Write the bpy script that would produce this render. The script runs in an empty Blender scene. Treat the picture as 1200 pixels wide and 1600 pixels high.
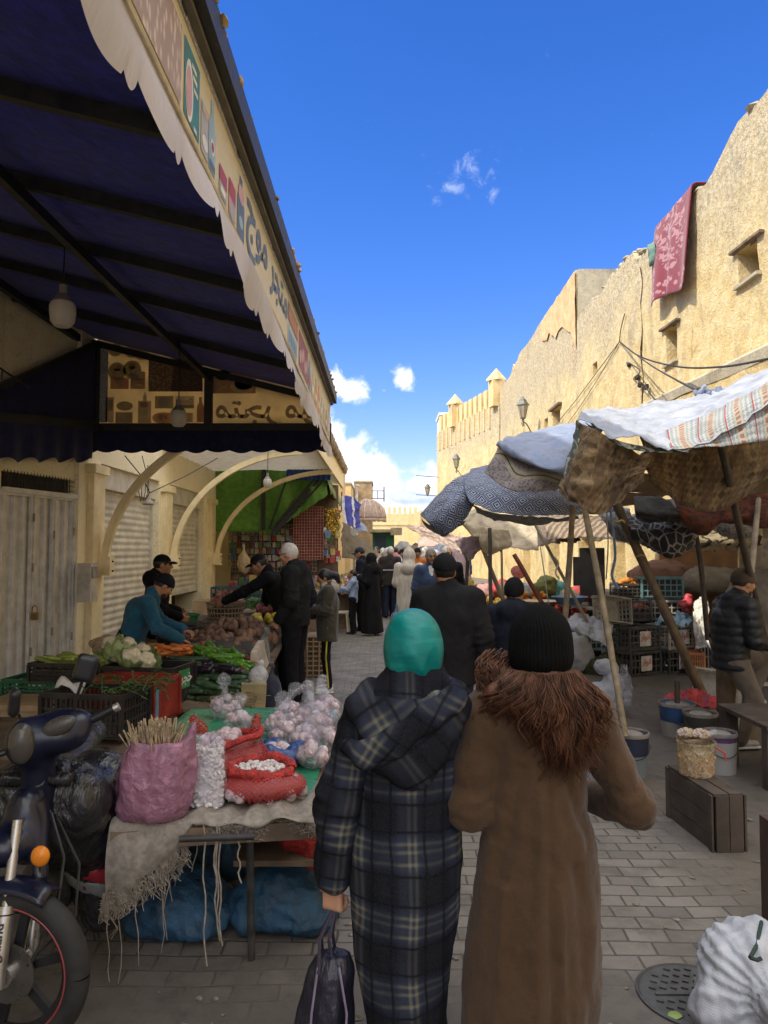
import bpy, math, random
import numpy as np
from mathutils import Vector, Matrix, Euler
R = math.radians
rnd = random.Random(7)
SC = bpy.context.scene
COL = SC.collection
# ------------------------------------------------------------------ camera
FPX, CX, CY, HOR, CAMH = 1150.0, 600.0, 800.0, 858.0, 1.72
TH = math.atan((HOR - CY) / FPX)
def ray(px, py):
 a = (px - CX) / FPX; u = (CY - py) / FPX
 return a, math.cos(TH) - u * math.sin(TH), math.sin(TH) + u * math.cos(TH)
def P(px, py, d):
 x, y, z = ray(px, py); t = d / y
 return Vector((x * t, d, CAMH + z * t))
def onX(px, py, X):
 x, y, z = ray(px, py); t = X / x
 return Vector((X, y * t, CAMH + z * t))
def onZ(px, py, Z=0.0):
 x, y, z = ray(px, py); t = (Z - CAMH) / z
 return Vector((x * t, y * t, Z))
cam = bpy.data.cameras.new('camera'); cam.sensor_fit = 'HORIZONTAL'; cam.sensor_width = 36
cam.lens = 36 * FPX / 1200; cam.clip_start = 0.05; cam.clip_end = 2000
cam_o = bpy.data.objects.new('camera', cam); COL.objects.link(cam_o)
cam_o.location = (0, 0, CAMH); cam_o.rotation_euler = (R(90) + TH, 0, 0)
SC.camera = cam_o
# ------------------------------------------------------------------ noise
def _h(i, j, k, s):
 n = (i.astype(np.int64) * 374761393 + j.astype(np.int64) * 668265263 + k.astype(np.int64) * 2147483647 + s * 974634217) & 0xffffffff
 n = ((n ^ (n >> 13)) * 1274126177) & 0xffffffff
 return ((n ^ (n >> 16)) & 0xffff) / 65535.0
def vnoise(x, y, z=None, s=0):
 x = np.asarray(x, float); y = np.asarray(y, float); z = np.zeros_like(x) if z is None else np.asarray(z, float)
 i, j, k = np.floor(x), np.floor(y), np.floor(z)
 u, v, w = x - i, y - j, z - k
 u, v, w = u*u*(3-2*u), v*v*(3-2*v), w*w*(3-2*w)
 r = 0
 for a in (0, 1):
  for b in (0, 1):
   for c in (0, 1):
    r = r + _h(i+a, j+b, k+c, s) * (u if a else 1-u) * (v if b else 1-v) * (w if c else 1-w)
 return r * 2 - 1
def fbm(x, y, z=None, s=0, o=4):
 r = 0; a = .5; f = 1.0
 for q in range(o):
  r = r + a * vnoise(np.asarray(x)*f, np.asarray(y)*f, None if z is None else np.asarray(z)*f, s+q); a *= .5; f *= 2
 return r
# ------------------------------------------------------------------ materials
class G:
 """small node graph writer"""
 def __init__(s, name):
  s.m = bpy.data.materials.new(name); s.m.use_nodes = True
  s.t = s.m.node_tree; s.t.nodes.clear()
  s.out = s.t.nodes.new('ShaderNodeOutputMaterial'); s.tc = None
 def n(s, typ, **kw):
  nd = s.t.nodes.new(typ)
  for k, v in kw.items(): setattr(nd, k, v)
  return nd
 def l(s, a, b): s.t.links.new(a, b)
 def put(s, sock, v):
  if isinstance(v, bpy.types.NodeSocket): s.l(v, sock)
  elif isinstance(v, (tuple, list)) and len(v) == 3 and sock.type == 'RGBA': sock.default_value = (*v, 1)
  else: sock.default_value = v
 def co(s, which='Object'):
  if s.tc is None: s.tc = s.n('ShaderNodeTexCoord')
  return s.tc.outputs[which]
 def mapped(s, vec, scale=(1,1,1), rot=(0,0,0), loc=(0,0,0)):
  m = s.n('ShaderNodeMapping'); s.l(vec, m.inputs[0])
  m.inputs['Scale'].default_value = scale; m.inputs['Rotation'].default_value = rot; m.inputs['Location'].default_value = loc
  return m.outputs[0]
 def noise(s, vec, scale, detail=5, rough=.55, dist=0, col=False):
  k = s.n('ShaderNodeTexNoise'); s.l(vec, k.inputs['Vector'])
  k.inputs['Scale'].default_value = scale; k.inputs['Detail'].default_value = detail
  k.inputs['Roughness'].default_value = rough; k.inputs['Distortion'].default_value = dist
  return k.outputs['Color' if col else 'Fac']
 def vor(s, vec, scale, feat='F1', out='Distance', rand=1.0):
  k = s.n('ShaderNodeTexVoronoi', feature=feat); s.l(vec, k.inputs['Vector'])
  k.inputs['Scale'].default_value = scale; k.inputs['Randomness'].default_value = rand
  return k.outputs[out]
 def math(s, op, a, b=0.0, c=None, clamp=False):
  k = s.n('ShaderNodeMath', operation=op, use_clamp=clamp)
  s.put(k.inputs[0], a); s.put(k.inputs[1], b)
  if c is not None: s.put(k.inputs[2], c)
  return k.outputs[0]
 def ramp(s, fac, a, b):           # smooth a..b -> 0..1
  k = s.n('ShaderNodeMapRange', interpolation_type='SMOOTHSTEP'); s.put(k.inputs[0], fac)
  k.inputs[1].default_value = a; k.inputs[2].default_value = b
  return k.outputs[0]
 def mix(s, fac, a, b, mode='MIX'):
  k = s.n('ShaderNodeMix', data_type='RGBA', blend_type=mode)
  s.put(k.inputs[0], fac); s.put(k.inputs[6], a); s.put(k.inputs[7], b)
  return k.outputs[2]
 def sep(s, vec):
  k = s.n('ShaderNodeSeparateXYZ'); s.l(vec, k.inputs[0]); return k.outputs
 def comb(s, x, y, z):
  k = s.n('ShaderNodeCombineXYZ'); s.put(k.inputs[0], x); s.put(k.inputs[1], y); s.put(k.inputs[2], z); return k.outputs[0]
 def bump(s, h, strength=.3, dist=.01, prev=None):
  k = s.n('ShaderNodeBump'); k.inputs['Strength'].default_value = strength; k.inputs['Distance'].default_value = dist
  s.put(k.inputs['Height'], h)
  if prev is not None: s.l(prev, k.inputs['Normal'])
  return k.outputs[0]
 def rndobj(s):
  return s.n('ShaderNodeObjectInfo').outputs['Random']
 def done(s, color, rough=.7, normal=None, metal=0, spec=.5, sheen=0, coat=0, transm=0, alpha=1, transl=0, transl_col=None, emit=None, emit_s=0, ior=1.45, sss=0):
  p = s.n('ShaderNodeBsdfPrincipled')
  s.put(p.inputs['Base Color'], color); s.put(p.inputs['Roughness'], rough); s.put(p.inputs['Metallic'], metal)
  p.inputs['Specular IOR Level'].default_value = spec; p.inputs['IOR'].default_value = ior
  p.inputs['Sheen Weight'].default_value = sheen; p.inputs['Coat Weight'].default_value = coat
  s.put(p.inputs['Transmission Weight'], transm); s.put(p.inputs['Alpha'], alpha)
  if sss: p.inputs['Subsurface Weight'].default_value = sss; p.inputs['Subsurface Scale'].default_value = .02
  if normal is not None: s.l(normal, p.inputs['Normal'])
  if emit is not None:
   s.put(p.inputs['Emission Color'], emit); p.inputs['Emission Strength'].default_value = emit_s
  sh = p.outputs[0]
  if transl:
   t = s.n('ShaderNodeBsdfTranslucent'); s.put(t.inputs[0], transl_col if transl_col is not None else color)
   if normal is not None: s.l(normal, t.inputs['Normal'])
   mx = s.n('ShaderNodeMixShader'); mx.inputs[0].default_value = transl
   s.l(sh, mx.inputs[1]); s.l(t.outputs[0], mx.inputs[2]); sh = mx.outputs[0]
  s.l(sh, s.out.inputs[0])
  return s.m
def dk(c, f): return tuple(min(1.0, x * f) for x in c)
_cache = {}
def pm(name, col, rough=.7, var=.25, scale=6, bump=.25, bscale=80, bdist=.004, col2=None, objvar=0.0, uv=False, **kw):
 """plain material: noisy colour + bumpy surface"""
 if name in _cache: return _cache[name]
 g = G(name); v = g.co('UV' if uv else 'Object')
 f = g.ramp(g.noise(v, scale, 6, .6), .3, .7)
 c = g.mix(f, dk(col, 1 - var), col2 if col2 else dk(col, 1 + var))
 if objvar:
  h = g.n('ShaderNodeHueSaturation'); g.l(c, h.inputs['Color'])
  r = g.rndobj()
  g.put(h.inputs['Value'], g.math('MULTIPLY_ADD', r, 2 * objvar, 1 - objvar))
  g.put(h.inputs['Hue'], g.math('MULTIPLY_ADD', r, .04 * objvar, .5 - .02 * objvar)); c = h.outputs[0]
 nr = g.bump(g.noise(v, bscale, 4), bump, bdist) if bump else None
 rr = g.math('MULTIPLY_ADD', f, .2, rough - .1, clamp=True)
 m = g.done(c, rr, nr, **kw); _cache[name] = m
 return m
def cloth_m(name, col, var=.2, rough=.9, weave=500, fold=9, sheen=.15, **kw):
 if name in _cache: return _cache[name]
 g = G(name); v = g.co()
 f = g.noise(v, fold, 5, .6); f2 = g.noise(v, 120, 3)
 c = g.mix(g.ramp(f, .3, .7), dk(col, 1 - var), dk(col, 1 + var))
 c = g.mix(g.math('MULTIPLY', f2, .35), c, dk(col, .6))
 nb = g.bump(g.noise(g.mapped(v, (1, 1, .5)), fold, 3, .5), .35, .03)
 nb = g.bump(g.noise(v, weave, 2), .25, .002, nb)
 m = g.done(c, rough, nb, sheen=sheen, spec=.25, **kw); _cache[name] = m
 return m
# ------------------------------------------------------------------ objects
ORG = {}
def thing(name, label, cat, loc=(0, 0, 0), rz=0.0, group=None, kind=None):
 o = bpy.data.objects.new(name, None); COL.objects.link(o)
 o.location = loc; o.rotation_euler = (0, 0, rz); o.empty_display_size = .1
 tag(o, label, cat, group, kind)
 ORG[o.name] = Matrix.Translation(Vector(loc)) @ Matrix.Rotation(rz, 4, 'Z')
 return o
def tag(o, label=None, cat=None, group=None, kind=None):
 if label: o['label'] = label
 if cat: o['category'] = cat
 if group: o['group'] = group
 if kind: o['kind'] = kind
 return o
def structure(o, label, cat):
 return tag(o, label, cat, kind='structure')
class MB:
 def __init__(s): s.V = []; s.F = []; s.M = []; s.UV = {}; s.cur = 0
 def v(s, p): s.V.append((p[0], p[1], p[2])); return len(s.V) - 1
 def f(s, idx): s.F.append(tuple(idx)); s.M.append(s.cur)
 def add(s, V, F, uv=None):
  b = len(s.V)
  if isinstance(V, np.ndarray): V = V.tolist()
  s.V.extend([tuple(p) for p in V])
  for q in F: s.F.append(tuple(int(i) + b for i in q)); s.M.append(s.cur)
  if uv is not None:
   for i, w in enumerate(uv): s.UV[b + i] = w
  return b
 def poly(s, pts): s.f([s.v(p) for p in pts])
 def box(s, c, d, rot=None, taper=1.0):
  hx, hy, hz = d[0]/2, d[1]/2, d[2]/2; V = []
  for z in (-hz, hz):
   k = 1 if z < 0 else taper
   for x, y in ((-hx, -hy), (hx, -hy), (hx, hy), (-hx, hy)): V.append(Vector((x*k, y*k, z)))
  m = rot if isinstance(rot, Matrix) else (Euler(rot).to_matrix() if rot else None)
  V = [(m @ p if m else p) + Vector(c) for p in V]
  s.add(V, [(3, 2, 1, 0), (4, 5, 6, 7), (0, 1, 5, 4), (1, 2, 6, 5), (2, 3, 7, 6), (3, 0, 4, 7)])
 def bx(s, a, b):
  s.box([(a[i]+b[i])/2 for i in range(3)], [abs(b[i]-a[i]) for i in range(3)])
 def beam(s, a, b, w, h=None, up=(0, 0, 1)):
  a, b = Vector(a), Vector(b); h = h or w; t = b - a; L = t.length; t.normalize()
  x = t.cross(Vector(up));  x = x.normalized() if x.length > 1e-5 else Vector((1, 0, 0))
  z = x.cross(t).normalized()
  m = Matrix((x, t, z)).transposed()
  s.box((a + b) / 2, (w, L, h), m)
 def tube(s, pts, r, n=8, cap=True):
  pts = [Vector(p) for p in pts]; N = len(pts)
  rs = r if isinstance(r, (list, tuple)) else [r] * N
  b = len(s.V); ref = None
  for i, p in enumerate(pts):
   t = (pts[min(i+1, N-1)] - pts[max(i-1, 0)]).normalized()
   if ref is None: ref = Vector((0, 0, 1)) if abs(t.z) < .9 else Vector((1, 0, 0))
   u = t.cross(ref); u = u.normalized() if u.length > 1e-6 else t.orthogonal().normalized()
   w = u.cross(t).normalized(); ref = w
   for k in range(n):
    a = 2 * math.pi * k / n
    s.v(p + (u * math.cos(a) + w * math.sin(a)) * rs[i])
  for i in range(N - 1):
   for k in range(n):
    k2 = (k + 1) % n
    s.f((b+i*n+k, b+i*n+k2, b+(i+1)*n+k2, b+(i+1)*n+k))
  if cap:
   s.f([b+k for k in range(n)][::-1]); s.f([b+(N-1)*n+k for k in range(n)])
 def lathe(s, prof, c=(0, 0, 0), n=24, m=None, sx=1, sy=1):
  b = len(s.V); c = Vector(c)
  for r, z in prof:
   for k in range(n):
    a = 2 * math.pi * k / n; p = Vector((r * math.cos(a) * sx, r * math.sin(a) * sy, z))
    s.v((m @ p if m else p) + c)
  for i in range(len(prof) - 1):
   for k in range(n):
    k2 = (k + 1) % n; s.f((b+i*n+k, b+i*n+k2, b+(i+1)*n+k2, b+(i+1)*n+k))
  if prof[0][0] > 1e-6: s.f([b+k for k in range(n)][::-1])
  if prof[-1][0] > 1e-6: s.f([b+(len(prof)-1)*n+k for k in range(n)])
 def ball(s, c, r, n=10, m=None, jit=0, seed=0):
  r = r if isinstance(r, (tuple, list)) else (r, r, r); rr = random.Random(seed)
  b = len(s.V); c = Vector(c); h = max(4, n // 2 + 1)
  for i in range(h + 1):
   ph = math.pi * i / h
   for k in range(n):
    a = 2 * math.pi * k / n; j = 1 + rr.uniform(-jit, jit)
    p = Vector((r[0]*math.sin(ph)*math.cos(a)*j, r[1]*math.sin(ph)*math.sin(a)*j, -r[2]*math.cos(ph)*(j if 0 < i < h else 1)))
    s.v((m @ p if m else p) + c)
  for i in range(h):
   for k in range(n):
    k2 = (k + 1) % n; s.f((b+i*n+k, b+i*n+k2, b+(i+1)*n+k2, b+(i+1)*n+k))
 def prism(s, pts, off):
  """closed polygon (3-D points) extruded by vector off"""
  off = Vector(off); n = len(pts); b = len(s.V)
  for p in pts: s.v(p)
  for p in pts: s.v(Vector(p) + off)
  s.f(range(b, b+n)); s.f([b+n+i for i in range(n)][::-1])
  for i in range(n): j = (i+1) % n; s.f((b+j, b+i, b+n+i, b+n+j))
 def grid(s, pts, uv=None):
  """pts: array (nu, nv, 3)"""
  pts = np.asarray(pts, float); nu, nv = pts.shape[:2]
  F = [(i*nv+j, (i+1)*nv+j, (i+1)*nv+j+1, i*nv+j+1) for i in range(nu-1) for j in range(nv-1)]
  s.add(pts.reshape(-1, 3), F, None if uv is None else np.asarray(uv).reshape(-1, 2).tolist())
 def build(s, name, mats, parent=None, smooth=True, angle=40, origin=None, solid=0):
  me = bpy.data.meshes.new(name)
  if parent is not None:
   mi = ORG.get(parent.name, Matrix.Identity(4)); inv = mi.inverted(); org = mi
   V = [inv @ Vector(p) for p in s.V]
  else:
   A = np.array(s.V); o = Vector(origin) if origin is not None else Vector(((A[:,0].min()+A[:,0].max())/2, (A[:,1].min()+A[:,1].max())/2, A[:,2].min()))
   org = Matrix.Translation(o); V = [Vector(p) - o for p in s.V]
  me.from_pydata(V, [], s.F)
  for m in (mats if isinstance(mats, (list, tuple)) else [mats]): me.materials.append(m)
  if s.cur or any(s.M): me.polygons.foreach_set('material_index', s.M)
  if s.UV:
   ul = me.uv_layers.new(name='UVMap'); li = np.zeros(len(me.loops), int); me.loops.foreach_get('vertex_index', li)
   arr = np.zeros((len(V), 2))
   for i, w in s.UV.items(): arr[i] = w
   ul.data.foreach_set('uv', arr[li].ravel())
  me.update()
  if smooth:
   me.shade_smooth()
   if angle < 179: me.set_sharp_from_angle(angle=R(angle))
  o = bpy.data.objects.new(name, me); COL.objects.link(o)
  if parent is not None: o.parent = parent; ORG[o.name] = org
  else: o.location = org.translation; ORG[o.name] = org
  if solid:
   md = o.modifiers.new('thickness', 'SOLIDIFY'); md.thickness = solid; md.offset = 0
  return o
def copy_tree(o, parent=None):
 c = o.copy(); COL.objects.link(c)
 if parent is not None: c.parent = parent
 for ch in o.children: copy_tree(ch, c)
 return c
def place(proto, used, loc, rot=None, scale=None, label=None, group=None):
 """first call moves the prototype itself, later calls copy it"""
 if used.get(proto.name): o = copy_tree(proto)
 else: o = proto; used[proto.name] = 1
 o.location = loc
 if rot is not None: o.rotation_euler = rot
 if scale is not None: o.scale = scale if isinstance(scale, (tuple, list)) else (scale,)*3
 if label: o['label'] = label
 if group: o['group'] = group
 return o
USED = {}
def spline(ctrl, n):
 """Catmull-Rom through ctrl points (array k x dim), n samples"""
 c = np.asarray(ctrl, float); k = len(c)
 e = np.vstack([2*c[0]-c[1], c, 2*c[-1]-c[-2]]); t = np.linspace(0, k-1-1e-9, n); i = t.astype(int); u = (t-i)[:, None]
 p0, p1, p2, p3 = e[i], e[i+1], e[i+2], e[i+3]
 return .5*((2*p1)+(-p0+p2)*u+(2*p0-5*p1+4*p2-p3)*u*u+(-p0+3*p1-3*p2+p3)*u**3)
def surf(ctrl, nu, nv):
 c = np.asarray(ctrl, float); a, b = c.shape[:2]
 t = np.stack([spline(c[i], nv) for i in range(a)])          # a x nv x 3
 return np.stack([spline(t[:, j], nu) for j in range(nv)], 1)  # nu x nv x 3
def text_geo(body, size=1.0, extrude=0.0, bold=.022):
 cu = bpy.data.curves.new('tmp', 'FONT'); cu.body = body; cu.size = size; cu.extrude = extrude; cu.resolution_u = 3; cu.offset = bold*size
 o = bpy.data.objects.new('tmp', cu); COL.objects.link(o)
 dg = bpy.context.evaluated_depsgraph_get(); me = bpy.data.meshes.new_from_object(o.evaluated_get(dg))
 V = np.array([tuple(v.co) for v in me.vertices]) if len(me.vertices) else np.zeros((1, 3)); F = [tuple(p.vertices) for p in me.polygons]
 bpy.data.objects.remove(o); bpy.data.curves.remove(cu); bpy.data.meshes.remove(me)
 return V, F
ARB = '\uFEEE\uFEE3 \uFEAE\uFEA0\uFE98\uFEE3'
# ------------------------------------------------------------------ signed-distance modelling
class SDF:
 """smooth union of capsules / ellipsoids / profiles, meshed with surface nets"""
 def __init__(s, k=.03): s.pr = []; s.k = k; s.lo = np.full(3, 1e9); s.hi = np.full(3, -1e9); s.cuts = []; s.disp = None
 def _add(s, fn, lo, hi, k, sub=False):
  lo, hi = np.array(lo, float), np.array(hi, float)
  s.pr.append((fn, lo, hi, s.k if k is None else k, sub))
  if not sub: s.lo = np.minimum(s.lo, lo); s.hi = np.maximum(s.hi, hi)
 def cap(s, a, b, ra, rb=None, k=None, sub=False, flat=None):
  a, b = np.array(a, float), np.array(b, float); rb = ra if rb is None else rb; m = max(ra, rb)
  ab = b - a; L2 = max(1e-9, ab @ ab)
  S = np.array(flat if flat is not None else (1, 1, 1), float)
  def fn(p):
   t = np.clip((p - a) @ ab / L2, 0, 1)
   q = (p - a - t[..., None] * ab) / S
   return (np.sqrt((q * q).sum(-1)) - (ra + (rb - ra) * t)) * S.min()
  e = m * S
  s._add(fn, np.minimum(a, b) - e, np.maximum(a, b) + e, k, sub)
 def path(s, pts, rs, k=None, flat=None):
  for i in range(len(pts) - 1): s.cap(pts[i], pts[i+1], rs[i], rs[i+1], k, flat=flat)
 def ell(s, c, r, k=None, sub=False, m=None):
  c = np.array(c, float); r = np.array(r if hasattr(r, '__len__') else (r,)*3, float); M = None if m is None else np.array(m)[:3, :3]
  def fn(p):
   q = p - c
   if M is not None: q = q @ M
   k0 = np.sqrt(((q / r) ** 2).sum(-1)); k1 = np.sqrt(((q / r**2) ** 2).sum(-1)) + 1e-9
   return k0 * (k0 - 1) / k1
  e = r if M is None else np.full(3, r.max())
  s._add(fn, c - e, c + e, k, sub)
 def robe(s, prof, k=None, folds=None):
  """prof: list of (z, cx, cy, rx, ry); elliptical column with optional vertical folds (n, amp_top, amp_bottom, phase)"""
  pr = np.array(sorted(prof), float); z0, z1 = pr[0, 0], pr[-1, 0]
  def fn(p):
   z = np.clip(p[..., 2], z0, z1)
   cx, cy, rx, ry = (np.interp(z, pr[:, 0], pr[:, i]) for i in (1, 2, 3, 4))
   x, y = p[..., 0] - cx, p[..., 1] - cy
   q = np.sqrt((x / rx) ** 2 + (y / ry) ** 2)
   if folds:
    th = np.arctan2(y / ry, x / rx); u = (z1 - z) / max(z1 - z0, 1e-6)
    for n, a0, a1, ph in folds: q = q - (a0 + (a1 - a0) * u) * np.sin(n * th + ph + 1.2 * np.sin(3 * z + ph))
   d = (q - 1) * np.minimum(rx, ry)
   return np.maximum(d, np.maximum(p[..., 2] - z1, z0 - p[..., 2]))
  mx = np.abs(pr[:, 1]) + pr[:, 3] * 1.2; my = pr[:, 4] * 1.2
  s._add(fn, (pr[:, 1].min() - pr[:, 3].max()*1.2, (pr[:, 2] - my).min(), z0), (pr[:, 1].max() + pr[:, 3].max()*1.2, (pr[:, 2] + my).max(), z1), k)
 def rbox(s, c, half, r=.02, k=None, sub=False, m=None):
  c = np.array(c, float); hf = np.array(half, float) - r; M = None if m is None else np.array(m)[:3, :3]
  def fn(p):
   q = p - c
   if M is not None: q = q @ M
   q = np.abs(q) - hf
   return np.sqrt((np.maximum(q, 0) ** 2).sum(-1)) + np.minimum(q.max(-1), 0) - r
  e = np.array(half) if M is None else np.full(3, np.linalg.norm(half))
  s._add(fn, c - e, c + e, k, sub)
 def cut(s, n, d): s.cuts.append((np.array(n, float), d))      # keep n.p < d
 def mesh(s, h=.015, xf=None):
  lo = s.lo - 3 * h - .01; n = np.ceil((s.hi + 3 * h + .01 - lo) / h).astype(int) + 1
  ax = [lo[i] + np.arange(n[i]) * h for i in range(3)]
  F = np.full(n, 9.0)
  for fn, a, b, k, sub in s.pr:
   mgn = k + 2.5 * h
   i0 = np.maximum(0, np.floor((a - mgn - lo) / h).astype(int)); i1 = np.minimum(n, np.ceil((b + mgn - lo) / h).astype(int) + 1)
   if (i1 <= i0).any(): continue
   sl = tuple(slice(i0[q], i1[q]) for q in range(3))
   pts = np.stack(np.meshgrid(*[ax[q][sl[q]] for q in range(3)], indexing='ij'), -1)
   d = fn(pts); f0 = F[sl]
   if sub:
    d = -d; hh = np.clip(.5 + .5 * (d - f0) / max(k, 1e-6), 0, 1); F[sl] = f0 + (d - f0) * hh + k * hh * (1 - hh)
   else:
    hh = np.clip(.5 + .5 * (f0 - d) / max(k, 1e-6), 0, 1); F[sl] = f0 + (d - f0) * hh - k * hh * (1 - hh)
  if s.cuts or s.disp:
   pts = np.stack(np.meshgrid(*ax, indexing='ij'), -1)
   if s.disp: F = np.where(np.abs(F) < .2, F + s.disp(pts), F)
   for nn, dd in s.cuts: F = np.maximum(F, pts @ nn - dd)
  F[0], F[-1], F[:, 0], F[:, -1], F[:, :, 0], F[:, :, -1] = 1, 1, 1, 1, 1, 1
  I = F < 0; nx, ny, nz = n
  acc = np.zeros((nx-1, ny-1, nz-1, 3)); cnt = np.zeros((nx-1, ny-1, nz-1))
  for axis in range(3):
   o = [q for q in range(3) if q != axis]
   a = [slice(None)] * 3; b = [slice(None)] * 3; a[axis] = slice(0, -1); b[axis] = slice(1, None)
   fa, fb = F[tuple(a)], F[tuple(b)]; cr = (fa < 0) != (fb < 0)
   idx = np.argwhere(cr); t = fa[cr] / (fa[cr] - fb[cr])
   pos = idx.astype(float); pos[:, axis] += t
   for d0 in (0, 1):
    for d1 in (0, 1):
     c = idx.copy(); c[:, o[0]] -= d0; c[:, o[1]] -= d1
     ok = (c[:, o[0]] >= 0) & (c[:, o[1]] >= 0) & (c[:, o[0]] < n[o[0]]-1) & (c[:, o[1]] < n[o[1]]-1)
     np.add.at(acc, tuple(c[ok].T), pos[ok]); np.add.at(cnt, tuple(c[ok].T), 1)
  has = cnt > 0; vid = np.full(has.shape, -1); vid[has] = np.arange(has.sum())
  V = acc[has] / cnt[has][:, None] * h + lo
  Q = []
  for axis in range(3):
   o = [(axis + 1) % 3, (axis + 2) % 3]
   a = [slice(None)] * 3; b = [slice(None)] * 3; a[axis] = slice(0, -1); b[axis] = slice(1, None)
   A, B = I[tuple(a)], I[tuple(b)]; idx = np.argwhere(A != B); fl = A[A != B]
   q = []
   for d0, d1 in ((0, 0), (1, 0), (1, 1), (0, 1)):
    c = idx.copy(); c[:, o[0]] -= d0; c[:, o[1]] -= d1; q.append(vid[tuple(np.maximum(c, 0).T)])
   q = np.stack(q, 1); q[~fl] = q[~fl][:, ::-1]
   Q.append(q[(q >= 0).all(1)])
  Q = np.vstack(Q)
  if xf is not None:
   M = np.array(xf); V = V @ M[:3, :3].T + M[:3, 3]
  return V, Q
 def obj(s, name, mat, parent=None, h=.015, xf=None, post=None, angle=180, extra=None):
  V, Q = s.mesh(h, xf)
  if post: V = post(V)
  b = MB(); b.V = [tuple(p) for p in V.tolist()]; b.F = [tuple(q) for q in Q.tolist()]; b.M = [0] * len(b.F)
  if extra: extra(b)
  return b.build(name, mat, parent, True, angle)
# ================================================================== world, sun
SUN = Vector((-1, -.47, 1.18)).normalized()          # direction towards the sun
def world():
 w = bpy.data.worlds.new('World'); SC.world = w; w.use_nodes = True; t = w.node_tree; t.nodes.clear()
 g = G.__new__(G); g.t = t; g.tc = None; g.m = None
 out = t.nodes.new('ShaderNodeOutputWorld'); bg = t.nodes.new('ShaderNodeBackground')
 sky = t.nodes.new('ShaderNodeTexSky'); sky.sky_type = 'NISHITA'; sky.sun_disc = False
 sky.sun_elevation = math.asin(SUN.z); sky.sun_rotation = math.atan2(SUN.x, SUN.y); sky.altitude = 400
 sky.air_density = 1.15; sky.dust_density = .15; sky.ozone_density = 2.5
 hs = t.nodes.new('ShaderNodeHueSaturation'); hs.inputs['Saturation'].default_value = 1.42; hs.inputs['Value'].default_value = SKYV
 t.links.new(sky.outputs[0], hs.inputs['Color'])
 v = g.co('Generated'); x, y, z = g.sep(v)
 ys = g.math('MAXIMUM', y, .05); a = g.math('DIVIDE', x, ys); b = g.math('DIVIDE', z, ys)
 uv = g.comb(a, b, 0.0)
 def blobs(lst):
  r = None
  for px, py, rx, ry, am in lst:
   u0, v0 = (px-600)/FPX, (HOR-py)/FPX
   du = g.math('MULTIPLY', g.math('SUBTRACT', a, u0), FPX/rx); dv = g.math('MULTIPLY', g.math('SUBTRACT', b, v0), FPX/ry)
   q = g.math('ADD', g.math('MULTIPLY', du, du), g.math('MULTIPLY', dv, dv))
   e = g.math('MULTIPLY', g.math('POWER', 2.718, g.math('MULTIPLY', q, -1.0)), am)
   r = e if r is None else g.math('MAXIMUM', r, e)
  return r
 front = g.math('GREATER_THAN', y, .06)
 n1 = g.noise(uv, 26, 9, .62, .3)
 cum = blobs([(546,608,46,24,.95),(520,600,30,30,1.0),(632,586,24,24,.85),(600,608,14,9,.7),(540,745,55,75,1.25),(575,735,48,38,1.15),(600,760,40,30,1.1),(520,690,28,45,1.2),
     (650,790,60,18,1.2),(655,760,28,22,1.0),(700,760,60,40,1.0),(640,735,22,16,.62),(800,790,160,40,1.0),(610,795,40,22,1.2),(420,700,130,110,1.2),(230,640,160,90,1.0)])
 fc = g.ramp(g.math('ADD', cum, g.math('MULTIPLY_ADD', n1, 1.9, -.95)), .38, .95)
 n2 = g.noise(g.mapped(uv, (1.0, 1.0, 1), (0, 0, R(38))), 42, 8, .7, .6)
 wis = blobs([(742,245,20,26,.8),(710,282,34,14,.85),(775,292,16,22,.6),(735,262,70,50,.42),(680,298,30,12,.4)])
 fw = g.math('MULTIPLY', g.ramp(g.math('ADD', wis, g.math('MULTIPLY_ADD', n2, 2.2, -1.1)), .3, 1.5), .5)
 shade = g.ramp(g.math('ADD', g.noise(uv, 16, 5, .55), blobs([(655,778,70,14,.42),(690,775,60,14,.3),(590,790,60,20,.1),(545,640,40,9,.12)])), .5, .92)
 cc = g.mix(shade, (CLD, CLD*1.0, CLD*1.02), (CLD*.42, CLD*.5, CLD*.66))
 tint = g.mix(1.0, hs.outputs[0], (1.0, .81, 1.11), 'MULTIPLY'); tint = g.mix(1.0, tint, (.06, .0, .0), 'ADD'); c = g.mix(g.math('MULTIPLY', front, g.math('MULTIPLY', fc, .92)), tint, cc)
 c = g.mix(g.math('MULTIPLY', front, fw), c, (CLD*.9, CLD*.95, CLD))
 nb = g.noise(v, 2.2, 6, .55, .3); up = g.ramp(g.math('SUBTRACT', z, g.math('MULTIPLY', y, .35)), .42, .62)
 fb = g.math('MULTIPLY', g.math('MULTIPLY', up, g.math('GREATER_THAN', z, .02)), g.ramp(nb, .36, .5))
 c = g.mix(fb, c, (CLD*1.9, CLD*1.88, CLD*1.86))  # bright clouds overhead and behind, added out of view to fill the shaded street
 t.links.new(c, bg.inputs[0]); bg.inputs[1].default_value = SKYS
 t.links.new(bg.outputs[0], out.inputs[0])
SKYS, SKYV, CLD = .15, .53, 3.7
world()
sl = bpy.data.lights.new('sun', 'SUN'); sl.energy = 2.05; sl.angle = R(.5); sl.color = (1, .93, .80)
so = bpy.data.objects.new('sun', sl); COL.objects.link(so); so.rotation_euler = SUN.to_track_quat('Z', 'Y').to_euler()
SC.view_settings.view_transform = 'Standard'; SC.view_settings.look = 'None'; SC.view_settings.exposure = EXPO if 'EXPO' in globals() else 1.45
SC.view_settings.gamma = 1; SC.cycles.max_bounces = 10; SC.cycles.diffuse_bounces = 6; SC.cycles.transparent_max_bounces = 12
SC.cycles.use_denoising = True
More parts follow.
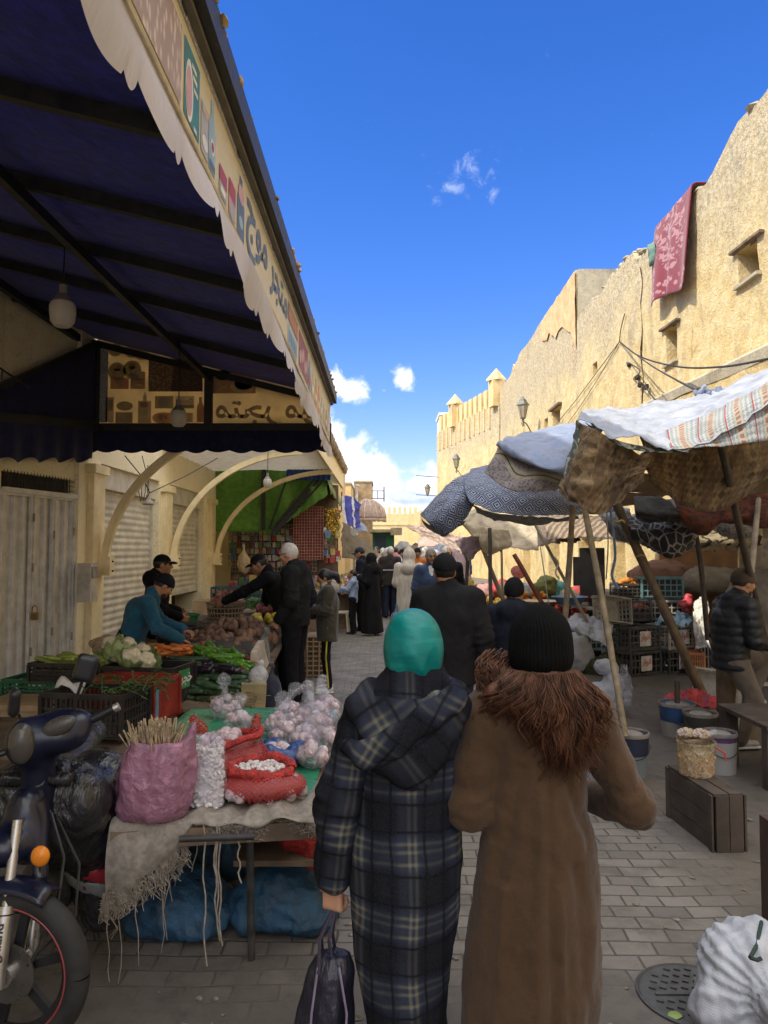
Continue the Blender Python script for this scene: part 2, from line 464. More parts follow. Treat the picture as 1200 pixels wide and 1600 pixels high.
# ================================================================== ground
def ground_mats():
 g = G('street_surface'); v = g.co(); x, y, z = g.sep(v)
 n = g.noise(v, .8, 8, .65); n2 = g.noise(v, 9, 7, .7); n3 = g.noise(v, 3.1, 6, .6); n5 = g.noise(v, 60, 5, .7)
 dc = g.mix(g.ramp(n, .3, .7), (.078, .068, .059), (.118, .103, .089))
 dc = g.mix(g.ramp(n2, .45, .75), dc, (.052, .047, .044)); dc = g.mix(g.math('MULTIPLY', g.ramp(n3, .58, .72), .7), dc, (.14, .128, .116))
 st = g.vor(v, 2.3, 'F1', 'Distance'); dc = g.mix(g.math('MULTIPLY', g.math('SUBTRACT', 1.0, g.ramp(g.math('ADD', st, g.math('MULTIPLY', n2, .3)), .18, .3)), .45), dc, (.075, .065, .058))
 w = g.n('ShaderNodeVectorMath', operation='ADD'); g.l(v, w.inputs[0])
 k = g.n('ShaderNodeVectorMath', operation='SCALE'); nn = g.n('ShaderNodeTexNoise'); g.l(v, nn.inputs[0]); nn.inputs['Scale'].default_value = 1.7
 g.l(nn.outputs['Color'], k.inputs[0]); k.inputs['Scale'].default_value = .07; g.l(k.outputs[0], w.inputs[1])
 b = g.n('ShaderNodeTexBrick'); g.l(w.outputs[0], b.inputs['Vector'])
 b.inputs['Scale'].default_value = 1; b.inputs['Brick Width'].default_value = .185; b.inputs['Row Height'].default_value = .108
 b.inputs['Mortar Size'].default_value = .008; b.inputs['Mortar Smooth'].default_value = .8; b.inputs['Bias'].default_value = -.1
 b.inputs['Color1'].default_value = (.19, .170, .148, 1); b.inputs['Color2'].default_value = (.118, .105, .092, 1); b.inputs['Mortar'].default_value = (.045, .041, .039, 1)
 c = g.mix(g.math('MULTIPLY', g.ramp(n5, .4, .8), .5), b.outputs[0], (.12, .108, .10))
 c = g.mix(g.math('MULTIPLY', g.ramp(n2, .5, .8), .5), c, (.065, .06, .057))
 c = g.mix(g.math('MULTIPLY', g.ramp(n3, .46, .66), .55), c, (.060, .052, .045)); c = g.mix(g.math('MULTIPLY', g.ramp(g.noise(v, 21, 6, .75), .58, .7), .6), c, (.22, .195, .165))
 wob = g.math('MULTIPLY_ADD', n, 1.6, -.8); wob = g.math('ADD', wob, g.math('MULTIPLY_ADD', n3, .7, -.35))
 side = g.math('SUBTRACT', g.math('ABSOLUTE', g.math('SUBTRACT', x, .1)), g.math('ADD', 1.75, g.math('MULTIPLY', g.math('MAXIMUM', g.math('SUBTRACT', y, 6.0), 0.0), .16)))
 near = g.math('SUBTRACT', 3.1, y)
 cov = g.ramp(g.math('ADD', g.math('MAXIMUM', side, g.math('MULTIPLY', near, 1.3)), wob), -.45, .35)
 cov = g.math('MAXIMUM', cov, g.math('MULTIPLY', g.ramp(g.math('ADD', n, g.math('MULTIPLY', n2, .3)), .74, .92), .6))
 cc = g.mix(cov, c, dc)
 h = g.math('MULTIPLY', g.math('SUBTRACT', 1.0, b.outputs[1]), g.math('SUBTRACT', 1.0, cov))
 nr = g.bump(h, .6, .008, g.bump(n2, .5, .012, g.bump(g.noise(v, 160, 4), .3, .003)))
 m = g.done(cc, g.math('MULTIPLY_ADD', n3, .35, .5), nr); return m, m
DIRT, PAVE = ground_mats()
b = MB(); b.poly([(-400, -60, 0), (400, -60, 0), (400, 700, 0), (-400, 700, 0)])
structure(b.build('ground', DIRT, origin=(0, 0, 0)), 'dusty grey brown street ground running under both rows of stalls', 'ground')
b = MB()   # paved strip with an uneven, dust-covered border
L, Rr = [], []
for i in range(90):
 y = -5 + i * .85
 wl = 2.0 + (.9 if y > 9 else .25 * math.sin(y * 2)) + .12 * math.sin(y * 3.1); wr = 2.2 + (.0 if y < 7 else min(1.6, (y - 7) * .25)) + .14 * math.sin(y * 2.3 + 1)
 L.append((-wl, y, .004)); Rr.append((wr, y, .004))
for i in range(89): b.poly([L[i], Rr[i], Rr[i+1], L[i+1]])
structure(b.build('pavement', PAVE, origin=(0, 0, .004)), 'grey block paving strip down the middle of the market street', 'paving')
# ================================================================== walls on the right
def plaster(name, base, lightc, darkc, patch, pscale=1.0, bump=.55, pfrac=.62, top=0):
 g = G(name); v = g.co()
 st = g.mapped(v, (1, 1, .5))
 n1 = g.noise(v, .55 * pscale, 8, .66, .4); n2 = g.noise(v, 3.2 * pscale, 8, .7, .3); n3 = g.noise(st, 1.3 * pscale, 6, .6); n4 = g.noise(v, 22, 6, .7)
 c = g.mix(g.ramp(n2, .36, .66), base, lightc)
 c = g.mix(g.ramp(n3, .52, .72), c, darkc); gr = g.noise(v, 24, 6, .8); c = g.mix(g.math('MULTIPLY', g.ramp(gr, .5, .66), g.math('MULTIPLY', g.ramp(g.noise(v, .7, 6, .6), .38, .62), .8)), c, dk(darkc, .6))
 c = g.mix(g.math('MULTIPLY', g.ramp(n1, pfrac, pfrac + .12), .75), c, patch)
 c = g.mix(g.math('MULTIPLY', g.ramp(n4, .56, .70), .55), c, dk(base, .45))
 if top:      # grey lichen and washed-out lime towards the wall head
  m = g.math('MULTIPLY', g.ramp(g.math('ADD', g.sep(v)[2], g.math('MULTIPLY_ADD', n1, 5.0, -2.5)), top-1.2, top+1.0), g.math('MULTIPLY_ADD', g.ramp(n4, .35, .62), .6, .3)); c = g.mix(m, c, g.mix(g.ramp(g.noise(v, 9, 6, .75), .4, .6), (.27, .235, .165), (.55, .49, .36)))
 pits = g.vor(g.mapped(v, (1, 1, 1.3)), 5.5, 'F1'); hp = g.ramp(pits, .0, .16)
 hh = g.math('ADD', g.math('MULTIPLY', n2, 1.0), g.math('MULTIPLY', n4, .45))
 crack = g.vor(g.n('ShaderNodeVectorMath', operation='ADD').outputs[0] if False else v, .55, 'DISTANCE_TO_EDGE');
 nw = g.noise(v, 2.5, 5, .6)
 ck = g.ramp(g.math('ADD', crack, g.math('MULTIPLY_ADD', nw, .10, -.05)), .0, .014)
 c = g.mix(g.math('MULTIPLY', g.math('SUBTRACT', 1.0, ck), g.math('MULTIPLY', g.ramp(n1, .5, .62), .45)), c, dk(base, .4))
 nr = g.bump(hh, bump, .06); nr = g.bump(hp, .35, .03, nr); pass
 return g.done(c, .92, nr, spec=.2)
M_WALL = plaster('ochre_plaster', (.60, .45, .205), (.73, .59, .33), (.40, .325, .20), (.58, .36, .14), .9, 1.25, .57, 7.9)
M_WALLG = plaster('grey_render', (.36, .32, .23), (.44, .39, .28), (.24, .21, .15), (.5, .40, .24))
M_BRICK = plaster('orange_masonry', (.62, .37, .18), (.70, .50, .28), (.45, .28, .15), (.66, .53, .31))
M_FAR = plaster('far_ochre', (.64, .47, .22), (.72, .55, .29), (.46, .35, .2), (.6, .42, .2), .6)
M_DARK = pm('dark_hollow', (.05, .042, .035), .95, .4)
M_WOOD = pm('weathered_wood', (.15, .105, .07), .8, .45, 5, .5, 60)
M_IRON = pm('dark_iron', (.035, .033, .032), .55, .4, 20, .2, 150)
def wall_run(b, plan, top, holes, dz=.33, amp=.05, depth=.42, step=.34, nom=9.4, back=.9, seed=0, z0=0.0):
 """b: MB.  plan: list of (x,y) along which s runs; top(s)->z; holes: (s0,s1,z0,z1)"""
 pl = np.array(plan, float); seg = np.linalg.norm(np.diff(pl, axis=0), axis=1); cum = np.concatenate([[0], np.cumsum(seg)])
 S = set(np.round(np.arange(0, cum[-1], step), 3)) | set(np.round(cum, 3)); Z = set(np.round(np.arange(z0, nom, dz), 3)) | {nom}
 for h in holes: S |= {round(h[0], 3), round(h[1], 3)}; Z |= {round(h[2], 3), round(h[3], 3)}
 def thin(q, keep):
  q = sorted(q); r = [q[0]]
  for t in q[1:]:
   if t - r[-1] > .09 or t in keep:
    if t - r[-1] <= .09 and r[-1] not in keep: r.pop()
    r.append(t)
  return r
 ks = {round(h[i], 3) for h in holes for i in (0, 1)} | set(np.round(cum, 3)); kz = {round(h[i], 3) for h in holes for i in (2, 3)} | {nom, z0}
 S = thin(S, ks); Z = thin(Z, kz)
 xs = np.interp(S, cum, pl[:, 0]); ys = np.interp(S, cum, pl[:, 1])
 nrm = []
 for i, s in enumerate(S):
  k = min(len(seg)-1, max(0, int(np.searchsorted(cum, s + .01) - 1))); d = (pl[k+1]-pl[k]) / seg[k]; nrm.append((-d[1], d[0]))
 base = len(b.V); nz = len(Z); zt = nom - 2.0
 for i, s in enumerate(S):
  t = top(s)
  for z in Z:
   zz = z if z < zt else zt + (z - zt) * (t - zt) / (nom - zt)
   o = amp * float(fbm(np.array(s * .8 + seed), np.array(zz * .8), s=3)) + amp * .5 * float(fbm(np.array(s * 3. + seed), np.array(zz * 3.), s=9))
   b.v((xs[i] + nrm[i][0] * o, ys[i] + nrm[i][1] * o, zz))
 def inh(i, j):
  sm, zm = (S[i]+S[i+1])/2, (Z[j]+Z[j+1])/2
  return any(h[0] < sm < h[1] and h[2] < zm < h[3] for h in holes)
 for i in range(len(S)-1):
  for j in range(nz-1):
   if not inh(i, j): b.f((base+i*nz+j, base+i*nz+j+1, base+(i+1)*nz+j+1, base+(i+1)*nz+j))
 for h in holes:
  i0, i1 = S.index(round(h[0], 3)), S.index(round(h[1], 3)); j0, j1 = Z.index(round(h[2], 3)), Z.index(round(h[3], 3))
  dp = h[4] if len(h) > 4 else depth
  loop = [(i, j0) for i in range(i0, i1)] + [(i1, j) for j in range(j0, j1)] + [(i, j1) for i in range(i1, i0, -1)] + [(i0, j) for j in range(j1, j0, -1)]
  out = [base + i*nz + j for i, j in loop]; inn = []
  for i, j in loop:
   p = b.V[base + i*nz + j]; inn.append(b.v((p[0] - nrm[i0][0]*dp, p[1] - nrm[i0][1]*dp, p[2])))
  for q in range(len(loop)): w = (q+1) % len(loop); b.f((out[q], out[w], inn[w], inn[q]))
  b.cur = 1; b.f(inn); b.cur = 0
 bk = []
 for i in range(len(S)):
  p = b.V[base + i*nz + nz-1]; bk.append((b.v((p[0]-nrm[i][0]*back, p[1]-nrm[i][1]*back, p[2]+.04)), b.v((p[0]-nrm[i][0]*back, p[1]-nrm[i][1]*back, z0))))
 for i in range(len(S)-1):
  b.f((base+i*nz+nz-1, bk[i][0], bk[i+1][0], base+(i+1)*nz+nz-1)); b.f((bk[i][0], bk[i][1], bk[i+1][1], bk[i+1][0]))
 for i in (0, len(S)-1):
  q = [base+i*nz+j for j in range(nz)] + [bk[i][0], bk[i][1]]; b.f(q if i == 0 else q[::-1])
XW = 6.5
def sy(px, X=XW): return onX(px, HOR, X).y
def hole(px0, px1, py0, py1, X=XW, y0=0, dep=.42):
 a, c = sorted((sy(px0, X), sy(px1, X))); pm_ = (px0+px1)/2
 return (a-y0, c-y0, onX(pm_, py1, X).z, onX(pm_, py0, X).z, dep)
def w1():
 th = thing('fortress_wall', 'long sunlit ochre fortress wall near the camera with a red blanket on top', 'wall', (6.5, 12, 0))
 y0 = -10
 holes = [hole(1165, 1197, 374, 428, y0=y0), hole(1047, 1064, 506, 562, y0=y0), hole(931, 938, 564, 580, y0=y0, dep=.25)]
 def top(s):
  y = s + y0; z = 9.16 + .12*math.sin(y*1.7) * .5 + .10*float(vnoise(np.array(y*1.3), np.array(0.)))
  if y < 13.6: z += .36
  elif y < 14.4: z += .36*(14.4-y)/.8
  if y > 18.6: z += .28
  if 20.4 < y < 21.6: z += .14
  return z
 b = MB(); wall_run(b, [(XW, y0), (XW, 24.5)], top, holes, nom=9.2)
 b.build('wall', [M_WALL, M_DARK], th, True, 50)
 for (px0, px1, py0, py1) in ((1165, 1197, 374, 428), (1047, 1064, 506, 562)):
  h = hole(px0, px1, py0, py1); b = MB()
  b.box((XW-.03, (h[0]+h[1])/2-.05, h[3]+.03), (.16, h[1]-h[0]+.42, .05), (.04, .1, 0));
  b.build('lintel', M_WOOD, th, False)
  b = MB(); b.box((XW-.0, (h[0]+h[1])/2, h[2]-.03), (.16, h[1]-h[0]+.14, .06)); b.build('sill', M_WALLG, th, False)
 b = MB(); ya = sy(1000); pts = []
 for j in range(24):
  z = 3.4 + j*.24
  for i in range(4):
   pts.append((XW - .035 - .05*float(fbm(np.array(i*1.3), np.array(z*2.), s=5)), ya - .45 + i*.3 + .06*math.sin(z*5+i), z))
 b.grid(np.array(pts).reshape(24, 4, 3)); b.build('plaster_strip', M_WALL, th, True)
 b = MB(); rr = random.Random(3)
 for i in range(46):
  y = 11.5 + i*.28 + rr.uniform(-.1, .1); b.ball((XW+.12+rr.uniform(-.05, .2), y, top(y-y0)+.02), (rr.uniform(.08, .2), rr.uniform(.08, .2), rr.uniform(.04, .11)), 7, jit=.2, seed=i)
 b.build('coping', M_WALLG, th, False)['kind'] = 'stuff'
w1()
def w2():
 th = thing('fortress_wall', 'taller part of the ochre fortress wall with orange masonry and a grey end face', 'wall', (6.5, 30, 0))
 holes = [hole(866, 877, 636, 664, y0=24.5), hole(853, 858, 652, 672, y0=24.5, dep=.3), hole(739, 743, 690, 722, y0=24.5, X=6.5), hole(747, 751, 680, 708, y0=24.5), (24.5-18.9, 24.5-18.3, 4.9, 5.3, .2)]
 holes = [h for h in holes if 0 < h[0] and h[1] < 16.2]
 def top(s):
  y = s + 24.5; z = 11.15 + .05*math.sin(y*1.3) - .012*(y-24.5)
  if y > 36.6: z -= .35
  if 36.6 < y < 37.6: z += .5*(37.6-y)
  if 35.2 < y <= 36.6: z -= .15
  return z
 b = MB(); wall_run(b, [(XW, 24.5), (XW, 40.8)], top, holes, nom=11.2, seed=40, back=2.4)
 b.build('wall', [M_WALL, M_DARK], th, True, 50)
 b = MB(); b.bx((XW+.06, 24.38, 8.6), (XW+2.3, 24.52, 11.16)); b.build('end_face', M_WALLG, th, False)
 pts = []
 for i in range(16):
  y = 24.45 + i*.36
  for j in range(9):
   zl = 8.9 + .9*float(fbm(np.array(y*.9), np.array(1.), s=8)) + (y-24.5)*.30
   pts.append((XW-.05-.05*float(fbm(np.array(y*3), np.array(j*.8), s=4)), y, zl + (11.12-.012*(y-24.5)-zl)*j/8))
 b = MB(); b.grid(np.array(pts).reshape(16, 9, 3)); b.build('masonry_patch', M_BRICK, th, True)
 b = MB(); h = hole(866, 877, 636, 664); b.box((XW-.03, (h[0]+h[1])/2-.05, h[3]+.04), (.2, h[1]-h[0]+.5, .08)); b.build('lintel', M_WOOD, th, False)
w2()
def w3():
 th = thing('fortress_wall', 'crenellated far stretch of ochre fortress wall turning towards the street', 'wall', (5, 46, 0))
 A, B = (6.42, 40.8), (3.75, 52.0); Ld = math.hypot(B[0]-A[0], B[1]-A[1])
 b = MB(); wall_run(b, [A, B], lambda s: 9.9, [(2.2, 2.45, 5.2, 6.2, .2)], nom=9.9, seed=80, back=2.0)
 dx, dy = (B[0]-A[0])/Ld, (B[1]-A[1])/Ld; nx, ny = -dy, dx
 b.build('wall', [M_WALL, M_DARK], th, True, 50)
 rz = math.atan2(dy, dx)
 for k in range(12):
  s = 1.3 + k*.86; c = (A[0]+dx*s - nx*.25, A[1]+dy*s - ny*.25)
  b = MB(); b.box((c[0], c[1], 10.45), (.5, .45, 1.15), (0, 0, rz)); b.build('merlon', M_FAR, th, False)
 for s in (.45, 7.6):
  c = (A[0]+dx*s, A[1]+dy*s); b = MB()
  b.box((c[0]+.05, c[1], 10.5), (.7, .7, 1.5), (0, 0, rz)); b.lathe([(.60, 11.23), (.56, 11.33), (.02, 11.95)], (c[0]+.05, c[1], 0), 4)
  b.build('turret', M_FAR, th, False)
 b = MB()
 for k in range(12):
  s = 1.3 + k*.86; c = (A[0]+dx*s + nx*.03, A[1]+dy*s + ny*.03); b.box((c[0], c[1], 9.3), (.16, .1, 1.3), (0, 0, rz))
 b.build('pilaster_strip', M_FAR, th, False)
 t2 = thing('white_tower', 'small whitewashed tower showing above the end of the fortress wall', 'tower', (4.9, 55, 0))
 b = MB(); b.bx((4.15, 54, 0), (6.5, 57, 11.6)); b.build('wall', pm('whitewash', (.72, .72, .70), .9, .1), t2, False)
 b = MB(); b.bx((4.05, 53.9, 11.6), (6.6, 57.1, 11.8)); b.build('parapet', pm('whitewash', (.72, .72, .70)), t2, False)
w3()
def w_far():
 th = thing('city_wall', 'distant pale ochre city wall with crenellations closing off the street', 'wall', (3, 110, 0))
 b = MB(); b.bx((-14, 110, 0), (5.0, 112, 7.0)); b.bx((5.0, 110.0, 0), (30, 112, 6.6)); b.build('wall', M_FAR, th, False)
 b = MB(); b.bx((4.4, 109.2, 0), (5.4, 110.0, 7.3)); b.build('buttress', M_FAR, th, False)
 for k in range(34):
  x = -8 + k*.78; zz = 7.0 if x < 5 else 6.6
  b = MB(); b.bx((x, 110.1, zz), (x+.46, 110.7, zz+1.0)); b.build('merlon', M_FAR, th, False)
 b = MB(); b.bx((-14, 109.9, 5.3), (30, 110, 5.5)); b.build('string_course', M_FAR, th, False)
w_far()
def w_buttress():
 th = thing('retaining_wall', 'lower ochre retaining wall with grey sloped top in front of the fortress wall', 'wall', (6.1, 12, 0))
 b = MB(); X = 5.95; y0 = -8; y1 = 17.0
 doors = [(20.6, 21.5), (23.0, 24.2)]
 wall_run(b, [(X, y0), (X, y1)], lambda s: 4.55 + .028*(s+y0), [(17.6, 18.9, .0, 2.2, .5), (20.4, 21.3, .0, 2.1, .5)], nom=4.7, back=.55, seed=11)
 b.build('wall', [M_WALL, M_DARK], th, True, 50)
 pts = []
 for i in range(60):
  y = y0 + i*(y1-y0)/59; z = 4.55+.028*y
  pts.append([(X-.012, y, z-.16-.08*float(fbm(np.array(y*1.7), np.array(3.), s=6))), (X-.03, y, z+.0), (X+.02, y, z+.06), (X+.54, y, z+.20)])
 b = MB(); b.grid(np.array(pts)); b.build('sloped_coping', M_WALLG, th, True)
 b = MB(); wall_run(b, [(5.95, 17.02), (5.95, 40)], lambda s: 3.3, [(1.2, 2.4, 0, 2.3, .7), (4.4, 5.6, 0, 2.2, .7), (8, 9.6, 0, 2.3, .7), (13, 14.5, 0, 2.3, .7)], nom=3.3, back=.5, seed=60)
 b.build('shop_front', [M_WALL, M_DARK], th, True, 50)
w_buttress()
# ================================================================== left shops
M_CREAM = plaster('cream_plaster', (.86, .76, .50), (.88, .79, .55), (.80, .69, .44), (.84, .72, .46), 1.5, .2, .7)
M_CREAMP = pm('cream_paint', (.84, .71, .43), .5, .12, 5, .15, 90)
M_GATE = pm('grey_white_gate', (.66, .64, .59), .45, .16, 7, .2, 60, col2=(.74, .72, .67))
M_SHUT = pm('shutter_grey', (.56, .52, .42), .45, .2, 4, .15, 90)
M_NAVY = cloth_m('navy_canvas', (.012, .014, .06), .35, .75)
M_NAVY2 = cloth_m('navy_roof_sheet', (.016, .028, .36), .35, .6)
M_BLACK = pm('black_steel', (.02, .02, .02), .5, .4, 15, .25, 120)
M_BLUEP = cloth_m('blue_valance', (.03, .09, .30), .3)
XL = -4.0; HB = 8.9
GA, GB = (-4.37, 8.35), (-4.06, 9.62)        # gate plane ends
def left_building():
 th = thing('shop_building', 'cream plastered shop building on the left with roller shutters and a white steel gate', 'building', (-4.2, 10, 0))
 b = MB()
 b.bx((-4.9, -14, 0), (-4.36, 8.35, HB))                                   # near wall
 def slab(p, q, z0, z1, t=.4):
  d = Vector((q[0]-p[0], q[1]-p[1], 0)).normalized(); n = Vector((-d.y, d.x, 0))
  P0, P1 = Vector((p[0], p[1], z0)), Vector((q[0], q[1], z0)); b.prism([P0, P1, P1+n*t, P0+n*t], (0, 0, z1-z0))
 slab(GA, GB, 2.62, HB)
 b.bx((-4.7, 9.62, 0), (XL, 10.36, HB)); HB2 = 7.3                                     # pilaster beside the gate
 b.bx((-4.7, 10.36, 2.93), (XL, 21.5, HB2))
 b.bx((-4.7, 13.06, 0), (XL, 13.72, 2.93)); b.bx((-4.7, 16.3, 0), (XL, 17.5, 2.93)); b.bx((-4.7, 20.5, 0), (XL, 21.5, 2.93))
 b.bx((-5.1, 10.36, 0), (-4.7, 21.5, HB2)); b.bx((-5.6, 8.35, 0), (-5.1, 10.4, HB)); b.bx((-5.4, -14, HB), (-3.8, 10.5, HB+.2)); b.bx((-5.4, 10.36, HB2), (-3.85, 21.5, HB2+.2))
 b.build('wall', M_CREAM, th, False)
 for y in (10.1, 13.4, 16.9):
  b = MB(); b.bx((XL, y-.2, 0), (XL+.09, y+.2, 2.75)); b.bx((XL, y-.26, 2.75), (XL+.13, y+.26, 2.87)); b.build('pilaster', M_CREAMP, th, False)
 for (y0, y1, zb) in ((10.36, 13.06, .0), (13.72, 16.3, .88)):
  pts = []; n = 130
  for i in range(n):
   z = zb + (2.9-zb)*i/(n-1); o = .018*abs(math.sin(z*math.pi/.105))
   pts.append([(XL-.16+o, y0, z), (XL-.16+o, y1, z)])
  b = MB(); b.grid(np.array(pts)); b.bx((XL-.2, y0, zb-.07), (XL-.13, y1, zb))
  s = b.build('roller_shutter', M_SHUT, th, True, 60)
  b = MB(); b.bx((XL-.2, y0, 2.6), (XL-.06, y1, 2.93)); b.build('shutter_box', M_SHUT, th, False)
  for yy in (y0+.03, y1-.03):
   b = MB(); b.bx((XL-.2, yy-.03, zb-.07), (XL-.1, yy+.03, 2.6)); b.build('guide_rail', M_SHUT, th, False)
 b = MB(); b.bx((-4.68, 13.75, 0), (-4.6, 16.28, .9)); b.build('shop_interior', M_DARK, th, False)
 ga, gb = Vector((*GA, 0)), Vector((*GB, 0)); d = (gb-ga).normalized(); n = Vector((d.y, -d.x, 0)); W = (gb-ga).length
 def gp(u, z, o): return ga + d*u + n*o + Vector((0, 0, z))
 ribs = [];
 u = 0
 while u < W - .02: ribs.append(u); u += .145
 for (u0, u1) in ((0.0, .50), (.52, .88), (.90, W)):
  pts = []; q = u0
  us = []
  k = 0
  while q < u1:
   for du, o in ((0, .0), (.045, .0), (.055, .035), (.10, .035), (.11, 0)):
    if q+du <= u1: us.append((q+du, o))
   q += .15
  us.append((u1, 0))
  b = MB(); b.grid(np.array([[gp(a, .06, -.02+o), gp(a, 2.36, -.02+o)] for a, o in us]))
  b.beam(gp(u0+.015, .05, .02), gp(u0+.015, 2.37, .02), .035); b.beam(gp(u1-.015, .05, .02), gp(u1-.015, 2.37, .02), .035); b.beam(gp(u0, 2.37, .02), gp(u1, 2.37, .02), .05); b.beam(gp(u0, .08, .02), gp(u1, .08, .02), .06)
  gl = b.build('gate_leaf', M_GATE, th, True, 20)
 for uu, z in ((.51, .5), (.51, 1.5), (.51, 2.1), (W-.05, .6), (W-.05, 1.95), (.88, 1.9), (.88, .7)):
  b = MB(); b.tube([gp(uu, z-.05, .045), gp(uu, z+.05, .045)], .012, 8); b.build('hinge', pm('hinge_grey', (.25, .22, .18), .6, .3), th)
 b = MB(); c = gp(.53, .92, .07); b.box(c, (.07, .05, .09)); b.tube([c+Vector((-.03, 0, .04)), c+Vector((-.03, 0, .1)), c+Vector((0, 0, .13)), c+Vector((.03, 0, .1)), c+Vector((.03, 0, .04))], .008, 6); b.build('padlock', pm('old_brass', (.3, .2, .09), .45, .3, metal=.7), th)
 b = MB(); b.beam(gp(0, 2.40, .05), gp(W, 2.40, .05), .06); b.build('gate_lintel', M_GATE, th, False)
 b = MB()
 for i in range(int(W/.055)): b.tube([gp(i*.055, 2.42, 0), gp(i*.055, 2.64, 0)], .006, 5)
 for z in (2.47, 2.53, 2.59): b.tube([gp(0, z, .005), gp(W, z, .005)], .004, 5)
 b.build('grille', M_BLACK, th)
 b = MB(); b.poly([gp(0, 2.42, -.08), gp(W, 2.42, -.08), gp(W, 2.64, -.08), gp(0, 2.64, -.08)]); b.build('grille_backing', M_DARK, th, False)
 b = MB(); b.beam(gp(-.2, .03, .06), gp(W, .03, .06), .12, .06); b.build('threshold', pm('red_oxide', (.22, .03, .025), .6), th, False)
 b = MB(); p = onX(128, 910, XL+.09); b.box((XL+.16, p.y, p.z), (.17, .24, .50)); b.build('meter_box', pm('meter_plastic', (.52, .48, .40), .4), th, False)
 b = MB(); b.box((XL+.25, p.y, p.z+.13), (.015, .17, .15)); b.build('meter_window', pm('meter_glass', (.25, .26, .25), .15), th, False)
left_building()
def braces():
 for (y, a) in ((10.15, 2.45), (13.45, 2.35), (16.95, 2.65)):
  th = thing('arched_brace', {10.15: 'cream curved awning brace between the gate pilaster and the first shutter', 13.45: 'cream curved awning brace between the two roller shutters', 16.95: 'cream curved awning brace beside the green shop awning'}[y], 'brace', (XL+.1, y, 1.5), group='curved cream braces under the canopy')
  b = MB(); n = 22; prev = None; V = []
  for i in range(n):
   t = (math.pi/2)*i/(n-1); c = Vector((XL+.16 + a*(1-math.cos(t)), y, 1.45 + 2.05*math.sin(t))); nn = Vector((-math.cos(t)*2.05, 0, math.sin(t)*a)).normalized()
   V.append([c+nn*.05+Vector((0, -.05, 0)), c+nn*.05+Vector((0, .05, 0)), c-nn*.05+Vector((0, .05, 0)), c-nn*.05+Vector((0, -.05, 0)), c+nn*.05+Vector((0, -.05, 0))])
  b.grid(np.array(V)); b.build('arc', M_CREAMP, th, True, 40)
  b = MB(); b.bx((XL+.09, y-.09, 1.36), (XL+.26, y+.09, 1.62)); b.build('foot_bracket', M_CREAMP, th, False)
  b = MB()
  for z in (1.42, 1.55): b.tube([(XL+.26, y, z), (XL+.28, y, z)], .014, 6)
  b.build('bolt', M_IRON, th)
braces()
def canopy():
 th = thing('shop_canopy', 'flat cream canopy with tiled edge behind the blue awning, carried by curved braces', 'canopy', (-2.6, 16, 3.7))
 b = MB(); pts = []
 for i in range(60):
  y = 13.2 + 8.4*i/59; o = .02*math.sin(i*2.2)
  pts.append([(-4.0, y, 3.56+o), (-1.25, y, 3.66+o)])
 b.grid(np.array(pts)); b.build('soffit', pm('canopy_white', (.70, .64, .52), .6, .1, transl=.25), th, True, 60)
 b = MB(); b.bx((-1.25, 13.2, 3.50), (-1.19, 21.6, 3.98)); b.build('fascia', M_CREAMP, th, False)
 b = MB(); rr = random.Random(5)
 for i in range(34):
  y = 13.3+i*.25; b.tube([(-1.55, y, 4.16), (-1.08, y, 4.0+rr.uniform(-.01, .02))], .1, 7)
 b.build('roof_tiles', pm('old_tiles', (.30, .23, .15), .9, .4, 3, .5, 40), th)
 b = MB(); pts = []
 for i in range(70):
  x = -2.3 + 1.05*i/69; pts.append([(x, 17.3+.03*math.sin(i*.9), 3.6), (x, 17.25+.04*math.sin(i*.9), 3.36-.03*abs(math.sin(i*.45)))])
 b.grid(np.array(pts)); b.build('blue_valance', M_BLUEP, th, True)
canopy()
# ================================================================== big navy awning with printed banner
XB = -.74; YG = 10.0
def roofz(x): return 4.58 + (x+4.0)*(3.76-4.58)/(4.0-.74)
def bzb(y): return 3.263 - max(0, y-5)*.0306
M_BAN = None
def banner_mats():
 g = G('printed_banner'); v = g.co(); n = g.noise(v, 1.2, 5, .6)
 c = g.mix(g.ramp(n, .3, .7), (.78, .67, .40), (.84, .74, .48))
 c = g.mix(g.math('MULTIPLY', g.ramp(g.noise(v, 7, 6, .7), .6, .8), .25), c, (.5, .42, .27))
 nr = g.bump(g.noise(v, 3, 4), .3, .03)
 a = g.done(c, .45, nr, transl=.3)
 g = G('white_valance'); v = g.co(); n = g.noise(g.mapped(v, (1, 3, .6)), 3, 5, .6)
 c = g.mix(n, (.58, .54, .56), (.70, .66, .68)); nr = g.bump(n, .4, .04)
 return a, g.done(c, .6, nr, transl=.25)
M_BAN, M_VAL = banner_mats()
def speck(name, c1, c2, scale, thr=.5, stretch=(1, 1, 1), rough=.5):
 if name in _cache: return _cache[name]
 g = G(name); v = g.mapped(g.co(), stretch); d = g.vor(v, scale); f = g.ramp(d, thr-.25, thr+.1)
 c = g.mix(f, c1, c2); c = g.mix(g.math('MULTIPLY', g.noise(v, scale*.4, 4), .5), c, dk(c1, .7))
 m = g.done(c, rough, g.bump(d, .15, .004)); _cache[name] = m; return m
M_RICE = speck('print_rice', (.66, .52, .38), (.33, .22, .13), 32, .42, (1, 1, .45))
M_BEAN = speck('print_lentils', (.42, .27, .12), (.17, .085, .04), 30, .45)
M_BEAN2 = speck('print_spice', (.16, .08, .05), (.07, .035, .025), 26, .45)
M_BORD = speck('print_border', (.70, .66, .58), (.22, .22, .24), 55, .42)
INK = {}
def flat(name, c, v=.12):
 INK[name] = c; return pm('ink_' + name, c, .5, v, 12, 0)
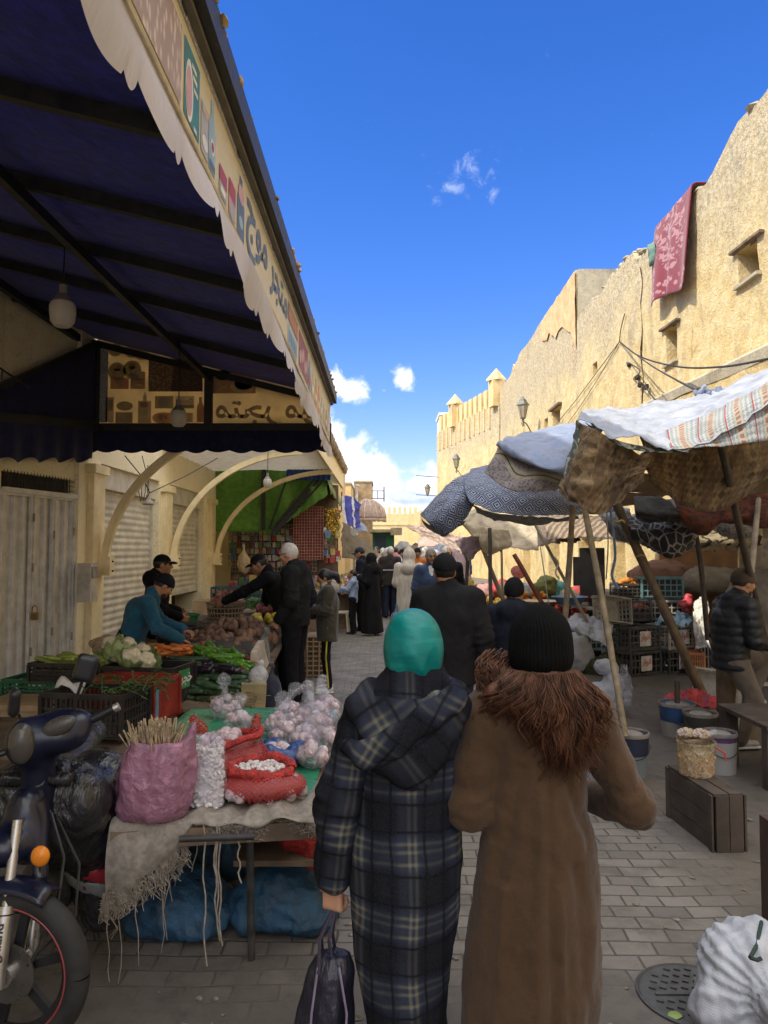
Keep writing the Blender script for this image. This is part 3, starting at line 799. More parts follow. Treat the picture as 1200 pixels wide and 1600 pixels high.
K = dict(green=flat('green', (.05, .20, .17)), dgreen=flat('dgreen', (.06, .14, .08)), cream=flat('cream', (.74, .66, .47)), white=flat('white', (.68, .66, .6)), red=flat('red', (.36, .05, .045)), dred=flat('dred', (.25, .05, .05)),
   slate=flat('slate', (.10, .14, .18)), blue=flat('blue', (.09, .2, .32)), sky=flat('sky', (.30, .42, .46)), brown=flat('brown', (.22, .12, .06)), tan=flat('tan', (.52, .38, .2)), orange=flat('orange', (.55, .22, .05)),
   yellow=flat('yellow', (.6, .45, .12)), pink=flat('pink', (.52, .30, .28)), grey=flat('grey', (.36, .35, .33)), black=flat('black', (.03, .03, .03)))
class Decal:
 """flat printed shapes on a plane: o + u*U + v*W, lifted along n"""
 warp = None
 def __init__(s, o, U, W, n, parent, lift=.004): s.o, s.U, s.W, s.n, s.p, s.l = Vector(o), Vector(U), Vector(W), Vector(n), parent, lift; s.sets = {}
 def pt(s, u, v, k=1):
  if s.warp: u, v = s.warp(u, v); v = s.zmap(u, v)
  return s.o + s.U*u + s.W*v + s.n*(s.l*k)
 def get(s, key):
  if key not in s.sets: s.sets[key] = MB()
  return s.sets[key]
 def poly(s, uv, key, k=1): s.get(key).poly([s.pt(u, v, k) for u, v in uv])
 def rect(s, u0, v0, u1, v1, key, k=1): s.poly([(u0, v0), (u1, v0), (u1, v1), (u0, v1)], key, k)
 def ell(s, u, v, ru, rv, key, k=1, n=16): s.poly([(u+ru*math.cos(2*math.pi*i/n), v+rv*math.sin(2*math.pi*i/n)) for i in range(n)], key, k)
 def bottle(s, u, v, w, h, key, k=1):
  s.poly([(u-w/2, v), (u+w/2, v), (u+w/2, v+h*.6), (u+w*.2, v+h*.78), (u+w*.2, v+h), (u-w*.2, v+h), (u-w*.2, v+h*.78), (u-w/2, v+h*.6)], key, k)
 def text(s, body, u, v, size, key, k=2, mirror=False, wide=1.0):
  V, F = text_geo(body, size); b = s.get(key)
  sg = -1 if mirror else 1
  b.add([tuple(s.pt(u + sg*p[0]*wide, v+p[1], k)) for p in V], F)
  return (V[:, 0].max()-V[:, 0].min())*wide
 def build(s, name, mats):
  o = MB(); ms = []
  for key, b in s.sets.items():
   if b.F: o.cur = len(ms); ms.append(mats[key]); o.add(b.V, b.F)
  o.build(name, ms, s.p, False)
MX = dict(K); MX.update(rice=M_RICE, bean=M_BEAN, bean2=M_BEAN2, bord=M_BORD)
def awning():
 th = thing('shop_awning', 'large navy canvas awning with a cream printed banner and scalloped edge', 'awning', (-2.4, 6, 2.9))
 y0 = .3
 ra = [y0, 1.5, 2.6, 3.6, 4.76, 5.87, 7.0, 8.4, YG+.05]
 pts = []
 for i in range(90):
  y = y0 + (YG+.05-y0)*i/89; sag = 0
  for q in range(len(ra)-1):
   if ra[q] <= y <= ra[q+1]: t = (y-ra[q])/(ra[q+1]-ra[q]); sag = .05*math.sin(math.pi*t)
  row = []
  for j in range(15):
   x = -4.4 + (4.4-.69)*j/14; row.append((x, y, roofz(x)+.05-sag*math.sin(math.pi*min(1, j/12))))
  pts.append(row)
 b = MB(); b.grid(np.array(pts)); b.grid(np.array(pts)+np.array([0, 0, .06])); b.build('roof_sheet', M_NAVY2, th, True)
 for y in ra:
  b = MB(); b.beam((-4.3, y, roofz(-4.3)-.02), (-.72, y, roofz(-.72)-.02), .06, .09); b.build('rafter', M_BLACK, th, False)
 for x in (-2.4, -.86):
  b = MB(); b.beam((x, y0, roofz(x)-.12), (x, YG, roofz(x)-.12), .06, .08); b.build('purlin', M_BLACK, th, False)
 b = MB(); b.beam((-4.1, y0, roofz(-4.1)-.08), (-4.05, YG, roofz(-4.05)-.08), .07, .09); b.build('wall_plate', M_BLACK, th, False)
 b = MB(); b.bx((-.70, y0, roofz(-.7)-.02), (-.655, YG+.10, roofz(-.7)+.11)); b.build('eave_trim', M_BLACK, th, False)
 b = MB(); b.bx((-.733, y0, roofz(-.7)-.045), (-.70, YG+.08, roofz(-.7)-.022)); b.build('eave_batten', pm('grey_batten', (.16, .14, .11), .8), th, False)
 b = MB(); rr = random.Random(2)
 for i in range(60):
  y = rr.uniform(y0+1, YG); b.ball((-.68+rr.uniform(-.02, .03), y, roofz(-.7)+.11), (rr.uniform(.01, .03), rr.uniform(.015, .05), rr.uniform(.008, .022)), 6, jit=.3, seed=i)
 tag(b.build('roof_rubble', pm('rubble_tan', (.4, .3, .18), .9), None, False), 'bits of stone and dirt lying along the awning eave', 'rubble', kind='stuff')
 zb, zt = 3.17, 3.72
 b = MB(); n = 120
 pts = [[(XB + .003, y, bzb(y)), (XB+.004, y, (bzb(y)+zt)/2), (XB+.004, y, zt)] for y in np.linspace(y0, YG, n)]
 b.grid(np.array(pts)); bn = b.build('banner', M_BAN, th, True)
 b = MB(); pts = []
 for i in range(700):
  y = y0 + (YG+.04-y0)*i/699; ph = (y/.43) % 1; sc = .045*math.sin(math.pi*ph)**.7 if ph < .8 else .03*math.sin(math.pi*(ph-.8)/.2) + .012
  zb = bzb(y); zl = zb - .115 - sc*1.5 + .010*math.sin(y*2.2); w = .03*math.sin(y*2.6)+.012*math.sin(y*9)
  pts.append([(XB+.014+.012*math.sin(y*1.9), y, zb+.012), (XB+.02+w*.4, y, (zb+zl)/2), (XB+.01+w, y, zl)])
 b.grid(np.array(pts)); b.build('scalloped_valance', M_VAL, th, True)
 b = MB(); b.tube([(XB+.012, y, bzb(y)+.005) for y in np.linspace(y0, YG, 40)], .011, 6); b.build('hem_cord', pm('hem', (.62, .55, .42), .7), th)
 D = Decal((XB+.0055, 0, 0), (0, 1, 0), (0, 0, 1), (1, 0, 0), th)
 D.l = .0014; zb = 3.17; D.warp = lambda u, v: (float(np.interp(u, [.3, 2.26, 2.32, 2.72, 2.78, 2.93, 2.96, 3.16, 3.4, 3.58, 3.65, 3.84, 3.9, 4.14, 4.5, 7.35, 7.45, 8.6, 8.7, 10], [.3, 2.58, 2.62, 2.84, 2.87, 2.99, 3.0, 3.12, 3.2, 3.35, 3.4, 3.55, 3.6, 3.78, 3.85, 5.5, 5.55, 7.0, 7.05, 10])), v)
 D.zmap = lambda y, v: bzb(y) + (v-3.17)/.76*(3.72-bzb(y))
 [(D.rect(a_, 3.85, c_, 3.93, 'bord'), D.rect(a_, zb+.015, c_, zb+.045, 'bord')) for a_, c_ in ((y0, 5.0), (5.0, YG))]
 def Y(px): return XB*FPX/(px-600)
 D.rect(y0, zb+.09, 2.26, 3.76, 'rice')
 D.rect(2.32, zb+.10, 2.72, 3.76, 'green'); D.ell(2.44, 3.47, .10, .2, 'white', 2); D.ell(2.43, 3.46, .075, .16, 'pink', 3)
 for i, z in enumerate((3.66, 3.6, 3.53)): D.rect(2.5+.03*i, z, 2.62+.02*i, z+.03, 'cream', 2)
 D.rect(2.56, 3.28, 2.64, 3.31, 'white', 2)
 D.rect(2.78, zb+.10, 2.93, 3.62, 'grey'); D.ell(2.86, 3.36, .06, .05, 'white', 2); D.rect(2.8, 3.55, 2.91, 3.6, 'tan', 2)
 D.bottle(3.06, zb+.10, .2, .52, 'sky'); D.ell(3.06, 3.45, .06, .06, 'white', 2); D.ell(3.06, 3.45, .035, .035, 'red', 3); D.rect(2.98, 3.29, 3.14, 3.34, 'slate', 2)
 D.rect(3.40, zb+.09, 3.58, 3.42, 'grey'); D.rect(3.40, 3.36, 3.58, 3.47, 'red', 2); D.rect(3.43, 3.28, 3.55, 3.33, 'white', 2); D.ell(3.49, 3.22, .07, .03, 'slate', 2)
 D.rect(3.65, zb+.08, 3.84, 3.5, 'pink'); D.rect(3.65, 3.4, 3.84, 3.54, 'red', 2); D.ell(3.75, 3.3, .08, .06, 'grey', 2)
 D.bottle(4.02, zb+.08, .24, .52, 'slate'); D.ell(4.02, 3.62, .1, .08, 'pink', 2); D.ell(4.02, 3.38, .07, .05, 'sky', 2)
 w = D.text('\uFEDD\uFEE4\uFEA0\uFEE3'[::-1][:0] + ARB, 4.55, 3.36, .42, 'slate', 2)
 D.sets['slate'] = MB()
 D.bottle(4.02, zb+.08, .24, .52, 'slate'); D.rect(2.98, 3.29, 3.14, 3.34, 'slate', 2); D.ell(3.49, 3.22, .07, .03, 'slate', 2)
 V, F = text_geo('\uFE9D' + ARB, 1.0); wx, hx = V[:, 0].max(), V[:, 1].max(); lo = V[:, 1].min(); y_a, y_b = 4.5, 7.35
 D.get('slate').add([tuple(D.pt(y_a + p[0]/wx*(y_b-y_a), 3.25 + (p[1]-lo)/(hx-lo)*.55, 2)) for p in V], F)
 rr = random.Random(9); y = 7.5
 cols = ['brown', 'red', 'tan', 'slate', 'dgreen', 'orange', 'grey', 'blue']
 D.rect(7.45, 3.55, 7.95, 3.78, 'brown'); D.rect(7.45, 3.26, 7.9, 3.5, 'sky'); D.rect(8.02, 3.3, 8.6, 3.78, 'dred')
 for i in range(5): D.ell(8.1+.1*i, 3.45+.06*(i % 3), .05, .09, 'pink', 2); D.rect(7.5+.09*i, 3.58, 7.56+.09*i, 3.74, 'orange', 2); D.rect(7.5+.08*i, 3.3, 7.55+.08*i, 3.45, 'blue', 2)
 for i in range(8):
  yy = 8.75+i*.155; k = rr.choice(cols); D.bottle(yy, zb+.12, .11, rr.uniform(.32, .5), k); D.rect(yy-.04, zb+.2, yy+.04, zb+.3, rr.choice(['white', 'yellow', 'red', 'cream']), 2)
 D.build('banner_print', MX)
 zg = 3.37
 pan = [(-3.95, zg+.06), (-.78, zg+.06), (-.78, roofz(-.78)+.07), (-3.95, roofz(-3.95)+.07)]
 b = MB(); b.prism([(x, YG+.03, z) for x, z in pan], (0, .02, 0)); b.build('gable_banner', pm('gable_print', (.80, .66, .40), .6, .12, 2, .2, 20, transl=.6), th, False)
 D = Decal((0, YG+.03, 0), (1, 0, 0), (0, 0, 1), (0, -1, 0), th, .0015)
 def gx(px): return (px-600)/FPX*YG
 def gz(py): return CAMH + (HOR-py)/FPX*YG
 D.rect(gx(150), gz(658), gx(163), gz(532), 'bord')
 D.rect(gx(227), gz(609), gx(313), gz(556), 'bean'); D.poly([(gx(262), gz(609)), (gx(313), gz(609)), (gx(313), gz(560)), (gx(270), gz(556))], 'bean2', 2); D.ell(gx(302), gz(570), .1, .07, 'bean', 3)
 D.rect(gx(327), gz(612), gx(397), gz(575), 'dred');
 for (a, c, r1, r2, kk) in ((345, 587, .14, .12, 'tan'), (376, 600, .17, .1, 'cream'), (378, 597, .13, .08, 'brown'), (330, 604, .08, .07, 'pink'), (384, 580, .1, .05, 'tan'), (345, 583, .11, .07, 'yellow')): D.ell(gx(a), gz(c), r1, r2, kk, 2)
 for (a, c, kk) in ((174, 540, 'dgreen'), (200, 543, 'grey'), (215, 546, 'tan')): D.ell(gx(a), gz(c)-.02, .1, .09, kk)
 for (a, c) in ((177, 577), (201, 574)): D.ell(gx(a), gz(c), .125, .13, 'dgreen'); D.ell(gx(a), gz(c)-.02, .07, .06, 'tan', 2); D.ell(gx(a), gz(c)+.05, .06, .04, 'red', 2)
 D.rect(gx(167), gz(605), gx(196), gz(587), 'red', 3); D.ell(gx(181), gz(596), .05, .05, 'pink', 4); D.rect(gx(199), gz(605), gx(222), gz(578), 'brown', 3); D.rect(gx(201), gz(596), gx(220), gz(588), 'red', 4); D.rect(gx(201), gz(582), gx(220), gz(577), 'white', 4)
 D.rect(gx(160), gz(658), gx(173), gz(618), 'grey'); D.rect(gx(162), gz(640), gx(171), gz(622), 'slate', 2); D.ell(gx(190), gz(632), .115, .065, 'dgreen'); D.rect(gx(176), gz(659), gx(203), gz(642), 'slate')
 D.rect(gx(211), gz(659), gx(232), gz(624), 'grey'); D.rect(gx(214), gz(648), gx(229), gz(636), 'cream', 2); D.ell(gx(221), gz(630), .06, .04, 'dred', 2); D.bottle(gx(222), gz(624), .05, .12, 'grey')
 D.rect(gx(238), gz(636), gx(267), gz(616), 'dgreen'); D.ell(gx(252), gz(626), .07, .07, 'grey', 2); D.rect(gx(270), gz(634), gx(300), gz(616), 'white'); D.rect(gx(270), gz(636), gx(300), gz(630), 'dgreen', 2)
 D.ell(gx(252), gz(651), .16, .08, 'orange'); D.ell(gx(250), gz(651), .07, .05, 'red', 2); D.rect(gx(268), gz(658), gx(298), gz(643), 'tan'); D.bottle(gx(310), gz(658), .1, .35, 'red')
 D.text('34', gx(256), gz(655), .12, 'cream', 4, mirror=True); D.text('Dove', gx(298), gz(628), .09, 'slate', 4, mirror=True); D.text('nutella', gx(221), gz(595), .06, 'white', 5, mirror=True)
 V, F = text_geo(ARB, 1.0); wx = V[:, 0].max(); lo, hx = V[:, 1].min(), V[:, 1].max(); xa, xb = gx(334), gx(492); za, zc = gz(664), gz(624)
 D.get('slate').add([tuple(D.pt(xb - p[0]/wx*(xb-xa), za + (p[1]-lo)/(hx-lo)*(zc-za), 2)) for p in V], F)
 pale = lambda k: pm('backlit_'+k, tuple(.45*a+.55*c_ for a, c_ in zip(K[k].node_tree.nodes and INK[k], (.62, .48, .27))), .6, .1, 9, 0, transl=.4)  # inks mixed with tan, putting the paleness of light from behind into colour
 MP = {k: pale(k) for k in INK}; MP.update(bean=M_BEAN, bean2=M_BEAN2, bord=M_BORD, rice=M_RICE); D.build('gable_print', MP)
 b = MB(); b.beam((-4.0, YG, zg), (-.72, YG, zg), .08, .13); b.build('gable_beam', M_BLACK, th, False)
 b = MB(); b.beam((-3.98, YG-.02, zg), (-3.98, YG-.02, roofz(-3.98)), .14, .1); b.build('gable_post', M_BLACK, th, False)
 b = MB(); b.beam((-2.4, YG-.02, zg), (-2.4, YG-.02, roofz(-2.4)-.05), .11, .06, (0, 1, 0)); b.build('gable_post', M_BLACK, th, False)
 b = MB(); pts = []
 for i in range(160):
  x = -3.98 + 3.26*i/159; ph = (x/.30) % 1; zl = zg-.31 - .035*math.sin(math.pi*ph); w = .05*math.sin(x*9)
  pts.append([(x, YG-.06, zg-.04), (x, YG-.07+w*.4, zg-.16), (x, YG-.06+w, zl)])
 b.grid(np.array(pts)); b.build('gable_valance', M_NAVY, th, True)
 A, C = Vector((-4.33, 8.16, 0)), Vector((-3.98, 9.9, 0))
 def ep(t, z, o=0): q = A + (C-A)*t; return Vector((q.x+o, q.y-o*.3, z))
 b = MB(); b.prism([ep(-.6, 2.95, .02), ep(1, 3.40, .02), ep(1, 4.5, .02), ep(.9, 4.45, .02), ep(-.6, 2.98, .02)], (.03, 0, 0)); b.build('end_canvas', M_NAVY, th, False)
 b = MB(); b.beam(ep(-.6, 2.97, .08), ep(1, 4.52, .08), .06, .06); b.build('end_rod', M_BLACK, th, False)
 b = MB(); b.beam(ep(-.6, 3.05, .1), ep(1, 3.37, .1), .08, .14); b.build('end_beam', M_BLACK, th, False)
 b = MB(); pts = []
 for i in range(80):
  t = -.6 + 1.52*i/79; z = 3.03+.2*(t+.6)-.02; w = .03*math.sin(i*.6); pts.append([ep(t, z, .14), ep(t, z-.2, .15+w*.4), ep(t, z-.42-.03*math.sin(i*.55), .14+w)])
 b.grid(np.array(pts)); b.build('end_valance', M_NAVY, th, True)
awning()
M_BULB = pm('bulb_plastic', (.62, .58, .52), .35, .08, transl=.3)
def bulbs():
 M_CORD = pm('cable_black', (.015, .015, .015), .6)
 for (px, py, d, top, s, lab) in ((98, 485, 5.6, None, 1.0, 'large unlit white bulb hanging by a long cord nearest the camera'), (279, 650, 8.4, None, .95, 'unlit white bulb hanging in front of the printed gable'), (418, 753, 12.8, 3.6, .75, 'small white bulb hanging before the green shop awning')):
  c = P(px, py, d); tz = top if top else roofz(c.x)-.02
  th = thing('hanging_bulb', lab, 'lamp', c)
  b = MB(); b.lathe([(.0, -.13*s), (.06*s, -.125*s), (.088*s, -.09*s), (.098*s, -.02*s), (.098*s, .03*s), (.085*s, .06*s)], c, 20); b.build('bulb', M_BULB, th)
  b = MB(); b.lathe([(.085*s, .06*s), (.05*s, .11*s), (.03*s, .13*s), (.03*s, .2*s), (.0, .21*s)], c, 16); b.build('socket', pm('socket_grey', (.22, .2, .18), .5), th)
  b = MB(); b.tube([c+Vector((0, 0, .2*s)), c+Vector((.006, 0, .6)), Vector((c.x, c.y, tz))], .006, 6); b.build('cord', M_CORD, th)
 c = P(231, 784, 10.6); th = thing('hanging_bulb', 'small bell shaped lamp hanging on a wire before the first shutter', 'lamp', c)
 b = MB(); b.lathe([(.0, -.05), (.06, -.05), (.09, -.03), (.075, .0), (.03, .05), (.025, .1), (0, .11)], c, 16); b.build('shade', pm('bell_metal', (.45, .42, .36), .4), th)
 b = MB(); b.tube([c+Vector((0, 0, .1)), P(229, 740, 10.6), P(222, 712, 10.6)], .006, 6); b.build('cord', M_CORD, th)
 b = MB(); b.tube([P(195, 712, 10.4), P(222, 745, 10.5), P(234, 770, 10.6), P(290, 744, 12), P(340, 716, 13.4)], .008, 6)
 for k in range(4): b.tube([P(222+3*k, 745-6*k, 10.5), P(215+6*k, 760+4*k, 10.45), P(220+2*k, 782, 10.5)], .005, 5)
 tag(b.build('electric_cable', M_CORD), 'thin black cable strung between the curved braces', 'cable')
 b = MB(); b.tube([P(0, 575, 8.0), P(22, 590, 8.0), P(46, 606, 8.05)], .012, 6)
 for px, py in ((4, 578), (20, 590)): b.tube([P(px, py, 8.0), P(px-2, py+14, 7.95), P(px-7, py+18, 7.95), P(px-12, py+12, 7.95)], .008, 6)
 tag(b.build('hook_rail', M_IRON), 'iron rod with two bent hooks above the white gate', 'rail')
bulbs()
# ================================================================== people
def vnormals(V, Q):
 n = np.zeros_like(V); a = V[Q[:, 1]] - V[Q[:, 0]]; b = V[Q[:, 3]] - V[Q[:, 0]]; f = np.cross(a, b)
 for i in range(4): np.add.at(n, Q[:, i], f)
 return n / (np.linalg.norm(n, axis=1)[:, None] + 1e-12)
def sdf_obj(S, name, mat, parent, h, amp=0.0, sc=(9, 9, 5), seed=0, xf=None, extra=None, fn=None):
 V, Q = S.mesh(h)
 if amp or fn:
  N = vnormals(V, Q)
  if amp:
   d = amp * (fbm(V[:, 0]*sc[0]+seed, V[:, 1]*sc[1], V[:, 2]*sc[2], s=seed, o=3) + .5*np.abs(fbm(V[:, 0]*sc[0]*2.1, V[:, 1]*sc[1]*2.1+seed, V[:, 2]*sc[2]*2.1, s=seed+5, o=2)))
   d = d + amp*.55*(np.abs(fbm(V[:, 0]*17+seed, V[:, 1]*17, V[:, 2]*13+V[:, 0]*9, s=seed+9, o=3))-.2)
   V = V + N * d[:, None]
  if fn: V = fn(V, N)
 if xf is not None: M = np.array(xf); V = V @ M[:3, :3].T + M[:3, 3]
 b = MB(); b.V = [tuple(p) for p in V.tolist()]; b.F = [tuple(q) for q in Q.tolist()]; b.M = [0]*len(b.F)
 if extra: extra(b)
 return b.build(name, mat, parent, True, 180)
def skin(name, c):
 return pm(name, c, .5, .12, 14, .2, 130, .002, sss=.08)
SK_L = skin('skin_light', (.50, .27, .17)); SK_M = skin('skin_tan', (.36, .18, .10)); SK_D = skin('skin_brown', (.25, .115, .06))
HAIR_B = pm('hair_black', (.012, .010, .009), .45, .4, 60, .5, 220); HAIR_G = pm('hair_grey', (.50, .47, .44), .7, .25, 50, .4, 260)
EYE = pm('eye_dark', (.02, .014, .01), .3, .1)
JD = dict(pel=(0, 0, .95), che=(0, 0, 1.26), nec=(0, -.01, 1.45), hed=(0, .025, 1.605), shl=(-.185, -.01, 1.41), shr=(.185, -.01, 1.41), ell=(-.23, -.03, 1.13), elr=(.23, -.03, 1.13),
   wrl=(-.24, .05, .89), wrr=(.24, .05, .89), hil=(-.085, 0, .92), hir=(.085, 0, .92), knl=(-.095, .02, .50), knr=(.095, .02, .50), anl=(-.1, -.02, .09), anr=(.1, -.02, .09))
def hand_geo(wrist, d, n, curl, side, s=1.0, h=.0065):
 """fine hand mesh: wrist point, finger direction d, back-of-hand normal n"""
 S = SDF(.008); S.rbox((0, .047, 0), (.040, .050, .0145), .013)
 for x, L in ((-.031, .056), (-.0105, .070), (.0105, .076), (.031, .068)):
  p = np.array((x, .092, 0)); a = curl * .35; pts = [p]
  for q, f in enumerate((.46, .31, .23)):
   a += curl; p = p + L*f*1.25*np.array((x*1.2*(1-min(1, curl)), math.cos(a), -math.sin(a))); pts.append(p)
  S.path(pts, [.0095, .0090, .0082, .0070])
 S.path([(.030, .012, -.006), (.058, .044, -.014 - .014*curl), (.056 - .02*curl, .078, -.02 - .03*curl)], [.0135, .0105, .0085])
 S.cap((0, -.07, 0), (0, .02, 0), .027, .026, flat=(1, 1, .75))
 V, Q = S.mesh(h); V = V * s
 if side > 0: V[:, 0] *= -1; Q = Q[:, ::-1]
 d = Vector(d).normalized(); n = Vector(n); n = (n - d * n.dot(d)).normalized(); x = d.cross(n)
 M = np.array(Matrix((x, d, n)).transposed()); return V @ M.T + np.array(wrist), Q
class Person:
 def __init__(s, label, loc, rz=0, H=1.72, J=None, head=(0, 0, 0), skinm=None, h=.014, group=None, hands=True, curl=.5, legs=True, face=True, girth=1.0, hd=None, hn=None, handh=.0065, headw=1.0):
  s.s = H / 1.72; s.rz = rz; s.h = h; s.loc = Vector(loc); s.g = girth
  s.j = {k: np.array(v, float) * s.s for k, v in {**JD, **(J or {})}.items()}
  s.xf = Matrix.Translation(s.loc) @ Matrix.Rotation(rz, 4, 'Z')
  s.Rh = Euler((R(head[1]), R(head[2]), R(head[0])), 'XYZ').to_matrix() if False else (Matrix.Rotation(R(head[0]), 3, 'Z') @ Matrix.Rotation(R(head[1]), 3, 'X') @ Matrix.Rotation(R(head[2]), 3, 'Y'))
  j = s.j; S = SDF(.035 * s.s); k = s.s
  s.head_prims(S, face)
  S.cap(j['nec'], j['hed'] + np.array(s.Rh @ Vector((0, -.03, -.06)))*k, .056*k, .052*k, .03)
  S.cap(j['pel'], j['che'], .125*k*girth, .135*k*girth, flat=(1, .72, 1)); S.cap(j['che'], j['nec'], .11*k, .06*k, flat=(1, .75, 1))
  S.cap(j['shl'], j['shr'], .055*k)
  for q in 'lr':
   S.path([j['sh'+q], j['el'+q], j['wr'+q]], [.048*k, .038*k, .028*k])
   if legs: S.path([j['hi'+q], j['kn'+q], j['an'+q]], [.08*k, .055*k, .038*k])
  ex = None
  if hands:
   geo = []
   for i, q in enumerate('lr'):
    if hands is not True and q not in hands: continue
    d = (j['wr'+q] - j['el'+q]); d = (hd or {}).get(q, d); n = (hn or {}).get(q, (-1 if q == 'l' else 1, 0, 0))
    V, Q = hand_geo(j['wr'+q], d, n, curl if not isinstance(curl, dict) else curl[q], -1 if q == 'l' else 1, k, handh)
    geo.append((V @ np.array(s.xf)[:3, :3].T + np.array(s.loc), Q))
   def ex(b):
    for V, Q in geo: b.add(V, Q)
  s.o = sdf_obj(S, 'person', skinm or SK_M, None, h, xf=s.xf, extra=ex)
  me = s.o.data; dlt = s.o.location - s.loc; me.transform(Matrix.Rotation(-rz, 4, 'Z') @ Matrix.Translation(dlt)); s.o.location = s.loc; s.o.rotation_euler = (0, 0, rz); ORG[s.o.name] = s.xf.copy()
  tag(s.o, label, 'person', group)
  if face: s.face_parts()
 def hp(s, p): return s.j['hed'] + np.array(s.Rh @ Vector(p)) * s.s
 def head_prims(s, S, face):
  m = s.Rh; k = s.s; E = lambda p, r, kk=.012, sub=False: S.ell(s.hp(p), tuple(q*k for q in r), kk, sub, m)
  E((0, -.008, .012), (.076, .096, .103)); E((0, .028, -.055), (.056, .062, .062), .03)
  if face:
   E((0, .075, -.092), (.024, .022, .020), .02)
   S.cap(s.hp((0, .088, .020)), s.hp((0, .112, -.024)), .010*k, .0155*k, .010)
   E((.016, .098, -.028), (.010, .012, .009), .006); E((-.016, .098, -.028), (.010, .012, .009), .006)
   E((.032, .092, .012), (.020, .013, .013), .010, True); E((-.032, .092, .012), (.020, .013, .013), .010, True)
   S.cap(s.hp((-.04, .080, .033)), s.hp((.04, .080, .033)), .011*k, None, .012)
   E((0, .088, -.058), (.024, .012, .0075), .005); E((0, .086, -.070), (.020, .012, .0075), .005)
   for q in (-1, 1): E((q*.044, .058, -.02), (.026, .03, .03), .02); E((q*.078, -.008, -.008), (.011, .023, .034), .006)
 def face_parts(s):
  for q in (-1, 1):
   b = MB(); b.ball(s.xf @ Vector(s.hp((q*.032, .083, .011))), .0125*s.s, 10); b.build('eye', EYE, s.o)
   b = MB(); pts = [s.xf @ Vector(s.hp((q*(.014+.012*i), .0955-.0025*i*i*.9, .034+.004*math.sin(i*.9)))) for i in range(4)]; b.tube(pts, [.003, .0052, .0048, .002], 6); b.build('eyebrow', HAIR_B, s.o)
 def crease(s, V, amp=.006):
  f = np.zeros(len(V))
  for q in 'lr':
   e = s.j['el'+q]; ax = s.j['wr'+q] - s.j['sh'+q]; ax = ax/np.linalg.norm(ax); D = V - e; r = np.linalg.norm(D, axis=1); al = D @ ax
   n = fbm(V[:, 0]*14, V[:, 1]*14, V[:, 2]*14, s=3, o=2); f += amp*(np.sin(al*85/s.s + 5*n + V[:, 0]*25) + .5*np.sin(al*150/s.s+7*n))*np.exp(-(r/(.15*s.s))**2)
  return f
 def part(s, S, name, mat, amp=.008, sc=(9, 9, 5), seed=0, h=None, fn=None):
  return sdf_obj(S, name, mat, s.o, h or s.h, amp, sc, seed, s.xf, None, fn)
 def jacket(s, mat, name='jacket', hem=.72, puff=1.0, collar=True, hood=False, k=.05, amp=.010, seed=1, cuff=1.0, open_=False, fn=None):
  j = s.j; q = s.s; S = SDF(k*q); g = s.g*puff
  hz = np.array((0, 0, hem*q))
  low = j['pel'] + (0, 0, (hem-.95)*q) if hem < .95 else j['pel']
  S.cap(low, j['che'], .165*q*g, .178*q*g, flat=(1, .72, 1)); S.cap(j['che'], j['nec'] + (0, 0, -.045*q), .15*q*g, .085*q*g, flat=(1, .8, 1)); S.cap(j['shl']+(.02*q, 0, -.01*q), j['shr']+(-.02*q, 0, -.01*q), .078*q*g)
  for w in 'lr':
   d = j['wr'+w] - j['el'+w]; we = j['wr'+w] - d/np.linalg.norm(d)*.015*q*cuff
   S.path([j['sh'+w]+(0, 0, -.01*q), j['el'+w], we], [.078*q*g, .064*q*g, .050*q*g], .03)
  if collar: S.cap(j['nec']+(0, -.005*q, -.03*q), j['nec']+(0, .002*q, .045*q), .086*q, .078*q, .03)
  if hood: S.ell(j['nec']+(0, -.085*q, -.02*q), (.13*q, .075*q, .10*q), .03); S.cap(j['nec']+(-.09*q, -.03*q, .03*q), j['nec']+(.09*q, -.03*q, .03*q), .045*q, None, .03)
  S.cut((0, 0, -1), -(hem*q)) if j['che'][1] < .15 else None
  f0 = fn; fn = lambda V, N: (lambda W: f0(W, N) if f0 else W)(V + N*s.crease(V)[:, None])
  return s.part(S, name, mat, amp, seed=seed, fn=fn)
 def trousers(s, mat, wide=1.0, seed=2, name='trousers', amp=.010, h=None, top=None):
  j = s.j; q = s.s; S = SDF(.04*q); S.cap(j['hil'], j['hir'], .108*q*s.g, flat=(1, .95, 1)); S.cap(j['pel'], (j['pel']+j['che'])/2, .125*q*s.g, .12*q*s.g, flat=(1, .75, 1))
  for w in 'lr':
   a = j['an'+w]; S.path([j['hi'+w], j['kn'+w], a+(0, 0, .0)], [.098*q*wide*s.g, .074*q*wide, .064*q*wide], .03)
  if top: S.cut((0, 0, 1), top*q)
  return s.part(S, name, mat, amp, (7, 7, 11), seed, h)
 def shoes(s, mat, sole=None, toe=None, name='shoe'):
  j = s.j; q = s.s
  for w in 'lr':
   a = j['an'+w]; t = (toe or {}).get(w, (0, 1, 0)); t = np.array(t, float)
   S = SDF(.02*q); S.cap(a+(0, 0, -.02*q)-t*.02*q, a+t*.02*q+(0, 0, -.01*q), .048*q, .05*q); S.cap(a+t*.0*q+(0, 0, -.045*q), a+t*.15*q+(0, 0, -.05*q), .045*q, .040*q, flat=(1, 1, .85))
   s.part(S, name, mat, 0, h=min(s.h, .012))
   if sole:
    S = SDF(.02*q); S.cap(a-t*.03*q+(0, 0, -.072*q), a+t*.16*q+(0, 0, -.074*q), .05*q, .046*q, flat=(1, 1, .35)); s.part(S, 'sole', sole, 0, h=min(s.h, .012))
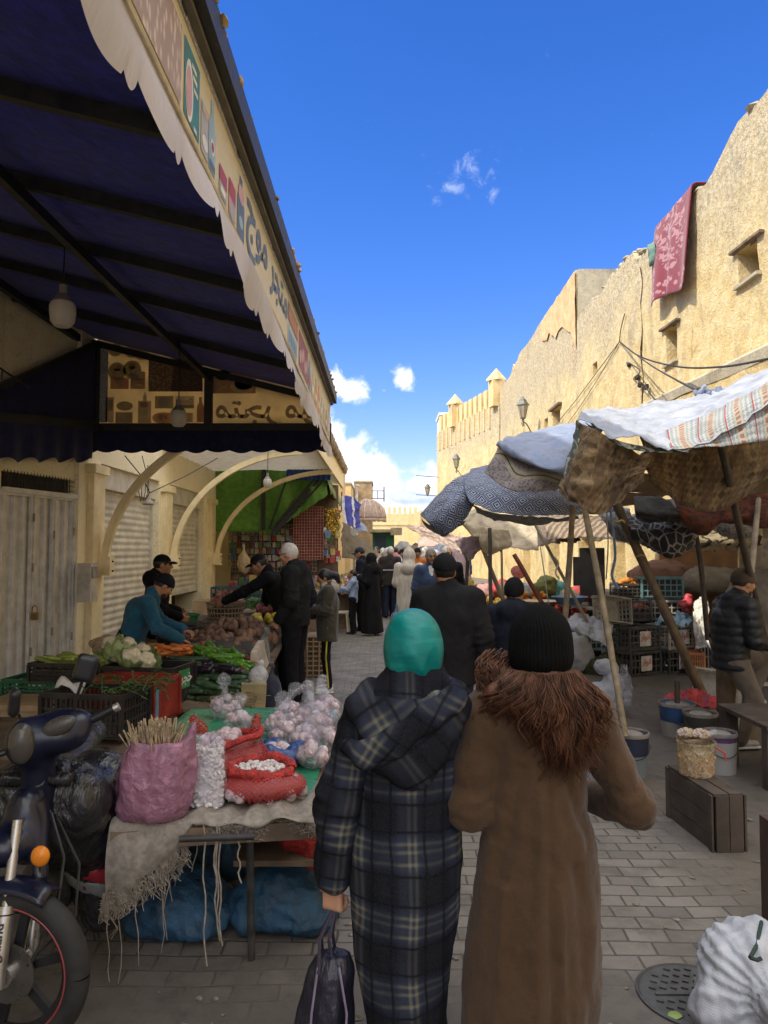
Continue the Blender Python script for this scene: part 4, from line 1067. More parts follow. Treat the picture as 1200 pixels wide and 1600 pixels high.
 def hair(s, mat, kind='short', name='hair', amp=.004):
  m = s.Rh; k = s.s; S = SDF(.02*k); E = lambda p, r, kk=.015, sub=False: S.ell(s.hp(p), tuple(q*k for q in r), kk, sub, m)
  E((0, -.016, .022), (.083, .101, .104))
  E((0, .125, -.04), (.085, .105, .10), .02, True)
  if kind in ('short', 'crop'): E((0, .02, -.13), (.12, .16, .085), .015, True)
  if kind == 'crop': E((0, .10, .10), (.06, .07, .06), .02, True)
  if kind == 'pony':
   E((0, -.02, .01), (.085, .10, .095)); S.path([s.hp((0, -.10, .03)), s.hp((0, -.16, -.03)), s.hp((.01, -.17, -.13))], [.035*k, .05*k, .028*k])
   E((0, .03, -.16), (.12, .13, .085), .015, True)
  return s.part(S, name, mat, amp, (40, 40, 25), 5, h=min(s.h, .011))
 def beanie(s, mat, low=-.005, name='beanie', fold=True, sc=1.0, amp=.002, back=0):
  m = s.Rh; k = s.s; S = SDF(.01*k)
  S.ell(s.hp((0, -.012, .026)), (.090*k*sc, .110*k*sc, .112*k*sc), .01, False, m)
  n = np.array(m @ Vector((0, -.22+back, 1))); n /= np.linalg.norm(n); c = s.hp((0, 0, low)); S.cut(-n, -(n @ c))
  return s.part(S, name, mat, amp, (30, 30, 20), 3, h=min(s.h, .010))
 def cap(s, mat, name='cap', low=.035):
  m = s.Rh; k = s.s; S = SDF(.008*k); S.ell(s.hp((0, -.010, .03)), (.086*k, .106*k, .098*k), .01, False, m)
  n = np.array(m @ Vector((0, -.12, 1))); n /= np.linalg.norm(n); c = s.hp((0, 0, low)); S.cut(-n, -(n @ c))
  o = s.part(S, name, mat, 0, h=min(s.h, .010))
  b = MB(); top = []; n2 = 14
  for i in range(n2+1):
   a = math.pi*(-.5+i/n2)*.92; r0 = Vector((.08*math.sin(a), .075*math.cos(a)+.015, .046 - .012*abs(math.sin(a)))); r1 = Vector((.078*math.sin(a), .085*math.cos(a)+.085, .034-.020*abs(math.sin(a))))
   top.append([s.xf @ Vector(s.hp(r0)), s.xf @ Vector(s.hp((r0+r1)/2+Vector((0, 0, .006)))), s.xf @ Vector(s.hp(r1))])
  b.grid(np.array(top)); pk = b.build('peak', mat, s.o, solid=.005)
  return o
 def beard(s, mat, grow=.004):
  m = s.Rh; k = s.s; S = SDF(.02*k); E = lambda p, r, kk=.01, sub=False: S.ell(s.hp(p), tuple(q*k for q in r), kk, sub, m)
  E((0, .028, -.055), (.058+grow, .063+grow, .063+grow)); E((0, .074, -.092), (.026+grow, .024+grow, .022+grow)); E((0, .095, -.063), (.026, .022, .010), .006, True); E((0, .03, .05), (.12, .12, .085), .01, True);
  return s.part(S, 'beard', mat, .002, (60, 60, 60), 7, h=min(s.h, .009))
 def glasses(s):
  b = MB()
  for q in (-1, 1):
   pts = [s.xf @ Vector(s.hp((q*(.034+.024*math.cos(t)), .100, .010+.019*math.sin(t)))) for t in np.linspace(0, 2*math.pi, 15)]; b.tube(pts, .0025, 5)
   b.tube([s.xf @ Vector(s.hp((q*.058, .098, .014))), s.xf @ Vector(s.hp((q*.084, .02, .014))), s.xf @ Vector(s.hp((q*.084, -.02, .0)))], .0028, 5)
  b.tube([s.xf @ Vector(s.hp((-.01, .104, .014))), s.xf @ Vector(s.hp((.01, .104, .014)))], .0025, 5)
  b.build('glasses', pm('spectacle_black', (.012, .012, .012), .3), s.o)
W_BLACK = cloth_m('wool_black', (.006, .006, .007), .35, sheen=0); W_NAVY = cloth_m('cloth_navy', (.008, .010, .019), .35, sheen=0); W_CHAR = cloth_m('cloth_charcoal', (.0095, .0095, .011), .3, sheen=0)
W_JEAN = cloth_m('denim_dark', (.016, .021, .04), .3, sheen=0); W_KNIT = None
def knit():
 g = G('black_rib_knit'); v = g.co(); x, y, z = g.sep(v); an = g.math('ARCTAN2', y, x)
 r = g.math('SINE', g.math('MULTIPLY', an, 62.0)); rows = g.math('SINE', g.math('MULTIPLY', g.math('ADD', z, g.math('MULTIPLY', r, .0015)), 900.0))
 hh = g.math('ADD', r, g.math('MULTIPLY', rows, .35)); n = g.noise(v, 60, 4)
 c = g.mix(g.ramp(hh, -1, 1), (.0025, .0025, .003), (.0055, .0055, .006)); c = g.mix(g.math('MULTIPLY', n, .4), c, (.007, .0065, .006))
 return g.done(c, .95, g.bump(hh, .4, .004), sheen=0, spec=.1)
M_KNIT = knit()
SH_BLK = pm('shoe_black', (.014, .013, .013), .45, .2); SH_WHT = pm('shoe_white', (.62, .61, .58), .5, .1); SOLE = pm('sole_white', (.6, .58, .53), .6, .12)
def plaid(name, rot=(0, 0, 0), scale=1.0):
 g = G(name); v = g.co(); wob = g.noise(v, 3.0, 3); wv = g.n('ShaderNodeVectorMath', operation='ADD'); g.l(v, wv.inputs[0])
 sc = g.n('ShaderNodeVectorMath', operation='SCALE'); nn = g.n('ShaderNodeTexNoise'); g.l(v, nn.inputs[0]); nn.inputs['Scale'].default_value = 4; g.l(nn.outputs['Color'], sc.inputs[0]); sc.inputs['Scale'].default_value = .035; g.l(sc.outputs[0], wv.inputs[1])
 x, y, z = g.sep(g.mapped(wv.outputs[0], (scale,)*3, rot))
 def band(c, per, cen, wid, soft=.012):
  f = g.math('ABSOLUTE', g.math('SUBTRACT', g.math('FRACT', g.math('ADD', g.math('DIVIDE', c, per), 100.0-cen+.5)), .5))
  return g.math('SUBTRACT', 1.0, g.ramp(f, wid/per-soft/per, wid/per+soft/per))
 px, pz = .16, .205
 c = (.012, .016, .035)
 dx, dz = band(x, px, .5, .036), band(z, pz, .5, .045)
 bl = g.mix(g.math('MAXIMUM', g.math('MULTIPLY', dx, .55), g.math('MULTIPLY', dz, .8)), c, (.008, .008, .010))
 gx, gz = band(x, px, .0, .030), band(z, pz, .0, .042)
 bl = g.mix(g.math('MULTIPLY', g.math('ADD', gx, gz), .30), bl, (.045, .053, .082))
 lines = None
 for cc, cen in ((x, .02), (x, .14), (z, .03), (z, .14), (z, .86)):
  q = band(cc, px if cc is x else pz, cen, .0045, .004); lines = q if lines is None else g.math('ADD', lines, q)
 both = g.math('MULTIPLY', g.math('ADD', gx, .25), g.math('ADD', gz, .25))
 bl = g.mix(g.math('MULTIPLY', lines, g.math('MULTIPLY_ADD', both, .19, .05), clamp=True), bl, (.25, .24, .16))
 dl = None
 for cc, cen in ((x, .32), (x, .68), (z, .30), (z, .7)):
  q = band(cc, px if cc is x else pz, cen, .004, .003); dl = q if dl is None else g.math('ADD', dl, q)
 bl = g.mix(g.math('MULTIPLY', dl, .8, clamp=True), bl, (.004, .004, .006))
 fz = g.noise(v, 260, 4, .7); bl = g.mix(g.math('MULTIPLY', g.ramp(fz, .35, .75), .35), bl, (.055, .055, .06));
 return g.done(bl, .98, g.bump(fz, .6, .004, g.bump(g.noise(v, 7, 3), .3, .03)), sheen=.0, spec=.1)
M_PLAID = plaid('plaid_wool'); M_PLAIDH = plaid('plaid_wool_hood', (0, R(34), 0), .8); M_PLAIDS = plaid('plaid_wool_sleeve', (0, R(-8), 0), 1.0)
def woman_plaid():
 d = 2.40; u = d/FPX; cx = .09
 def X(px): return (px-600)*u - cx
 def Z(py): return CAMH + (HOR-py)*u
 J = dict(hed=(X(645)/.872+.0, .02, 1.595), nec=(.0, -.01, 1.44), shl=(-.17, .0, 1.36), shr=(.165, .0, 1.36), ell=(-.27, -.05, 1.06), wrl=(-.292, -.0, .755), elr=(.19, .05, 1.12), wrr=(.20, .24, 1.05),
    anl=(-.07, -.02, .09), anr=(.07, .1, .09), knl=(-.08, .03, .5), knr=(.08, .1, .5))
 p = Person('woman in a blue plaid hooded robe and teal headscarf walking away', (cx, d, 0), 0, 1.50, J, (0, 0, 0), SK_L, .012, curl={'l': 1.0, 'r': .6}, face=True, hd={'l': (.02, .05, -1), 'r': (0, 1, 0)}, hn={'l': (-.5, -1, 0), 'r': (1, 0, .3)}, handh=.0045)
 S = SDF(.045); pr = []
 for y, a, b, ry in ((1068, 608, 682, .085), (1082, 588, 700, .105), (1100, 574, 708, .118), (1140, 562, 716, .128), (1200, 560, 716, .132), (1260, 556, 717, .138), (1320, 548, 716, .15), (1360, 546, 714, .155), (1410, 549, 711, .155), (1460, 555, 704, .15), (1510, 564, 697, .146), (1560, 575, 692, .144), (1655, 580, 694, .145)):
  pr.append((Z(y), (X(a)+X(b))/2, 0, (X(b)-X(a))/2, ry))
 S.robe(pr, folds=[(5, .0, .03, 1.0), (9, .0, .018, 2.2)]); S.cap((X(600), 0, Z(1098)), (X(692), 0, Z(1098)), .085)
 S.cap((0, .0, Z(1085)), (0.02, .0, Z(1052)), .09, .075); S.cap((X(640), -.012, Z(1082)), (X(644), -.008, Z(1060)), .112, .100, .03)
 sc = p.s
 p.part(S, 'robe', M_PLAID, .014, (7, 7, 3.2), 3, h=.011)
 for q, nm in (('l', 'sleeve'), ('r', 'sleeve')):
  S = SDF(.04); j = p.j
  S.path([j['sh'+q]+(0.01, 0, .0), j['el'+q], j['wr'+q]+(0, 0, .03)], [.080, .066, .060]);
  p.part(S, nm, M_PLAIDS, .016, (10, 10, 12), 4, h=.010, fn=lambda V, N: V + N*p.crease(V, .005)[:, None])
 S = SDF(.03); yb = -.118
 S.ell((X(636), yb-.005, Z(1118)), (.158, .055, .085)); S.ell((X(632), yb-.025, Z(1152)), (.125, .05, .082)); S.ell((X(640), yb-.02, Z(1180)), (.065, .036, .05))
 S.path([(X(580), -.02, Z(1075)), (X(562), -.08, Z(1095)), (X(600), yb-.02, Z(1085))], [.04, .04, .03]); S.path([(X(697), -.02, Z(1070)), (X(708), -.08, Z(1092)), (X(680), yb, Z(1082))], [.036, .04, .03])
 p.part(S, 'hood', M_PLAIDH, .012, (8, 8, 8), 8, h=.010)
 S = SDF(.02); S.path([(X(548), -.10, Z(1150)), (X(572), yb-.052, Z(1152)), (X(615), yb-.082, Z(1130)), (X(660), yb-.072, Z(1098)), (X(700), yb-.03, Z(1074)), (X(708), -.05, Z(1068))], [.030, .036, .038, .036, .034, .03], flat=(1, .55, 1))
 p.part(S, 'hood_edge', plaid('plaid_wool_edge', (0, R(-32), 0), .9), .006, (10, 10, 10), 9, h=.009)
 g = G('teal_satin'); v = g.co(); n = g.noise(g.mapped(v, (1, 1, 2.4), (R(25), 0, 0)), 7, 4, .5, .5); c = g.mix(g.ramp(n, .3, .7), (.0, .145, .14), (.005, .20, .185))
 M = g.done(c, .42, g.bump(n, .35, .02, g.bump(g.noise(v, 400, 2), .15, .002)), sheen=0, spec=.35)
 S = SDF(.04); hx = X(645); S.ell((hx, .005, Z(999)), (.092, .110, .103)); S.ell((hx, -.01, Z(1022)), (.084, .098, .080)); S.cap((hx, -.005, Z(1035)), (hx-.002, -.012, Z(1064)), .080, .092, .04)
 def drape(V, N):
  a = np.arctan2(V[:, 0]-hx, -(V[:, 1]))      # angle round the back
  t = np.clip((Z(985)-V[:, 2])/.17, 0, 1); f = 0
  for k, (a0, sl, w, am) in enumerate(((-.9, .9, .16, .007), (-.35, .75, .14, -.006), (.1, .9, .13, .007), (.5, .6, .15, -.006), (.95, .8, .16, .006), (.3, -.7, .12, .005), (-.6, -.5, .12, -.004))):
   f = f + am*np.exp(-((a-a0-sl*(t-.5))/w)**2)*t
  f = f - .003*np.exp(-((V[:, 2]-Z(1047))/.014)**2)
  return V + N*f[:, None]
 p.part(S, 'headscarf', M, .004, (9, 9, 12), 2, h=.008, fn=drape)
 p.shoes(SH_BLK)
 wr = p.xf @ Vector(p.j['wrl']); hnd = Vector((wr.x+.004, wr.y+.0, Z(1408)))
 t = thing('tote_bag', 'dark plastic shopping bag with pale piping hanging from the woman in plaid', 'bag', (hnd.x, hnd.y, .02))
 bx = lambda px: (px-600)*u
 S = SDF(.03); S.robe([(Z(1466), bx(522), d-.02, .052, .03), (Z(1490), bx(520), d-.02, .07, .055), (Z(1540), bx(514), d-.02, .084, .075), (Z(1590), bx(509), d-.02, .096, .085), (Z(1650), bx(508), d-.02, .10, .09)], folds=[(4, .02, .05, 0), (7, .01, .03, 1)])
 g = G('bag_plastic'); v = g.co(); n = g.noise(g.mapped(v, (2, 2, .6)), 9, 4); c = g.mix(n, (.010, .010, .018), (.022, .022, .035)); M = g.done(c, .32, g.bump(n, .7, .03))
 sdf_obj(S, 'bag_body', M, t, .010, .012, (14, 14, 6), 2)
 b = MB();
 for s_ in (-1, 1):
  b.tube([Vector((bx(514+10*s_), d-.06+.02*s_, Z(1480))), Vector((bx(511+7*s_), d-.045, Z(1440))), hnd+Vector((.004*s_, -.006, .0)), Vector((bx(512+9*s_), d+.02, Z(1445))), Vector((bx(516+10*s_), d+.03, Z(1480)))], .006, 6)
 b.build('handle', pm('bag_handle', (.03, .025, .05), .5), t)
 for px in (489, 540):
  b = MB(); b.tube([Vector((bx(px+ (14 if px < 510 else -6)), d-.075, Z(1472))), Vector((bx(px+6), d-.10, Z(1530))), Vector((bx(px), d-.115, Z(1640)))], .004, 6); b.build('piping', pm('bag_piping', (.20, .16, .25), .5), t)
woman_plaid()
def camel():
 g = G('camel_wool'); v = g.co(); n = g.noise(v, 5, 6, .65); f = g.noise(v, 330, 3, .7); n3 = g.noise(g.mapped(v, (6, 6, .8)), 4, 4)
 c = g.mix(g.ramp(n, .3, .7), (.055, .031, .017), (.078, .045, .025)); c = g.mix(g.math('MULTIPLY', g.ramp(f, .3, .8), .45), c, (.115, .07, .041)); c = g.mix(g.math('MULTIPLY', g.ramp(n3, .5, .75), .4), c, (.052, .026, .013))
 return g.done(c, .95, g.bump(f, .5, .003, g.bump(n, .35, .04)), sheen=.15, spec=.12)
M_CAMEL = camel()
def hairmat():
 g = G('brown_hair'); v = g.co(); n = g.noise(g.mapped(v, (13, 13, 2.6)), 3, 6, .72, .6); n2 = g.noise(g.mapped(v, (1, 1, .5)), 15, 4)
 c = g.mix(g.ramp(n, .3, .7), (.018, .007, .004), (.135, .054, .027)); c = g.mix(g.math('MULTIPLY', g.ramp(n2, .5, .75), .5), c, (.15, .074, .038))
 return g.done(c, .42, g.bump(n, .6, .01), spec=.3)
M_HAIRB = hairmat()
def woman_coat():
 d = 2.35; u = d/FPX; cx = .47
 def X(px): return (px-600)*u - cx
 def Z(py): return CAMH + (HOR-py)*u
 k = .89
 J = dict(hed=(X(842)/.89, .02, 1.60), shl=(-.175, 0, 1.34), shr=(.205, 0, 1.34), ell=(-.235, -.03, 1.03), wrl=(-.20, .20, 1.02), elr=(.352, -.01, 1.03), wrr=(.25, .20, 1.0), anl=(-.07, .08, .09), anr=(.08, -.05, .09))
 p = Person('woman in a long camel coat and black knitted hat with long brown hair, walking away', (cx, d, 0), 0, 1.53, J, (8, 0, 0), SK_L, .012, curl=.7, face=True, girth=.8)
 S = SDF(.05); pr = []
 for y, a, b, ry in ((1085, 790, 905, .09), (1105, 768, 928, .115), (1150, 764, 920, .13), (1200, 764, 906, .128), (1250, 759, 908, .13), (1300, 750, 920, .14), (1350, 741, 926, .15), (1420, 733, 929, .162), (1500, 725, 926, .172), (1560, 722, 919, .178), (1594, 724, 914, .18)):
  pr.append((Z(y), (X(a)+X(b))/2, 0, (X(b)-X(a))/2, ry))
 S.robe(pr, folds=[(4, .0, .028, .6), (7, .0, .016, 2.0)]); S.cap((X(772), 0, Z(1112)), (X(905), 0, Z(1112)), .088); j = p.j
 for q in 'lr':
  S.path([j['sh'+q]+(0, 0, -.005), j['el'+q]*.55+j['sh'+q]*.45, j['el'+q], j['wr'+q]], [.072, .058, .060, .052], .035)
 def seam(V, N):
  f = np.zeros(len(V)); bk = V[:, 1] < -.02
  f -= .010*np.exp(-((V[:, 0]-X(838))/.007)**2)*bk; f += .010*np.exp(-((V[:, 0]-X(852))/.012)**2)*bk*(V[:, 2] < Z(1340))
  for x0, x1, z0, z1, a in ((800, 768, 1190, 1330, -.012), (862, 905, 1180, 1290, -.012), (830, 812, 1230, 1590, .010), (880, 898, 1330, 1590, -.010), (775, 756, 1360, 1590, .012), (905, 880, 1420, 1590, .008)):
   t = np.clip((Z(z0)-V[:, 2])/(Z(z0)-Z(z1)), 0, 1); xx = X(x0)+(X(x1)-X(x0))*t; inn = (V[:, 2] < Z(z0)+.03)*(V[:, 2] > Z(z1)-.03)
   f += a*np.exp(-((V[:, 0]-xx)/.02)**2)*bk*inn
  f = f + p.crease(V, .004); return V + N*f[:, None]
 p.part(S, 'coat', M_CAMEL, .016, (6, 6, 4), 6, h=.011, fn=seam)
 S = SDF(.03); S.cap((X(800), .0, Z(1078)), (X(880), .0, Z(1078)), .075); S.ell((X(840), -.06, Z(1090)), (.13, .07, .055)); p.part(S, 'collar', M_CAMEL, .008, seed=3, h=.011)
 S = SDF(.012); hx = X(842); S.ell((hx, -.005, Z(1003)), (.100, .118, .125)); S.ell((hx, -.01, Z(1022)), (.101, .118, .085)); S.cut((0, -.10, -1), -Z(1049))
 p.part(S, 'knitted_hat', M_KNIT, .003, (18, 18, 18), 3, h=.008)
 rr = random.Random(11)
 S = SDF(.04); S.ell((hx, -.055, Z(1062)), (.105, .075, .07)); S.ell((X(848), -.092, Z(1094)), (.125, .05, .07)); S.ell((X(864), -.108, Z(1138)), (.085, .036, .075)); S.ell((X(900), -.075, Z(1100)), (.06, .05, .06))
 S.ell((X(778), -.05, Z(1082)), (.065, .06, .045)); S.ell((X(782), .02, Z(1056)), (.03, .05, .045))
 def locks(b):
  for q in range(150):                       # wavy clumps of many hairs each
   t0 = rr.random(); px0 = 794 + 96*t0; y0 = -.055 - .05*math.sin(math.pi*t0) + rr.uniform(-.01, .02)
   px1 = 757 + 172*t0 + rr.uniform(-22, 22); py1 = 1092 + (112 - 260*abs(t0-.64)**1.2)*rr.uniform(.35, 1.06)
   if t0 < .2: py1 = 1082+rr.uniform(0, 40)
   ph, am, fq = rr.uniform(0, 6.28), rr.uniform(.012, .032), rr.uniform(7, 14); lay = rr.uniform(0, .03)
   for k in range(14):
    o = rr.gauss(0, .0085); o2 = rr.gauss(0, .005); L = rr.uniform(.72, 1.06); pts = []; ph2 = ph+rr.uniform(-.35, .35)
    for i in range(11):
     t = i/10*L; z = Z(1040)+(Z(py1)-Z(1040))*t; x = X(px0)+(X(px1)-X(px0))*t**.85 + am*math.sin(ph2+t*fq)*t**.7 + o*(.5+t)
     yy = -(.095+.075*math.sin(math.pi*min(1, t*.75+.08)))*(.42+.58*math.sin(math.pi*t0)**.7) - lay*.7*(1-.4*t)
     pts.append(p.xf @ Vector((x, yy + am*.5*math.cos(ph2*1.3+t*fq)*t + o2, z)))
    w = rr.uniform(.0011, .0024); b.tube(pts, [w, w, w*1.1, w*1.1, w, w, w, w*.9, w*.7, w*.5, .0005], 4, False)
  for q in range(150):
   pts = []; x0 = rr.uniform(762, 802); ph = rr.uniform(0, 6); zz = rr.uniform(1014, 1046); ll = rr.uniform(30, 62)
   for i in range(7):
    t = i/6; pts.append(p.xf @ Vector((X(x0-20*math.sin(t*2.6)+4*math.sin(ph+t*7)), .02-.05*t+rr.uniform(-.015, .015), Z(zz+ll*t))))
   b.tube(pts, [.003, .003, .003, .003, .002, .0015, .0006], 4, False)
 V, Q = S.mesh(.010); N = vnormals(V, Q); dd = .022*fbm(V[:, 0]*22, V[:, 1]*22, V[:, 2]*7, s=4, o=3) + .008*fbm(V[:, 0]*60, V[:, 1]*60, V[:, 2]*14, s=8, o=2); V = V + N*dd[:, None]
 V = V + np.array(p.loc); b = MB(); b.add(V, Q); locks(b); b.build('hair', M_HAIRB, p.o, True, 180)
 p.shoes(SH_BLK)
woman_coat()
def street_people():
 d = 5.45; x = (700-600)/FPX*d
 p = Person('man in a black jacket and dark flat cap walking ahead between the two women', (x, d, 0), R(-6), 1.66, dict(hed=(-.03, .03, 1.61), anl=(-.1, .12, .09), knl=(-.1, .12, .5), ell=(-.25, -.02, 1.13), elr=(.26, -.06, 1.12), wrr=(.27, -.02, .88)), (12, 0, 0), SK_M, .015, girth=1.18)
 p.jacket(W_CHAR, hem=.76, puff=1.08, amp=.014, seed=3); p.trousers(W_JEAN); p.shoes(SH_BLK, SOLE); p.hair(HAIR_B)
 p.beanie(W_BLACK, .03, 'flat_cap', sc=1.08);
 d = 5.9; x = (800-600)/FPX*d
 p = Person('youth with black hair in a navy hooded jacket walking ahead of the coat woman', (x, d, 0), R(-14), 1.48, dict(hed=(.015, .03, 1.6)), (-6, 0, 0), SK_M, .015)
 p.jacket(W_NAVY, hem=.75, puff=1.1, hood=True, amp=.015, seed=5); p.trousers(W_BLACK); p.shoes(SH_BLK); p.hair(HAIR_B, 'full'); p.beanie(W_BLACK, -.02, 'knitted_hat', sc=1.04)
 d = 8.25; x = (462-600)/FPX*d
 p = Person('grey haired man with glasses in a dark hooded jacket looking at the vegetables', (x, d, 0), R(76), 1.78, dict(hed=(0, .085, 1.605), nec=(0, .015, 1.45), ell=(-.25, -.05, 1.12), wrl=(-.22, .10, .92), elr=(.24, -.08, 1.12), wrr=(.22, .04, .92), che=(0, .0, 1.26)), (4, -14, 0), SK_L, .012, girth=1.12, curl=.8)
 p.jacket(W_CHAR, hem=.84, puff=1.08, hood=True, amp=.014, seed=8); p.trousers(W_BLACK, 1.12); p.shoes(SH_BLK); p.hair(HAIR_G, 'crop'); p.glasses()
 d = 9.1; x = (444-600)/FPX*d
 p = Person('man in a dark cap reaching over the basket, half hidden by the grey haired man', (x, d, 0), R(98), 1.74, dict(pel=(0, -.05, .95), che=(0, .10, 1.24), nec=(0, .2, 1.40), hed=(0, .30, 1.52), shl=(-.18, .2, 1.36), shr=(.18, .2, 1.36), ell=(-.17, .46, 1.20), wrl=(-.10, .70, 1.08), elr=(.25, .2, 1.1), wrr=(.22, .3, .9)), (-8, -24, 0), SK_M, .013, curl=.5)
 p.jacket(W_BLACK, hem=.8, amp=.012); p.trousers(W_BLACK); p.shoes(SH_BLK); p.hair(HAIR_B); p.cap(W_CHAR)
 d = 8.95; x = (512-600)/FPX*d
 p = Person('girl with a ponytail in an olive jacket and black leggings with yellow side stripe', (x, d, 0), R(95), 1.48, dict(ell=(-.2, .02, 1.16), wrl=(-.12, .2, 1.15), elr=(.2, .0, 1.14), wrr=(.15, .22, 1.05), hed=(0, .045, 1.60)), (0, -20, 0), SK_M, .011, curl=.7)
 M_OL = cloth_m('olive_parka', (.050, .044, .030), .25); p.jacket(M_OL, hem=.72, puff=1.22, amp=.012, seed=4); p.trousers(W_BLACK, .82, name='leggings'); p.shoes(SH_WHT, SOLE); p.hair(HAIR_B, 'pony')
 S = SDF(.02); j = p.j; S.cap(j['nec']+(0, -.05, .0), j['nec']+(0, .03, .02), .08, .075); p.part(S, 'collar_lining', cloth_m('fleece_beige', (.40, .33, .26), .2), .01)
 b = MB()
 for q, sx in (('l', -1), ('r', 1)):
  pts = [p.xf @ Vector(j[a+q]+np.array((sx*o, .0, 0))) for a, o in (('hi', .092), ('kn', .062), ('an', .056))]; b.tube(pts, [.012, .010, .010], 6)
 b.build('side_stripe', pm('stripe_yellow', (.45, .36, .03), .6), p.o)
 d = 15.0
 p = Person('man in a navy cap and dark jacket standing behind the child at the far stall', ((566-600)/FPX*15.6, 15.6, 0), R(70), 1.76, dict(hed=(0, .06, 1.6), elr=(.24, .05, 1.13), wrr=(.2, .26, 1.1)), (10, -20, 0), SK_M, .016)
 p.jacket(W_NAVY, hem=.8); p.trousers(W_BLACK); p.shoes(SH_BLK); p.cap(cloth_m('cap_navy', (.02, .025, .05), .2)); p.hair(HAIR_B)
 p = Person('child with dark hair in a pale blue top pointing at the far stall', ((552-600)/FPX*d, d, 0), R(80), 1.30, dict(ell=(-.2, .12, 1.2), wrl=(-.12, .3, 1.24), elr=(.2, .05, 1.14), wrr=(.14, .24, 1.1)), (0, 10, 0), SK_M, .014)
 p.jacket(cloth_m('sweat_blue', (.30, .36, .50), .2), hem=.84, name='sweatshirt'); p.trousers(W_BLACK, .95); p.shoes(SH_BLK); p.hair(HAIR_B)
 def abaya(label, x, d, H, rz, mat, hoodm=None, wide=1.0, group=None):
  p = Person(label, (x, d, 0), rz, H, dict(ell=(-.22, .02, 1.13), wrl=(-.14, .22, 1.2), hed=(0, .04, 1.6)), (0, -8, 0), SK_M, .017, group=group, face=True)
  k = p.s; S = SDF(.05); w = wide
  S.robe([(.06*k, 0, 0, .25*w*k, .22*k), (.5*k, 0, 0, .21*w*k, .17*k), (.95*k, 0, 0, .19*w*k, .145*k), (1.2*k, 0, 0, .185*w*k, .135*k), (1.42*k, 0, 0, .10*k, .085*k)], folds=[(6, .0, .06, 0), (9, .0, .03, 1)])
  S.cap((-.16*k, 0, 1.36*k), (.16*k, 0, 1.36*k), .075*k)
  for q in 'lr': S.path([p.j['sh'+q], p.j['el'+q], p.j['wr'+q]], [.08*k, .08*k, .075*k])
  p.part(S, 'robe', mat, .012, (7, 7, 4), 4)
  return p
 p = abaya('woman in a long black robe and black headscarf beside the child at the far stall', (582-600)/FPX*14.8, 14.8, 1.64, R(62), W_BLACK)
 S = SDF(.03); S.ell(p.hp((0, -.012, .01)), (.098, .115, .118)); S.cap(p.hp((0, -.01, -.08)), p.j['nec']+(0, 0, -.06), .10, .15); S.ell(p.hp((0, .105, -.01)), (.062, .05, .085), .01, True); p.part(S, 'headscarf', W_BLACK, .006)
 p.shoes(SH_WHT, SOLE)
 g = G('cream_wool'); v = g.co(); n = g.noise(g.mapped(v, (5, 5, .8)), 5, 5); st = g.math('SINE', g.math('MULTIPLY', g.sep(v)[0], 260.0)); c = g.mix(g.ramp(n, .3, .7), (.36, .32, .26), (.48, .44, .37)); c = g.mix(g.math('MULTIPLY', g.ramp(st, .2, 1), .25), c, (.30, .26, .21))
 M_DJ = g.done(c, .95, g.bump(n, .4, .03), sheen=.3)
 d = 13.0; p = abaya('man in a cream hooded djellaba robe walking away down the street', (639-600)/FPX*d, d, 1.72, R(-10), M_DJ, wide=1.14)
 S = SDF(.03); S.ell(p.hp((0, -.02, .0)), (.112, .13, .135)); S.cap(p.hp((0, -.04, .08)), p.hp((0, -.06, .19)), .07, .012, .05); S.cap(p.hp((0, -.03, -.1)), p.j['nec']+(0, -.04, -.06), .10, .14); S.ell(p.hp((0, .13, -.02)), (.075, .07, .10), .01, True); p.part(S, 'pointed_hood', M_DJ, .008)
 p.shoes(pm('slipper', (.4, .32, .15), .6))
 c = P(619, 962, 12.9); t = thing('plastic_bag', 'translucent blue plastic bag carried by the man in the cream djellaba', 'bag', c)
 S = SDF(.03); S.ell(c+Vector((0, 0, -.08)), (.10, .07, .15)); S.cap(c+Vector((0, 0, .05)), c+Vector((.01, 0, .2)), .03, .012)
 sdf_obj(S, 'bag', pm('blue_film', (.16, .22, .32), .25, .3, 20, .6, 30, .02, transl=.3), t, .014, .02, (20, 20, 12), 1)
 p = Person('man in a dark brown jacket with white stripe across the back, walking away', ((611-600)/FPX*18.5-.02, 18.5, 0), R(-5), 1.78, {}, (20, 0, 0), SK_M, .018); p.jacket(cloth_m('brown_dark', (.03, .024, .022), .3), hem=.78, puff=1.1); p.trousers(W_JEAN); p.shoes(SH_BLK); p.hair(HAIR_G, 'short')
 b = MB(); b.tube([p.xf @ Vector((-.17, -.145, 1.2)), p.xf @ Vector((0, -.165, 1.2)), p.xf @ Vector((.17, -.145, 1.2))], .009, 6); b.build('back_stripe', SH_WHT, p.o)
 p = Person('man with short grey hair in an open blue jacket walking towards the camera', ((673-600)/FPX*11.2, 11.2, 0), R(186), 1.72, {}, (6, -6, 0), SK_D, .014); p.jacket(cloth_m('blue_jacket', (.03, .05, .10), .3), hem=.74); p.trousers(W_CHAR); p.shoes(SH_BLK); p.hair(pm('hair_salt', (.14, .13, .12), .7, .4, 60, .4, 200)); p.beard(pm('stubble_grey', (.16, .12, .10), .8, .3, 60, .3, 200), .001)
 S = SDF(.03); S.cap(p.j['nec']+(0, .06, -.02), p.j['che']+(0, .10, 0), .06, .055, flat=(1, .7, 1)); p.part(S, 'shirt', cloth_m('pale_shirt', (.45, .47, .50), .15), .004)
